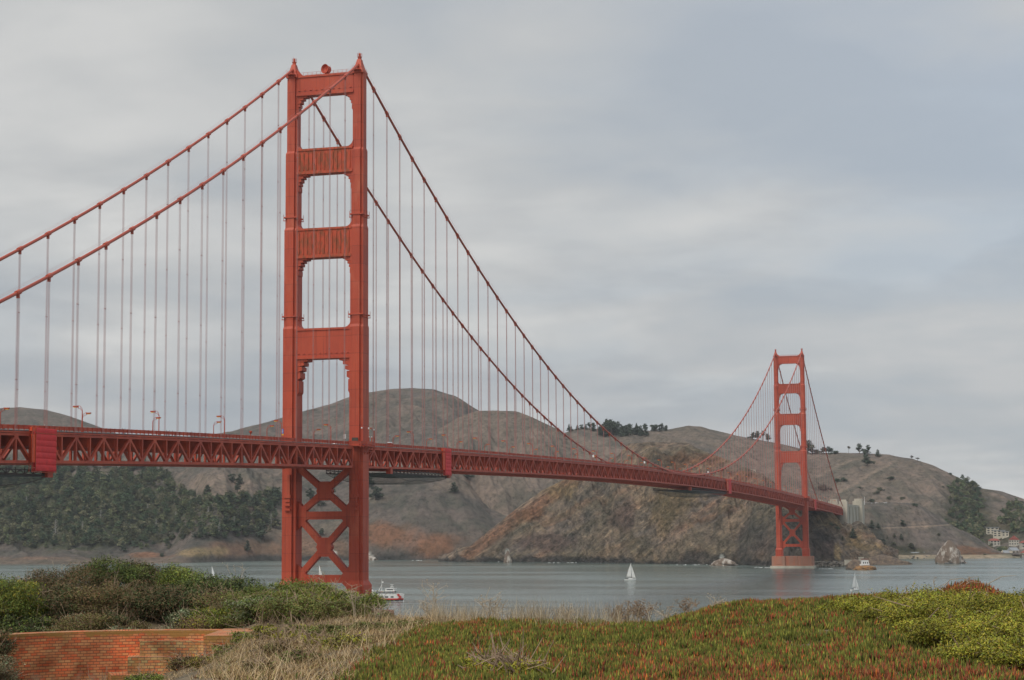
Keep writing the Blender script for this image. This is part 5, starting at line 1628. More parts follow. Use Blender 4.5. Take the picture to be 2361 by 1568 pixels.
for i, (x, y, h, lab) in enumerate(((60, 1170, 26, 'upper left corner'), (232, 1205, 30, 'left centre'), (300, 1240, 26, 'lower centre'), (405, 1205, 26, 'right centre'), (440, 1170, 24, 'upper right'), (540, 1215, 24, 'far right'), (340, 1185, 24, 'upper centre'), (190, 1230, 28, 'lower left'), (505, 1235, 26, 'lower right'))):
    T('main', x, y, h, 'bare', LM_PALE, f'pale bare tree standing in the {lab} of the left wood', 'bare trees in the left wood', wid=.9)
T('main', 285, 1272, 26, 'conifer', LM_DARK, 'short dark conifer at the front of the left wood', wid=1.1)
T('main', 160, 1268, 18, 'shrub', LM_OLIVE, 'olive bush on the grass above the far left beach', wid=.9)
for i, (x, y, h) in enumerate(((715, 1155, 30), (738, 1170, 26), (765, 1150, 32), (700, 1200, 24), (742, 1238, 20), (775, 1120, 26))):
    T('main', x, y, h, 'round', LM_DARK, f'dark tree on the slope seen through the braces of the near tower, {ordinal(i + 1)} of six', 'trees behind the near tower braces', wid=.9)
for i, (x, y, h) in enumerate(((536, 1112, 24), (552, 1118, 28), (547, 1135, 20), (480, 1140, 22), (500, 1160, 22), (560, 1165, 30), (585, 1175, 34), (618, 1170, 32), (630, 1150, 28), (595, 1205, 30), (540, 1195, 30), (565, 1225, 30), (520, 1215, 26))):
    T('main', x, y, h, ('round', 'conifer', 'round')[i % 3], LM_DARK, 'dark tree in the wood between the tan slope and the near tower', 'dark trees left of the near tower', wid=1.0)
rg = np.random.default_rng(21)
for i in range(80):
    x = float(np.interp(rg.random(), [0, .10, .88, 1], [1308, 1365, 1495, 1540])); k = ('conifer', 'round', 'tall', 'conifer')[i % 4]
    h = rg.uniform(11, 19) + 13 * math.exp(-((x - 1412) / 22) ** 2)
    y = float(np.interp(x, [1308, 1345, 1420, 1500, 1540], [996, 988, 992, 993, 991])) + rg.uniform(0, 16) * (1 if 1370 < x < 1500 else .2)
    T('wooded', x, y, h, k, LM_DARK, 'dark tree in the grove along the skyline behind the middle of the bridge', 'skyline grove', wid=rg.uniform(1.0, 1.5), i=i)
for i, (x, y, h, k) in enumerate(((1739, 1013, 20, 'round'), (1750, 1014, 22, 'round'), (1762, 1016, 24, 'tall'), (1774, 1018, 20, 'round'))):
    T('wooded', x, y + 1, h, k, LM_DARK, f'dark tree on the ridge just left of the far tower, {ordinal(i + 1)} of four', 'ridge trees left of the far tower', wid=1.0)
for i, (x, y, h, k, w_) in enumerate(((1866, 1046, 32, 'round', 1.2), (1877, 1046, 26, 'round', 1.0), (1890, 1046, 15, 'shrub', 1.2), (1903, 1046, 16, 'round', 1.4), (1915, 1046, 17, 'round', 1.5), (1926, 1046, 14, 'shrub', 1.4))):
    T('right', x, y, h, k, LM_DARK, f'dark skyline tree right of the far tower, {ordinal(i + 1)} of six', 'skyline trees right of the far tower', wid=w_)
for x, y, h, k, w_, mt, lab in ((1961, 1045, 20, 'tall', .7, LM_BROWN, 'slender leaning tree alone on the right skyline'), (1986, 1046, 24, 'round', .9, LM_DARK, 'round tree on the right skyline next to the slender one'),
                                (1999, 1047, 18, 'shrub', 1.0, LM_DARK, 'wide low tree on the right skyline'), (2008, 1050, 24, 'tall', 1.0, LM_DARK, 'spreading tree on the right skyline above the dark gully trees'),
                                (2003, 1075, 34, 'round', .9, LM_DARK, 'big dark tree in the gully below the right skyline'), (2028, 1054, 17, 'conifer', 1.4, LM_DARK, 'small dark conifer on the right skyline'),
                                (2107, 1060, 10, 'tall', 1.5, LM_BROWN, 'small wind bent tree on the falling right skyline'), (2120, 1064, 11, 'tall', 1.6, LM_BROWN, 'wider wind bent tree on the falling right skyline'),
                                (2194, 1095, 8, 'shrub', 1.2, LM_DARK, 'bush on the steep right skyline'), (2258, 1126, 9, 'shrub', 2.0, LM_DARK, 'low wide bush on the lower right skyline'),
                                (1935, 1110, 15, 'shrub', 1.0, LM_DARK, 'left bush of the dark pair on the right hill'), (1949, 1110, 16, 'shrub', 1.0, LM_DARK, 'right bush of the dark pair on the right hill'),
                                (1904, 1132, 26, 'shrub', .9, LM_BROWN, 'brown thicket on the right hill behind the cable'), (2055, 1104, 11, 'shrub', 1.6, LM_DARK, 'dark oblong bush high on the right hill'),
                                (1985, 1126, 9, 'shrub', 1.4, LM_DARK, 'small bush above the pylon on the right hill'), (2022, 1140, 16, 'shrub', .9, LM_OLIVE, 'left part of the green thicket above the car park'),
                                (2033, 1132, 16, 'shrub', .9, LM_OLIVE, 'right part of the green thicket above the car park'), (2051, 1151, 13, 'shrub', 1.0, LM_OLIVE, 'round bush above the car park, left of two'),
                                (2082, 1152, 12, 'shrub', 1.0, LM_OLIVE, 'round bush above the car park, right of two'), (2009, 1158, 14, 'shrub', 1.0, LM_DARK, 'dark bush behind the flagpole'),
                                (2176, 1124, 6, 'shrub', 1.0, LM_DARK, 'tiny bush alone on the right flank')):
    T('right', x, y, h, k, mt, lab, wid=w_)
for x, y, h, k, w_, mt, lab in ((2010, 1219, 20, 'conifer', 1.1, LM_DARK, 'left conifer of the pair on the headland slope'), (2025, 1220, 15, 'conifer', 1.2, LM_DARK, 'right conifer of the pair on the headland slope'),
                                (2081, 1214, 18, 'round', .9, LM_DARK, 'round dark tree high on the headland slope'), (2077, 1246, 15, 'conifer', 1.1, LM_DARK, 'dark conifer in the middle of the headland slope'),
                                (2062, 1243, 12, 'round', .9, LM_OLIVE, 'small olive tree on the headland slope'), (2045, 1243, 9, 'conifer', .9, LM_OLIVE, 'small thin tree on the headland slope'),
                                (2098, 1263, 18, 'shrub', .9, LM_OLIVE, 'broad olive tree low on the headland slope'), (2030, 1262, 22, 'round', 1.1, LM_DARK, 'large dark tree low on the headland slope beside the cliff'),
                                (2042, 1272, 14, 'shrub', 1.3, LM_DARK, 'dark low thicket above the sea wall'), (2060, 1256, 12, 'shrub', 1.1, LM_OLIVE, 'olive thicket on the lower headland slope'),
                                (2112, 1167, 13, 'shrub', 1.1, LM_DARK, 'dark bush at the right end of the headland car park'), (2164, 1235, 9, 'shrub', 1.1, LM_OLIVE, 'low bush on the right shoulder of the headland'),
                                (2195, 1262, 12, 'shrub', .8, LM_OLIVE, 'bush behind the tall sea rock'), (2270, 1280, 6, 'shrub', 1.2, LM_OLIVE, 'small bush near the headland foot')):
    T('vista', x, y, h, k, mt, lab, wid=w_)
for x, y, h, k, w_, mt, lab in ((1966, 1242, 26, 'conifer', 1.1, LM_DARK, 'dark conifer in front of the concrete pylon'), (1919, 1212, 12, 'shrub', 1.0, LM_DARK, 'dark bush under the bridge end on the cliff'),
                                (1932, 1222, 14, 'shrub', 1.0, LM_DARK, 'dark thicket below the concrete pylon'), (1942, 1245, 9, 'conifer', 1.2, LM_DARK, 'small conifer on the cliff edge below the pylon'),
                                (1870, 1182, 10, 'shrub', 1.1, LM_DARK, 'dark bush on the cliff beside the far tower leg')):
    T('cliff', x, y, h, k, mt, lab, wid=w_)


# woods that read as one mass
def woodland(label, pts, mts, seed):
    """pts: (ground point, height, width, kind) gathered into one mesh per wood"""
    rg = np.random.default_rng(seed)
    vs, fs, ts, o = [], [], [], 0
    for P, h, wd, k in pts:
        (v, f, t), _ = VAR[k][rg.integers(3)]
        sel = rg.random(len(f)) < .62
        fv = v.reshape(-1, 4, 3)[sel]; tt = t.reshape(-1, 4)[sel]
        a = rg.random() * 6.28; c, s = math.cos(a), math.sin(a)
        q = fv.copy() * (h / 10)
        x = (q[..., 0] * c - q[..., 1] * s) * wd; y = (q[..., 0] * s + q[..., 1] * c) * wd
        q = np.stack([x, y, q[..., 2]], -1) * 1.0 + P
        base = mts[rg.integers(len(mts))] * rg.uniform(.55, 1.45)
        vs.append(q.reshape(-1, 3)); ts.append((tt.reshape(-1, 1) * base))
        fs.append(np.arange(q.shape[0] * 4).reshape(-1, 4) + o); o += q.shape[0] * 4
    return tag(big_mesh('woodland', np.concatenate(vs), np.concatenate(fs), 4, leaf_mat('wood_foliage', (1, 1, 1), (.75, .8, .8)), colors=np.concatenate(ts)), label, 'woodland', kind='stuff')


CG = [np.array((0.12, 0.145, 0.075)), np.array((0.16, 0.17, 0.085)), np.array((0.07, 0.105, 0.06)), np.array((0.21, 0.20, 0.12)), np.array((0.09, 0.125, 0.07))]
rg = np.random.default_rng(8)
pts = []
while len(pts) < 1500:
    x = rg.uniform(-60, 640); y = rg.uniform(1078, 1268)
    n = float(fbm(x / 60, y / 40, 3))
    if x > 400 and (y < 1128 + (x - 400) * .02 or y > 1247 - max(0, x - 540) * .25): continue
    if math.hypot((x - 520) / 128, (y - 1112) / 40) < 1: continue
    if y > 1262 and x < 250 and n < .1: continue
    if y < 1100 and n < -.15 and x > 200: continue
    P = on_hill('main', x, y)
    k = 'round' if (y < 1175 or rg.random() < .55) else rg.choice(['conifer', 'tall'])
    pts.append((P, px_h(P, rg.uniform(13, 22) * (1.35 if rg.random() < .2 else 1)), rg.uniform(1.2, 1.7), k))
woodland('thick mixed green wood on the slope below the left half of the deck', pts, CG, 3)
pts = []
while len(pts) < 620:
    x = rg.uniform(2150, 2420); y = rg.uniform(1105, 1284)
    n = float(fbm(x / 40, y / 30, 3))
    ok = (math.hypot((x - 2228) / 42, (y - 1165) / 62) < 1 + .3 * n) or (y > 1212 + 10 * n and 2150 + (y - 1212) * .9 < x < 2345 and y < 1278) or (math.hypot((x - 2350) / 45, (y - 1192) / 26) < 1 + .4 * n) or (y > 1212 and x > 2300 and y < 1250)
    if not ok or (y < 1208 and x < 2290 and rg.random() < .45): continue
    if 2270 < x < 2328 and 1212 < y < 1262: continue
    if 2318 < x < 2420 and 1232 < y: continue
    if 2284 < x < 2298 and 1262 < y < 1272: continue
    P = on_hill('right', x, y)
    pts.append((P, px_h(P, rg.uniform(8, 15)), rg.uniform(1.2, 1.8), rg.choice(['round', 'round', 'shrub'])))
woodland('dark wood filling the valley around the houses at the right', pts, [c * 1.15 for c in CG], 4)
# ------------------------------------------------------------------ the near bluff
DK = np.array([1, 8, 14, 20, 25, 30, 36, 40, 45, 50, 54, 58, 62, 68, 76, 86, 110, 160, 220.0])
GT = {
    -1600: [-1.7, -1.8, -1.9, -2.1, -2.4, -2.6, -2.7, -2.8, -2.9, -3.0, -3.0, -3.0, -2.9, -2.9, -3.2, -5, -14, -32, -50],
    -100: [-1.7, -1.7, -1.7, -2.0, -2.5, -3.0, -3.5, -3.8, -4.1, -4.3, -4.0, -3.2, -2.95, -2.9, -3.2, -5, -14, -32, -50],
    20: [-1.7, -1.6, -1.6, -1.95, -2.4, -2.9, -3.4, -3.8, -4.2, -4.55, -4.4, -3.7, -2.95, -2.9, -3.2, -5, -14, -32, -50],
    80: [-1.7, -1.6, -1.6, -1.85, -2.3, -2.75, -3.3, -3.7, -4.2, -4.7, -4.8, -4.4, -2.95, -2.85, -3.2, -5, -14, -32, -50],
    300: [-1.7, -1.6, -1.6, -1.8, -2.2, -2.6, -3.1, -3.5, -4.05, -4.7, -4.8, -4.4, -2.95, -2.8, -3.1, -5, -14, -32, -50],
    370: [-1.7, -1.6, -1.6, -1.78, -2.15, -2.5, -3.0, -3.4, -3.75, -4.1, -4.3, -4.3, -3.0, -2.8, -3.1, -5, -14, -32, -50],
    440: [-1.7, -1.6, -1.6, -1.78, -2.1, -2.4, -2.9, -3.2, -3.45, -3.75, -4.0, -4.2, -3.0, -2.8, -3.1, -5, -14, -32, -50],
    500: [-1.7, -1.6, -1.6, -1.78, -2.1, -2.35, -2.8, -3.0, -3.2, -3.45, -3.6, -3.6, -3.0, -2.8, -3.1, -5, -14, -32, -50],
    590: [-1.7, -1.6, -1.6, -1.76, -2.05, -2.3, -2.65, -2.8, -2.9, -3.0, -3.05, -2.95, -2.85, -2.8, -3.3, -5.5, -14, -32, -50],
    700: [-1.7, -1.6, -1.6, -1.75, -2.0, -2.2, -2.45, -2.6, -2.72, -2.82, -2.88, -2.85, -2.8, -3.2, -4.4, -7, -16, -34, -50],
    800: [-1.7, -1.6, -1.6, -1.75, -1.98, -2.12, -2.3, -2.42, -2.52, -2.6, -2.64, -2.68, -3.0, -4.2, -6, -9, -18, -35, -50],
    1000: [-1.7, -1.6, -1.6, -1.75, -1.93, -2.0, -2.12, -2.16, -2.24, -2.38, -2.75, -3.5, -4.4, -6, -8, -11, -20, -36, -50],
    1180: [-1.7, -1.6, -1.6, -1.78, -1.92, -1.96, -1.98, -2.06, -2.4, -3.1, -3.8, -4.6, -5.4, -7, -9, -12, -21, -37, -50],
    1350: [-1.7, -1.6, -1.6, -1.8, -1.90, -1.92, -1.93, -2.1, -2.6, -3.3, -4.1, -5, -5.8, -7.4, -9.5, -12.5, -21, -37, -50],
    1510: [-1.7, -1.6, -1.6, -1.8, -1.88, -1.90, -1.93, -2.15, -2.7, -3.4, -4.2, -5, -5.8, -7.4, -9.5, -12.5, -21, -37, -50],
    1580: [-1.7, -1.6, -1.6, -1.78, -1.86, -1.82, -1.74, -1.95, -2.6, -3.4, -4.2, -5, -5.8, -7.4, -9.5, -12.5, -21, -37, -50],
    1680: [-1.7, -1.6, -1.6, -1.78, -1.84, -1.74, -1.56, -1.75, -2.5, -3.4, -4.2, -5, -5.8, -7.4, -9.5, -12.5, -21, -37, -50],
    1800: [-1.7, -1.6, -1.6, -1.78, -1.8, -1.69, -1.51, -1.66, -2.4, -3.3, -4.2, -5, -5.8, -7.4, -9.5, -12.5, -21, -37, -50],
    1950: [-1.7, -1.6, -1.6, -1.76, -1.76, -1.61, -1.44, -1.61, -2.3, -3.3, -4.2, -5, -5.8, -7.4, -9.5, -12.5, -21, -37, -50],
    2120: [-1.7, -1.6, -1.6, -1.76, -1.74, -1.59, -1.48, -1.66, -2.3, -3.3, -4.2, -5, -5.8, -7.4, -9.5, -12.5, -21, -37, -50],
    2400: [-1.7, -1.6, -1.6, -1.76, -1.74, -1.61, -1.54, -1.76, -2.4, -3.4, -4.3, -5, -5.8, -7.4, -9.5, -12.5, -21, -37, -50],
    4200: [-1.7, -1.6, -1.6, -1.76, -1.74, -1.6, -1.6, -1.9, -2.6, -3.6, -4.4, -5, -5.8, -7.4, -9.5, -12.5, -21, -37, -50]}
_GX = np.array(sorted(GT)); _GZ = np.array([GT[k] for k in _GX])
_fineD = np.concatenate([np.linspace(1, 90, 357), np.linspace(91, 220, 60)])
_k = np.hanning(13); _k /= _k.sum()
_GZf = np.array([np.convolve(np.pad(np.interp(_fineD, DK, z), 6, mode='edge'), _k, 'valid') for z in _GZ])


def ground_rel(px, D):
    px = np.asarray(px, float); D = np.asarray(D, float)
    xi = np.clip(np.searchsorted(_GX, px) - 1, 0, len(_GX) - 2)
    w = np.clip((px - _GX[xi]) / (_GX[xi + 1] - _GX[xi]), 0, 1); w = w * w * (3 - 2 * w) * .5 + w * .5
    di = np.clip(np.searchsorted(_fineD, D) - 1, 0, len(_fineD) - 2)
    u = np.clip((D - _fineD[di]) / (_fineD[di + 1] - _fineD[di]), 0, 1)
    a = _GZf[xi, di] * (1 - u) + _GZf[xi, di + 1] * u; b = _GZf[xi + 1, di] * (1 - u) + _GZf[xi + 1, di + 1] * u
    return a * (1 - w) + b * w


_dirs0 = col_xy(1180.5, 1000.0)


def ground_pts(px, D):
    px = np.asarray(px, float); D = np.asarray(D, float)
    # direction on the horizon row, per metre of depth
    r = (px - 1180.5) / FPX; u = (1215.0 - 784.0) / FPX
    dx = FW[0] + RT[0] * r - UP[0] * u; dy = FW[1] + RT[1] * r - UP[1] * u
    x = CAM[0] + dx * D; y = CAM[1] + dy * D
    z = CAM[2] + ground_rel(px, D) + .05 * fbm(x / 1.3, y / 1.3, 3) + .09 * fbm(x / 5, y / 5, 2)
    return np.stack([x, y, z], -1)


def G(px, D):
    return ground_pts(np.array([float(px)]), np.array([float(D)]))[0]


gp = np.concatenate([np.linspace(-1600, -100, 30)[:-1], np.linspace(-100, 2460, 330), np.linspace(2460, 4200, 30)[1:]])
gd = np.concatenate([np.linspace(1, 18, 24)[:-1], np.linspace(18, 70, 200), np.linspace(70, 220, 60)[1:]])
GP, GD = np.meshgrid(gp, gd)
gv = ground_pts(GP, GD); gi = np.arange(GP.size).reshape(GP.shape)
gf = np.stack([gi[:-1, :-1], gi[:-1, 1:], gi[1:, 1:], gi[1:, :-1]], -1).reshape(-1, 4)
tag(big_mesh('ground', gv.reshape(-1, 3), gf, 4, mat('earth_and_straw', (.20, .15, .09), .95, scale=2.2, color2=(.075, .06, .035), bump=.6, dist=.08, detail=8)), 'near bluff of earth and straw', 'ground', kind='structure')


# ------------------------------------------------------------------ brick wall of the old gun pit
def brick_material():
    m = bpy.data.materials.new('old_red_brick'); m.use_nodes = True
    n, l = m.node_tree.nodes, m.node_tree.links
    b = n['Principled BSDF']; b.inputs['Roughness'].default_value = .95; b.inputs['Specular IOR Level'].default_value = .15
    uv = N(n, 'ShaderNodeUVMap'); uv.uv_map = 'UVMap'
    geo = N(n, 'ShaderNodeTexCoord')
    br = N(n, 'ShaderNodeTexBrick'); br.inputs['Scale'].default_value = 1.0
    br.inputs['Brick Width'].default_value = .185; br.inputs['Row Height'].default_value = .080; br.inputs['Mortar Size'].default_value = .008
    br.inputs['Mortar Smooth'].default_value = .25; br.inputs['Bias'].default_value = -.15
    br.inputs['Color1'].default_value = (.60, .155, .065, 1); br.inputs['Color2'].default_value = (.58, .33, .15, 1); br.inputs['Mortar'].default_value = (.24, .12, .075, 1)
    wob = N(n, 'ShaderNodeTexNoise'); wob.inputs['Scale'].default_value = 1.7
    l.new(uv.outputs[0], wob.inputs['Vector'])
    mp = N(n, 'ShaderNodeMix', data_type='VECTOR'); mp.inputs[0].default_value = .03
    l.new(uv.outputs[0], mp.inputs[4]); l.new(wob.outputs[1], mp.inputs[5]); l.new(mp.outputs[1], br.inputs['Vector'])
    nz = N(n, 'ShaderNodeTexNoise'); nz.inputs['Scale'].default_value = 1.1; nz.inputs['Detail'].default_value = 6; l.new(geo.outputs['Object'], nz.inputs['Vector'])
    rp = ramp(n, [(.38, (.62, .56, .55)), (.52, (1, 1, 1)), (.66, (1.35, 1.15, 1.05))]); l.new(nz.outputs[0], rp.inputs[0])
    mx = N(n, 'ShaderNodeMix', data_type='RGBA', blend_type='MULTIPLY'); mx.inputs[0].default_value = 1; l.new(br.outputs[0], mx.inputs[6]); l.new(rp.outputs[0], mx.inputs[7])
    tb = N(n, 'ShaderNodeAttribute', attribute_name='tint'); sb = N(n, 'ShaderNodeSeparateColor'); l.new(tb.outputs['Color'], sb.inputs[0])
    mt_ = N(n, 'ShaderNodeMix', data_type='RGBA', blend_type='MULTIPLY'); l.new(sb.outputs[2], mt_.inputs[0]); l.new(mx.outputs[2], mt_.inputs[6]); mt_.inputs[7].default_value = (.82, 1.25, 1.25, 1)
    mx = mt_
    # yellow lichen and pale lime in patches of their own
    at_ = N(n, 'ShaderNodeAttribute', attribute_name='tint'); sp = N(n, 'ShaderNodeSeparateColor'); l.new(at_.outputs['Color'], sp.inputs[0])
    li = N(n, 'ShaderNodeTexNoise'); li.inputs['Scale'].default_value = 2.6; li.inputs['Detail'].default_value = 7; l.new(geo.outputs['Object'], li.inputs['Vector'])
    ad = N(n, 'ShaderNodeMath', operation='MULTIPLY_ADD'); l.new(sp.outputs[0], ad.inputs[0]); ad.inputs[1].default_value = .50; l.new(li.outputs[0], ad.inputs[2])
    lr = ramp(n, [(.62, (0, 0, 0)), (.80, (1, 1, 1))]); l.new(ad.outputs[0], lr.inputs[0])
    m2 = N(n, 'ShaderNodeMix', data_type='RGBA'); l.new(lr.outputs[0], m2.inputs[0]); l.new(mx.outputs[2], m2.inputs[6]); m2.inputs[7].default_value = (.34, .19, .06, 1)
    ad2 = N(n, 'ShaderNodeMath', operation='MULTIPLY_ADD'); l.new(sp.outputs[1], ad2.inputs[0]); ad2.inputs[1].default_value = .4; l.new(li.outputs[0], ad2.inputs[2])
    lr2 = ramp(n, [(.66, (0, 0, 0)), (.88, (.7, .7, .7))]); l.new(ad2.outputs[0], lr2.inputs[0])
    m3 = N(n, 'ShaderNodeMix', data_type='RGBA'); l.new(lr2.outputs[0], m3.inputs[0]); l.new(m2.outputs[2], m3.inputs[6]); m3.inputs[7].default_value = (.46, .29, .19, 1)
    l.new(m3.outputs[2], b.inputs['Base Color'])
    bp = N(n, 'ShaderNodeBump'); bp.inputs['Strength'].default_value = .8; bp.inputs['Distance'].default_value = .03; bp.invert = True
    l.new(br.outputs['Fac'], bp.inputs['Height'])
    b2 = N(n, 'ShaderNodeBump'); b2.inputs['Strength'].default_value = .5; b2.inputs['Distance'].default_value = .02; l.new(li.outputs[0], b2.inputs['Height']); l.new(bp.outputs[0], b2.inputs['Normal'])
    l.new(b2.outputs[0], b.inputs['Normal'])
    return m


BRICK = brick_material()
FH = np.array([math.sin(-YAW), math.cos(YAW)]); RH = np.array([math.cos(YAW), math.sin(YAW)])


def lw(u, d, z):
    """u metres to the right of the view line, d metres ahead, z above the eye"""
    k = d / math.cos(PIT) if False else d
    p = at(1180.5, 1215.0, d)[:2] + RH * u
    return np.array((p[0], p[1], CAM[2] + z))


WU, WD, WR = -10.6, 51.2, 5.9


def arc_shell(name, th0, th1, r0, r1, z0, z1, lichen, lime, parent, tan=0.0):
    """curved wall with its face at r0, thickness to r1; UV in metres along the face"""
    n = max(8, int(abs(th1 - th0) * 1.6)); vs, uvs, cs, fs = [], [], [], []
    zs = np.linspace(z0, z1, 10)
    th = np.radians(np.linspace(th0, th1, n))

    def ring(r, zz, vflip=0):
        base = len(vs)
        for z in zz:
            for t in th:
                jit = .012 * float(perlin(t * 60, z * 9)) if r == r0 else 0
                vs.append(lw(WU + (r + jit) * math.sin(t), WD + (r + jit) * math.cos(t), z)); uvs.append((t * r0, z + vflip)); cs.append((lichen(t, z), lime(t, z), float(tan)))
        return base
    a = ring(r0, zs); b = ring(r1, zs)
    m_ = len(zs)
    for j in range(m_ - 1):
        for i in range(n - 1):
            fs.append((a + j * n + i, a + j * n + i + 1, a + (j + 1) * n + i + 1, a + (j + 1) * n + i)); fs.append((b + j * n + i + 1, b + j * n + i, b + (j + 1) * n + i, b + (j + 1) * n + i + 1))
    # top: radial courses
    base = len(vs)
    for k, r in enumerate((r0, r1)):
        for t in th: vs.append(lw(WU + r * math.sin(t), WD + r * math.cos(t), z1 + .001)); uvs.append(((r - r0), t * r0)); cs.append((.25, .55, 0))
    for i in range(n - 1): fs.append((base + i, base + i + 1, base + n + i + 1, base + n + i))
    for e in (0, n - 1):
        base = len(vs)
        for r, z in ((r0, z0), (r1, z0), (r1, z1), (r0, z1)): vs.append(lw(WU + r * math.sin(th[e]), WD + r * math.cos(th[e]), z)); uvs.append((r, z)); cs.append((.4, .2, 0))
        fs.append((base, base + 1, base + 2, base + 3) if e else (base + 3, base + 2, base + 1, base))
    return big_mesh(name, np.array(vs), np.array(fs), 4, BRICK, parent, colors=np.array(cs), uv=np.array(uvs))


WT = -3.07
wall = empty('brick_wall', lw(WU, 56.9, -4.8), 'curved old brick wall of a sunken gun pit with yellow lichen on its top course', 'wall')
wall.location = (0, 0, 0)
z_l = lambda t, z: 0.9 * float(smooth01(np.array(z), WT - .26, WT - .1)) + .25 * float(smooth01(np.array(t), -.1, .15)) - .1
z_m = lambda t, z: .7 * (1 - float(smooth01(np.array(z), -4.6, -4.0))) * (1 - float(smooth01(np.array(t), -.3, -.1)))
arc_shell('curved_face', -55, 19, WR, WR + .75, -5.2, WT, z_l, z_m, wall)
for i, (t0, dr, zt) in enumerate(((-6.8, .5, -3.36), (-10.4, 1.0, -3.80), (-16.3, 1.5, -4.29))):
    arc_shell('brick_ledge', t0, 19, WR - dr, WR + .05, -5.2, zt, lambda t, z, i=i: .16 + .5 * (1 if i == 2 and t < -.05 else 0), lambda t, z: .1, wall, 1.0)


def brick_box(name, u0, u1, d0, d1, z0, z1, parent, lich=.2):
    vs, uvs, fs, cs = [], [], [], []
    quads = [((u0, d0), (u1, d0)), ((u1, d0), (u1, d1)), ((u1, d1), (u0, d1)), ((u0, d1), (u0, d0))]
    s = 0.0
    for (a, b), (c, d) in quads:
        L = math.hypot(c - a, d - b); k = 8; base = len(vs)
        for j in range(k + 1):
            for e in (0, 1):
                z = z0 + (z1 - z0) * j / k; p = (a, b) if e == 0 else (c, d)
                vs.append(lw(p[0], p[1], z)); uvs.append((s + e * L, z)); cs.append((lich + (.5 if z > z1 - .2 else 0), .05, 0))
        for j in range(k): fs.append((base + 2 * j, base + 2 * j + 1, base + 2 * j + 3, base + 2 * j + 2))
        s += L
    base = len(vs)
    for p in ((u0, d0), (u1, d0), (u1, d1), (u0, d1)): vs.append(lw(p[0], p[1], z1)); uvs.append((p[0], p[1])); cs.append((.3, .7, 0))
    fs.append((base, base + 1, base + 2, base + 3))
    return big_mesh(name, np.array(vs), np.array(fs), 4, BRICK, parent, colors=np.array(cs), uv=np.array(uvs))


brick_box('end_pier', -8.80, -7.35, 53.4, 57.2, -5.2, -3.03, wall)


# ------------------------------------------------------------------ shrubs on the left bank
def tint_mesh(name, v, f, t, base, mt, parent):
    return big_mesh(name, v, f, 4, mt, parent, colors=t[:, None] * np.asarray(base)[None, :])


BUSHLEAF = mat('bush_leaf', (1, 1, 1), .75, scale=2.5, color2=(.72, .74, .68), tint=True, spec=.25, detail=3)
TWIG = mat('dry_twig', (.30, .21, .14), .95, var=.35, scale=3)
TWIGP = mat('pale_twig', (.44, .36, .26), .95, var=.25, scale=3)
KINDS_ = dict(green=((.165, .205, .050), .045, 0.5), bright=((.255, .295, .060), .045, .45), dark=((.085, .108, .040), .042, .6), brown=((.205, .135, .070), .036, .5),
              grey=((.265, .275, .165), .036, .7), olive=((.190, .170, .055), .03, .8), lime=((.345, .325, .042), .018, .8))


def shrub(px, D, w, h, kind, label, seed, group=None, n=None, second=None, twigs=44, name='shrub', flat=False):
    rg = np.random.default_rng(seed)
    P = G(px, D)
    t = empty(name, P, label, 'shrub', group)
    w *= 1.12; lobes = []; nl = int(18 + 10 * w) if name == 'shrub' else int(7 + 5 * w)
    wood = MB()
    for i in range(nl):
        a = rg.random() * 6.28; r = w / 2 * math.sqrt(rg.random()) * .85
        z = h * (rg.uniform(.60, .93) if (rg.random() < (.62 if flat else .5)) else rg.uniform(.08, .62)) * (1 - .35 * (2 * r / w) ** 2)
        s = rg.uniform(.16, .30) * min(1.6, w * .6) * (1 if name == 'shrub' else 1.1)
        lobes.append((r * math.cos(a), r * math.sin(a), z, s * 1.25, s * 1.25, s * .62))
    col_, size, fl = KINDS_[kind]
    n = n or int(5000 * w * h ** .6)
    v, f, tt = leaf_cloud(rg, lobes, n, size, fl, .5)
    base = np.tile(np.asarray(col_), (len(v), 1))
    if second:
        pick = np.repeat(rg.random(n) < second[1], 4); base[pick] = KINDS_[second[0]][0]
    hue = np.repeat(rg.normal(0, .10, n), 4)
    cc = base * tt[:, None]; cc[:, 0] *= 1 + hue; cc[:, 1] *= 1 - .3 * hue
    big_mesh('foliage', v, f, 4, BUSHLEAF, t, colors=np.clip(cc, 0, 1))
    for i in range(twigs):
        l_ = lobes[rg.integers(nl)]
        b0 = np.array((rg.normal() * .12 * w, rg.normal() * .12 * w, -.1)); e = np.array(l_[:3]) + rg.normal(size=3) * .1 + np.array((0, 0, .06))
        m_ = (b0 + e) / 2 + rg.normal(size=3) * .09 * w
        wood.tube([b0, m_, e], [.020, .013, .006], 4, False)
        for q in range(2):
            e2 = e + rg.normal(size=3) * .16; wood.tube([m_ * .4 + e * .6, e2], [.009, .004], 3, False)
    wood.build('stem', TWIG, t)
    return t


S = shrub
S(-45, 60, 2.6, 1.9, 'bright', 'bright yellow green bush cut by the left edge', 1, second=('green', .4))
S(35, 61, 2.2, 1.65, 'green', 'green bush at the far left above the brick wall', 2, second=('lime', .35))
S(115, 64, 2.3, 1.62, 'brown', 'brown twiggy bush second from the left edge', 3, second=('dark', .35), twigs=60)
S(190, 65, 2.3, 1.7, 'brown', 'brown tangled bush behind the round olive bush', 4, second=('dark', .4), twigs=70)
S(268, 66, 2.1, 1.93, 'green', 'tallest green topped bush above the brick wall', 5, second=('dark', .5), twigs=40)
S(335, 67, 1.9, 1.72, 'dark', 'dark spiky topped bush right of the tallest one', 6, second=('brown', .4), twigs=50)
S(405, 67, 2.1, 1.62, 'bright', 'bright flat topped bush spreading over the water', 7, second=('dark', .35), twigs=40, flat=True)
S(480, 66, 2.2, 1.28, 'dark', 'dark green bush right of the bright flat topped one', 8, second=('green', .4), twigs=40)
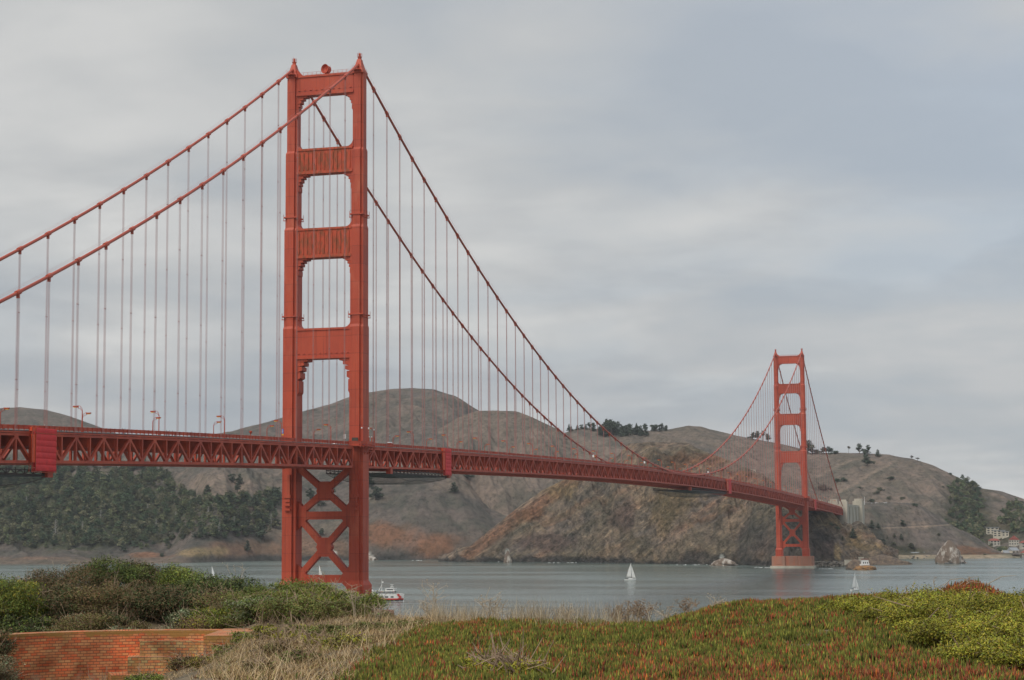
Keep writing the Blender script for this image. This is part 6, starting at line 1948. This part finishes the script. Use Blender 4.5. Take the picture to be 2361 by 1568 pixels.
S(560, 65, 2.3, 1.2, 'dark', 'dark bush in front of the leaning sailboat hull', 9, second=('green', .35), twigs=40)
S(640, 62, 2.2, 1.18, 'green', 'green bush against the left leg of the near tower', 10, second=('bright', .35))
S(712, 60, 2.0, 1.12, 'bright', 'yellow green rounded bush below the near tower', 11, second=('olive', .35))
S(775, 59, 1.5, .78, 'green', 'low green bush between the legs of the near tower', 12, second=('olive', .4))
S(828, 57.5, 1.5, .82, 'bright', 'dense green bush in front of the right leg of the near tower', 13, second=('dark', .35))
S(880, 56.5, .75, .36, 'dark', 'small dark bush at the stern of the ferry', 14, second=('green', .4))
S(62, 60, 1.5, .95, 'dark', 'dark leafy bush at the left end of the brick wall', 15, second=('bright', .2))
S(100, 59.6, 1.1, .75, 'grey', 'grey green low bush on the left end of the wall top', 16, second=('green', .3))
S(145, 59.4, 1.1, .72, 'grey', 'pale grey green bush left of the round olive bush', 17)
S(208, 59.8, 2.2, 1.12, 'olive', 'round brown olive bush right above the brick wall', 18, second=('brown', .4), twigs=50)
S(290, 59.4, 1.1, .82, 'grey', 'pale flowering bush right of the round olive bush', 19, second=('brown', .3))
S(340, 59.4, 1.5, .66, 'grey', 'spreading grey green bush above the middle of the wall', 20, second=('dark', .3))
S(400, 59.6, 1.4, .62, 'grey', 'low grey bush above the brick ledges', 21, second=('brown', .3))
S(468, 59.6, 1.6, .85, 'brown', 'brown green bush behind the right end of the wall', 22, second=('lime', .25))
S(535, 59.4, 1.5, .62, 'olive', 'low mixed bush with yellow leaves behind the brick pier', 23, second=('bright', .4))
S(590, 58.6, 1.6, .85, 'green', 'grey green bush behind the brick pier', 24, second=('grey', .4))
S(655, 57.4, 1.7, .8, 'olive', 'olive bush with dry stems right of the brick pier', 25, second=('green', .5), twigs=60)
S(720, 56.6, 1.6, .72, 'green', 'low green bush with dry stems below the near tower', 26, second=('olive', .5), twigs=60)
S(790, 55.6, 1.4, .55, 'olive', 'low olive bush above the dry grass', 27, second=('green', .4), twigs=40)
S(-40, 54, 1.7, 1.6, 'dark', 'dark bush in the lower left corner', 28, second=('brown', .5), twigs=60)
S(5, 50, .9, .9, 'brown', 'brown dry bush in the lower left corner by the wall foot', 29, second=('dark', .4), twigs=60)
S(-40, 47, 1.6, 1.3, 'brown', 'brown dry bush cut by the lower left corner', 30, second=('grey', .4), twigs=60)
for i, (px, D, w, h, k, k2, lab) in enumerate(((60, 62, 2.0, 1.2, 'brown', 'dark', 'brown undergrowth bush at the far left behind the front bushes'), (150, 62, 2.0, 1.15, 'dark', 'brown', 'dark undergrowth bush behind the pale grey ones'), (235, 62.5, 2.2, 1.25, 'brown', 'olive', 'brown twiggy undergrowth behind the round olive bush'),
        (310, 62.5, 2.2, 1.3, 'brown', 'dark', 'brown twiggy undergrowth below the tallest bush'), (385, 62.5, 2.2, 1.2, 'dark', 'brown', 'dark undergrowth below the bright flat topped bush'), (460, 62.5, 2.2, 1.1, 'dark', 'brown', 'dark undergrowth bush above the right half of the wall'),
        (530, 61.5, 2.0, 1.0, 'brown', 'green', 'brown green undergrowth bush left of the near tower'), (600, 60.5, 2.0, .95, 'olive', 'green', 'olive undergrowth bush by the left tower leg'), (430, 60.6, 1.6, .8, 'dark', 'grey', 'low dark bush above the brick ledges'), (500, 60.4, 1.5, .75, 'green', 'lime', 'leafy bush with yellow sprigs behind the brick pier'),
        (180, 60.6, 1.4, .8, 'brown', 'grey', 'brown bush between the two pale grey ones'), (260, 60.6, 1.4, .8, 'dark', 'brown', 'dark low bush right behind the round olive bush'), (745, 57.6, 1.6, .8, 'green', 'lime', 'green bush with yellow sprigs under the tower brace'), (690, 58.6, 1.6, .95, 'bright', 'olive', 'bright bush at the foot of the near tower'))):
    S(px, D, w, h, k, lab, 90 + i, second=(k2, .4), twigs=50)
S(235, 53.2, .9, .50, 'bright', 'green sprig at the foot of the brick wall', 31)
S(345, 51.8, 1.0, .42, 'bright', 'green leafy patch at the foot of the brick ledges', 32, second=('dark', .3))
S(660, 44, .6, .36, 'lime', 'small yellow green plant on the dry slope', 33)
S(690, 48, .8, .36, 'green', 'small green plant on the dry slope below the bushes', 34, second=('lime', .4))
S(730, 40, .6, .3, 'lime', 'yellow green vine patch on the dry grass', 35)
S(620, 50, .8, .4, 'olive', 'olive plant on the dry slope right of the brick pier', 36, second=('lime', .4))
for i, (px, D, w, h, k, k2, lab) in enumerate(((560, 52, .7, .34, 'green', 'lime', 'green creeper at the right end of the brick pier'), (520, 49.5, .7, .3, 'olive', 'green', 'olive tuft at the edge of the gun pit'), (470, 48, .7, .28, 'brown', 'lime', 'brown tuft at the edge of the gun pit'),
        (640, 40, .7, .26, 'brown', 'olive', 'brown bracken patch in the middle of the dry slope'), (760, 44, .9, .3, 'green', 'olive', 'green creeper patch on the upper dry slope'), (700, 33, .7, .22, 'brown', 'green', 'brown bracken patch low on the dry slope'), (800, 36, .8, .24, 'olive', 'lime', 'olive creeper where dry slope meets ice plant'),
        (600, 31, .6, .2, 'olive', 'brown', 'olive tuft at the bottom of the dry slope'), (850, 46, .8, .22, 'olive', 'green', 'olive patch near the crest left of the ice plant'), (930, 43, .9, .16, 'green', 'olive', 'green patch on the crest beside the ice plant'))):
    S(px, D, w, h, k, lab, 130 + i, second=(k2, .45), twigs=14)
S(365, 59.2, 1.5, .55, 'brown', 'brown low bush on the wall top behind the brick ledges', 150, second=('grey', .4))
S(300, 60.4, 1.5, .6, 'olive', 'olive low bush filling the gap above the middle of the wall', 151, second=('brown', .4))
S(430, 53.4, .8, .34, 'olive', 'olive plant on bare earth at the foot of the brick ledges', 152, second=('brown', .5))
S(1120, 24, .55, .20, 'lime', 'small yellow green mound low in the ice plant', 37, n=2600)
S(1190, 23.2, .6, .2, 'lime', 'flat yellow green mound at the lower edge in the ice plant', 38, n=2600)
for i, (px, D, w, h, lab) in enumerate(((1960, 32.8, 1.0, .16, 'left end yellow green mound on the ridge of the ice plant'), (2030, 32.2, 1.2, .22, 'yellow green mound left of the red ice plant hump'), (2105, 32.2, 1.3, .34, 'upper middle yellow green mound'),
                                        (2190, 31.6, 1.4, .42, 'yellow green mound below the red ice plant hump'), (2285, 31, 1.4, .44, 'upper right yellow green mound'), (2370, 31, 1.4, .42, 'upper yellow green mound cut by the right edge'),
                                        (2060, 30.0, 1.0, .36, 'left hand mound of the second row'), (2145, 29.0, 1.3, .48, 'second mound of the second row'), (2245, 28.4, 1.4, .52, 'third mound of the second row'), (2345, 28, 1.4, .52, 'second row mound by the right edge'),
                                        (2135, 26.4, .9, .36, 'left hand mound of the third row'), (2215, 25.6, 1.1, .46, 'middle mound of the third row'), (2310, 25.2, 1.2, .5, 'right hand mound of the third row'), (2385, 24.5, 1.2, .46, 'third row mound cut by the right edge'),
                                        (2270, 22.8, .9, .4, 'left mound at the bottom right corner'), (2345, 22.4, 1.0, .42, 'right mound at the bottom right corner'))):
    S(px, D, w, h, 'lime', lab, 60 + i, 'feathery yellow green mounds', n=int(17000 * w), second=('olive', .22), twigs=6, name='low_shrub')


# ------------------------------------------------------------------ ice plant carpet, dry grass
def scatter(n, fn, seed, d0=19, d1=60, p0=-150, p1=2460):
    rg = np.random.default_rng(seed); outp, outd = [], []
    got = 0
    while got < n:
        D = np.sqrt(rg.uniform(d0 ** 2, d1 ** 2, n)); p = rg.uniform(p0, p1, n)
        k = rg.random(n) < fn(p, D)
        outp.append(p[k]); outd.append(D[k]); got += k.sum()
    return np.concatenate(outp)[:n], np.concatenate(outd)[:n], rg


def row_of(p, D):
    return 1215 - ground_rel(p, D) / D * FPX


def ice_mask(p, D):
    y = row_of(p, D)
    edge = np.interp(y, [1415, 1422, 1440, 1483, 1524, 1565, 1600], [1330, 1090, 985, 905, 850, 800, 760]) + 34 * fbm(p / 90, D / 3, 3)
    return smooth01(p, edge - 25, edge + 45) * (D < 41)


def ice_plant():
    n = 39000
    p, D, rg = scatter(n, ice_mask, 31, 18, 41, 700, 2850)
    base = ground_pts(p, D)
    hump = np.exp(-((p - 2235) / 70) ** 2 - ((D - 35.5) / 2.0) ** 2) * .34
    base[:, 2] += hump + .09 * fbm(base[:, 0] / .55, base[:, 1] / .55, 3) - .03
    keep = fbm(base[:, 0] / .4 + 7, base[:, 1] / .4, 2) > -.42
    p, D, base, hump = p[keep], D[keep], base[keep], hump[keep]; n = len(p)
    K = 8
    c = np.repeat(base, K, 0) + np.concatenate([rg.normal(size=(n * K, 2)) * .045, np.zeros((n * K, 1))], 1)
    m = n * K
    a = rg.random(m) * 6.28; tilt = np.abs(rg.normal(.5, .42, m)); L = rg.uniform(.065, .14, m) * (1 + .25 * np.repeat(rg.normal(size=n) * .6, K)); W = rg.uniform(.009, .0165, m)
    d1 = np.stack([np.cos(a) * np.sin(tilt), np.sin(a) * np.sin(tilt), np.cos(tilt)], -1)
    t2 = tilt * .45; d2 = np.stack([np.cos(a) * np.sin(t2), np.sin(a) * np.sin(t2), np.cos(t2)], -1)
    s = np.stack([-np.sin(a), np.cos(a), np.zeros(m)], -1); o = np.cross(s, d1)
    b0 = c - np.array((0, 0, .02)); b1 = c + d1 * (L * .55)[:, None]; tip = b1 + d2 * (L * .5)[:, None]
    rings = []
    for bb, ws in ((b0, .8), (b1, 1.0)):
        for q in range(3):
            ang = q * 2.094
            rings.append(bb + (s * math.cos(ang) + o * math.sin(ang)) * (W * ws)[:, None])
    V = np.stack(rings + [tip], 1).reshape(-1, 3)
    i0 = np.arange(m)[:, None] * 7
    F = np.concatenate([np.stack([i0[:, 0] + q, i0[:, 0] + (q + 1) % 3, i0[:, 0] + 3 + (q + 1) % 3, i0[:, 0] + 3 + q], -1) for q in range(3)] +
                       [np.stack([i0[:, 0] + 3 + q, i0[:, 0] + 3 + (q + 1) % 3, i0[:, 0] + 6, i0[:, 0] + 6], -1) for q in range(3)])
    # last corner doubled: split into quads and triangles
    Fq = F[:3 * m]; Ft = F[3 * m:, :3]
    me_f = np.concatenate([np.stack([Fq[:, 0], Fq[:, 1], Fq[:, 2]], -1), np.stack([Fq[:, 0], Fq[:, 2], Fq[:, 3]], -1), Ft])
    y = row_of(p, D)
    zone = .11 + .46 * smooth01(fbm(p / 95, D / 1.6, 4), .02, .42) + .30 * smooth01(y, 1490, 1570) * smooth01(p, 1250, 1500) * (1 - smooth01(p, 2150, 2300)) + .55 * smooth01(hump, .04, .2) \
        + .3 * smooth01(D, 33.5, 36.5) * smooth01(p, 1600, 1750)
    rP = np.clip(np.repeat(zone, K), 0, .9)
    u = rg.random(m)
    g1 = np.array((.180, .200, .036)); g2 = np.array((.078, .092, .020)); yl = np.array((.31, .275, .055)); rd = np.array((.32, .058, .032)); orr = np.array((.52, .15, .040)); br = np.array((.23, .105, .050))
    w = rg.random(m)[:, None]
    col_ = g1 * w + g2 * (1 - w)
    col_ = np.where((rg.random(m) < .16)[:, None], yl, col_)
    red = rd * w + br * (1 - w); red = np.where((rg.random(m) < .12)[:, None], orr, red)
    col_ = np.where((u < rP)[:, None], red, col_) * (rg.uniform(.6, 1.15, m) * np.repeat(rg.uniform(.55, 1.4, n) * (1 + .5 * fbm(base[:, 0] / .35, base[:, 1] / .35, 2)), K))[:, None]
    C = np.repeat(col_[:, None], 7, 1); C[:, 6] = C[:, 6] * .9 + .1 * yl
    tag(big_mesh('ice_plant', V, me_f, 3, mat('ice_plant_leaf', (1, 1, 1), .7, scale=1.5, color2=(.8, .8, .75), tint=True, spec=.12, detail=2), colors=C.reshape(-1, 3)), 'red and green ice plant carpet on the right hand mound', 'ice plant', kind='stuff')


ice_plant()


def blades(name, label, p, D, rg, lmin, lmax, width, lean, cols, mt, cat, droop=.5):
    n = len(p); c = ground_pts(p, D) - np.array((0, 0, .02))
    a = rg.random(n) * 6.28; tilt = np.abs(rg.normal(lean, .38, n)); L = rg.uniform(lmin, lmax, n); W = width * rg.uniform(.6, 1.3, n)
    s = np.stack([-np.sin(a), np.cos(a), np.zeros(n)], -1)
    vs = []; q = c; tl = tilt
    for k in range(4):
        ww = (W * (1 - k / 3.6))[:, None]
        vs += [q - s * ww, q + s * ww]
        d = np.stack([np.cos(a) * np.sin(tl), np.sin(a) * np.sin(tl), np.cos(tl)], -1)
        q = q + d * (L / 3)[:, None]; tl = np.minimum(tl + droop * rg.random(n), 2.0)
    V = np.stack(vs, 1).reshape(-1, 3); i0 = np.arange(n) * 8
    F = np.concatenate([np.stack([i0 + 2 * k, i0 + 2 * k + 1, i0 + 2 * k + 3, i0 + 2 * k + 2], -1) for k in range(3)])
    ci = rg.choice(len(cols), n, p=[w for _, w in cols]); cc = np.array([c_ for c_, _ in cols])[ci] * rg.uniform(.7, 1.3, n)[:, None]
    return tag(big_mesh(name, V, F, 4, mt, colors=np.repeat(cc, 8, 0)), label, cat, kind='stuff')


GRASS = mat('straw', (1, 1, 1), .9, scale=2, color2=(.8, .78, .75), tint=True, spec=.05, detail=2)


def dry_mask(p, D):
    y = row_of(p, D)
    m = (1 - ice_mask(p, D)) * smooth01(p, 430, 560) * (1 - smooth01(p, 1180, 1330))
    left = smooth01(p, -80, 0) * (1 - smooth01(p, 380, 470)) * (D > 44) * (D < 55) * .35
    return np.clip(m * (D < 56) * (.5 + .5 * smooth01(fbm(p / 60, D / 3, 3), -.3, .2)) + left, 0, 1)


p, D, rg_ = scatter(64000, dry_mask, 41, 19, 57, -80, 1350)
blades('dry_grass', 'pale dry grass and straw on the slope between wall and ice plant', p, D, rg_, .10, .32, .0042, 1.1,
       [((.56, .40, .20), .30), ((.38, .25, .125), .28), ((.68, .53, .31), .12), ((.19, .11, .06), .20), ((.16, .17, .05), .10)], GRASS, 'dry grass', .7)


def crest_mask(p, D):
    y = row_of(p, D)
    crest = np.interp(p, [760, 900, 1000, 1180, 1350, 1520], [56, 50, 46, 41, 38, 37])
    return np.exp(-((D - crest) / 2.0) ** 2) * smooth01(p, 950, 1040) * (1 - smooth01(p, 1380, 1540)) * smooth01(fbm(p / 30, D / 2, 2), -.35, .25)


p, D, rg_ = scatter(3600, crest_mask, 43, 33, 58, 760, 1560)
blades('crest_grass', 'tall wispy straw along the crest in front of the water', p, D, rg_, .22, .66, .0034, .38, [((.50, .42, .29), .6), ((.40, .30, .18), .4)], GRASS, 'dry grass', .35)

p, D, rg_ = scatter(5200, lambda a, b: dry_mask(a, b) * smooth01(fbm(a / 25, b / 1.5, 2), -.1, .3), 45, 19, 57, 430, 1300)
blades('tangled_straw', 'long bent straw tangled over the dry slope', p, D, rg_, .35, .80, .0034, .95, [((.58, .45, .28), .6), ((.42, .29, .16), .4)], GRASS, 'dry grass', .45)

# dead bracken and creeping green leaves on the dry slope
p, D, rg_ = scatter(30000, lambda a, b: dry_mask(a, b) * smooth01(fbm(a / 50 + 3, b / 2.2, 3), -.05, .3), 47, 19, 57, 430, 1330)
blades('ground_leaves', 'brown leaf litter and green creepers on the dry slope', p, D, rg_, .05, .12, .018, 1.0, [((.15, .08, .045), .44), ((.22, .135, .07), .22), ((.20, .24, .045), .22), ((.10, .15, .035), .12)], GRASS, 'creepers')


# ------------------------------------------------------------------ tall weeds that stand out against the water
def weed(px, D, h, kind, label, seed, group=None):
    rg = np.random.default_rng(seed); P = G(px, D)
    t = empty('dry_weed', P, label, 'weed', group)
    m = MB(); hd = m; dark = kind == 'umbel'
    ns = {'umbel': 3, 'stalk': 1, 'branch': 4, 'plume': 9}[kind]; th = .45 if kind == 'plume' else 1.0
    for i in range(ns):
        b = np.array((rg.normal() * .06, rg.normal() * .06, -.05)); lean = rg.normal(size=2) * .16 * h
        hh = h * rg.uniform(.75, 1.0)
        pts = [b + np.array((lean[0] * u * u + .02 * math.sin(u * 5 + i), lean[1] * u * u, hh * u)) for u in np.linspace(0, 1, 6)]
        m.tube(pts, np.linspace(.011, .004, 6) * th, 4, False)
        nb = 7 if kind != 'stalk' else 3
        for j in range(nb):
            u = rg.uniform(.45, .98); o = np.array(pts[0]) * 0 + np.array([np.interp(u, np.linspace(0, 1, 6), [q[k] for q in pts]) for k in range(3)])
            e = o + np.array((rg.normal() * .13, rg.normal() * .13, rg.uniform(.04, .2))) * (1.0 if kind != 'stalk' else .5)
            m.tube([o, (o + e) / 2 + rg.normal(size=3) * .01, e], [.006 * th, .004 * th, .003 * th], 3, False)
            if dark or rg.random() < .5:
                for q in range(9 if dark else 3):
                    c = e + rg.normal(size=3) * (.035 if dark else .02); r_ = rg.uniform(.008, .016)
                    hd.add([c + np.array(v) * r_ for v in ((1, 0, 0), (-1, 0, 0), (0, 1, 0), (0, -1, 0), (0, 0, 1), (0, 0, -1))], [(0, 2, 4), (2, 1, 4), (1, 3, 4), (3, 0, 4), (2, 0, 5), (1, 2, 5), (3, 1, 5), (0, 3, 5)])
    m.build('stem', TWIG if dark else TWIGP, t)


for i, (px, D, h, k, lab) in enumerate(((1004, 46, .95, 'branch', 'tall branching dry weed right of the ferry'), (985, 47, .55, 'branch', 'short dry weed just right of the ferry'), (1130, 42, .72, 'branch', 'bushy dry weed on the crest in mid picture'),
                                        (1152, 42, .62, 'branch', 'second bushy dry weed on the crest in mid picture'), (1185, 41.5, .78, 'stalk', 'thin dry stalk right of the bushy weeds'), (1216, 41, .62, 'stalk', 'leaning dry stalk in the crest grass'), (1105, 43, .95, 'stalk', 'tallest thin stalk left of the bushy weeds'),
                                        (1300, 39, .4, 'branch', 'small dry weed where the crest grass thins out'), (1424, 38, .36, 'umbel', 'leftmost dark seed head weed by the water'), (1452, 38, .46, 'umbel', 'second dark seed head weed by the water'), (1470, 38, .5, 'umbel', 'third and tallest dark seed head weed by the water'),
                                        (1496, 38, .44, 'umbel', 'fourth dark seed head weed by the water'), (1537, 37, .3, 'branch', 'thin dark weed left of the rising ice plant'), (1580, 37, .32, 'umbel', 'dark seed head weed at the rise of the ice plant'), (1652, 36.4, .2, 'branch', 'small weed on the ice plant ridge'),
                                        (2150, 36, .55, 'stalk', 'thin bent stalk left of the red ice plant hump'), (44, 62, 1.95, 'stalk', 'pale bare stalk above the far left bush'), (553, 66, 1.95, 'branch', 'faint thin weed left of the near tower'), (735, 60.5, 1.85, 'branch', 'thin weed rising between the legs of the near tower'), (752, 60, 1.35, 'branch', 'shorter weed beside the one between the tower legs'),
                                        (675, 57, 1.0, 'branch', 'pale branching weed in the olive bush'), (815, 55, 1.0, 'branch', 'pale crooked weed before the right leg of the near tower'), (838, 54, .95, 'stalk', 'straight pale stalk before the right leg of the near tower'), (872, 53, .6, 'branch', 'pale crooked weed at the ferry stern'), (150, 66, 1.9, 'plume', 'straw coloured plume over the left bushes'), (185, 66.5, 1.85, 'plume', 'second straw coloured plume over the left bushes'), (345, 66, 2.0, 'umbel', 'dark seed spike over the left bushes'))):
    weed(px, D, h, k, lab, 200 + i)

# loose dry branches on the ice plant
for i, (px, D, lab) in enumerate(((2075, 33, 'grey dead twigs among the upper yellow green mounds'), (2275, 32, 'grey dead branch below the red ice plant hump'), (2235, 35, 'dry twigs on the red ice plant hump'))):
    rg = np.random.default_rng(300 + i); P = G(px, D); t = empty('dead_branch', P, lab, 'branch')
    m = MB()
    for k in range(9):
        a = np.array((rg.normal() * .2, rg.normal() * .2, .24 + rg.uniform(0, .14))); b = a + np.array((rg.normal() * .35, rg.normal() * .2, rg.uniform(-.05, .18)))
        m.tube([a, (a + b) / 2 + np.array((0, 0, .06)), b], [.008, .006, .003], 4, False)
    m.build('twig', TWIGP, t)
# ------------------------------------------------------------------ the hazy air
m = bpy.data.materials.new('sea_haze'); m.use_nodes = True
m.node_tree.nodes.clear()
ho = m.node_tree.nodes.new('ShaderNodeOutputMaterial'); hv = m.node_tree.nodes.new('ShaderNodeVolumePrincipled')
hv.inputs['Density'].default_value = 0.00004
hv.inputs['Color'].default_value = (0.86, 0.90, 0.95, 1)
hv.inputs['Anisotropy'].default_value = 0.2
m.node_tree.links.new(hv.outputs[0], ho.inputs['Volume'])
hz = MB(); hz.box(-5300, 3900, -1600, 6500, -9.0, 520.0)
o = tag(hz.build('haze', m), 'thin grey sea haze over the strait', 'haze', kind='stuff')
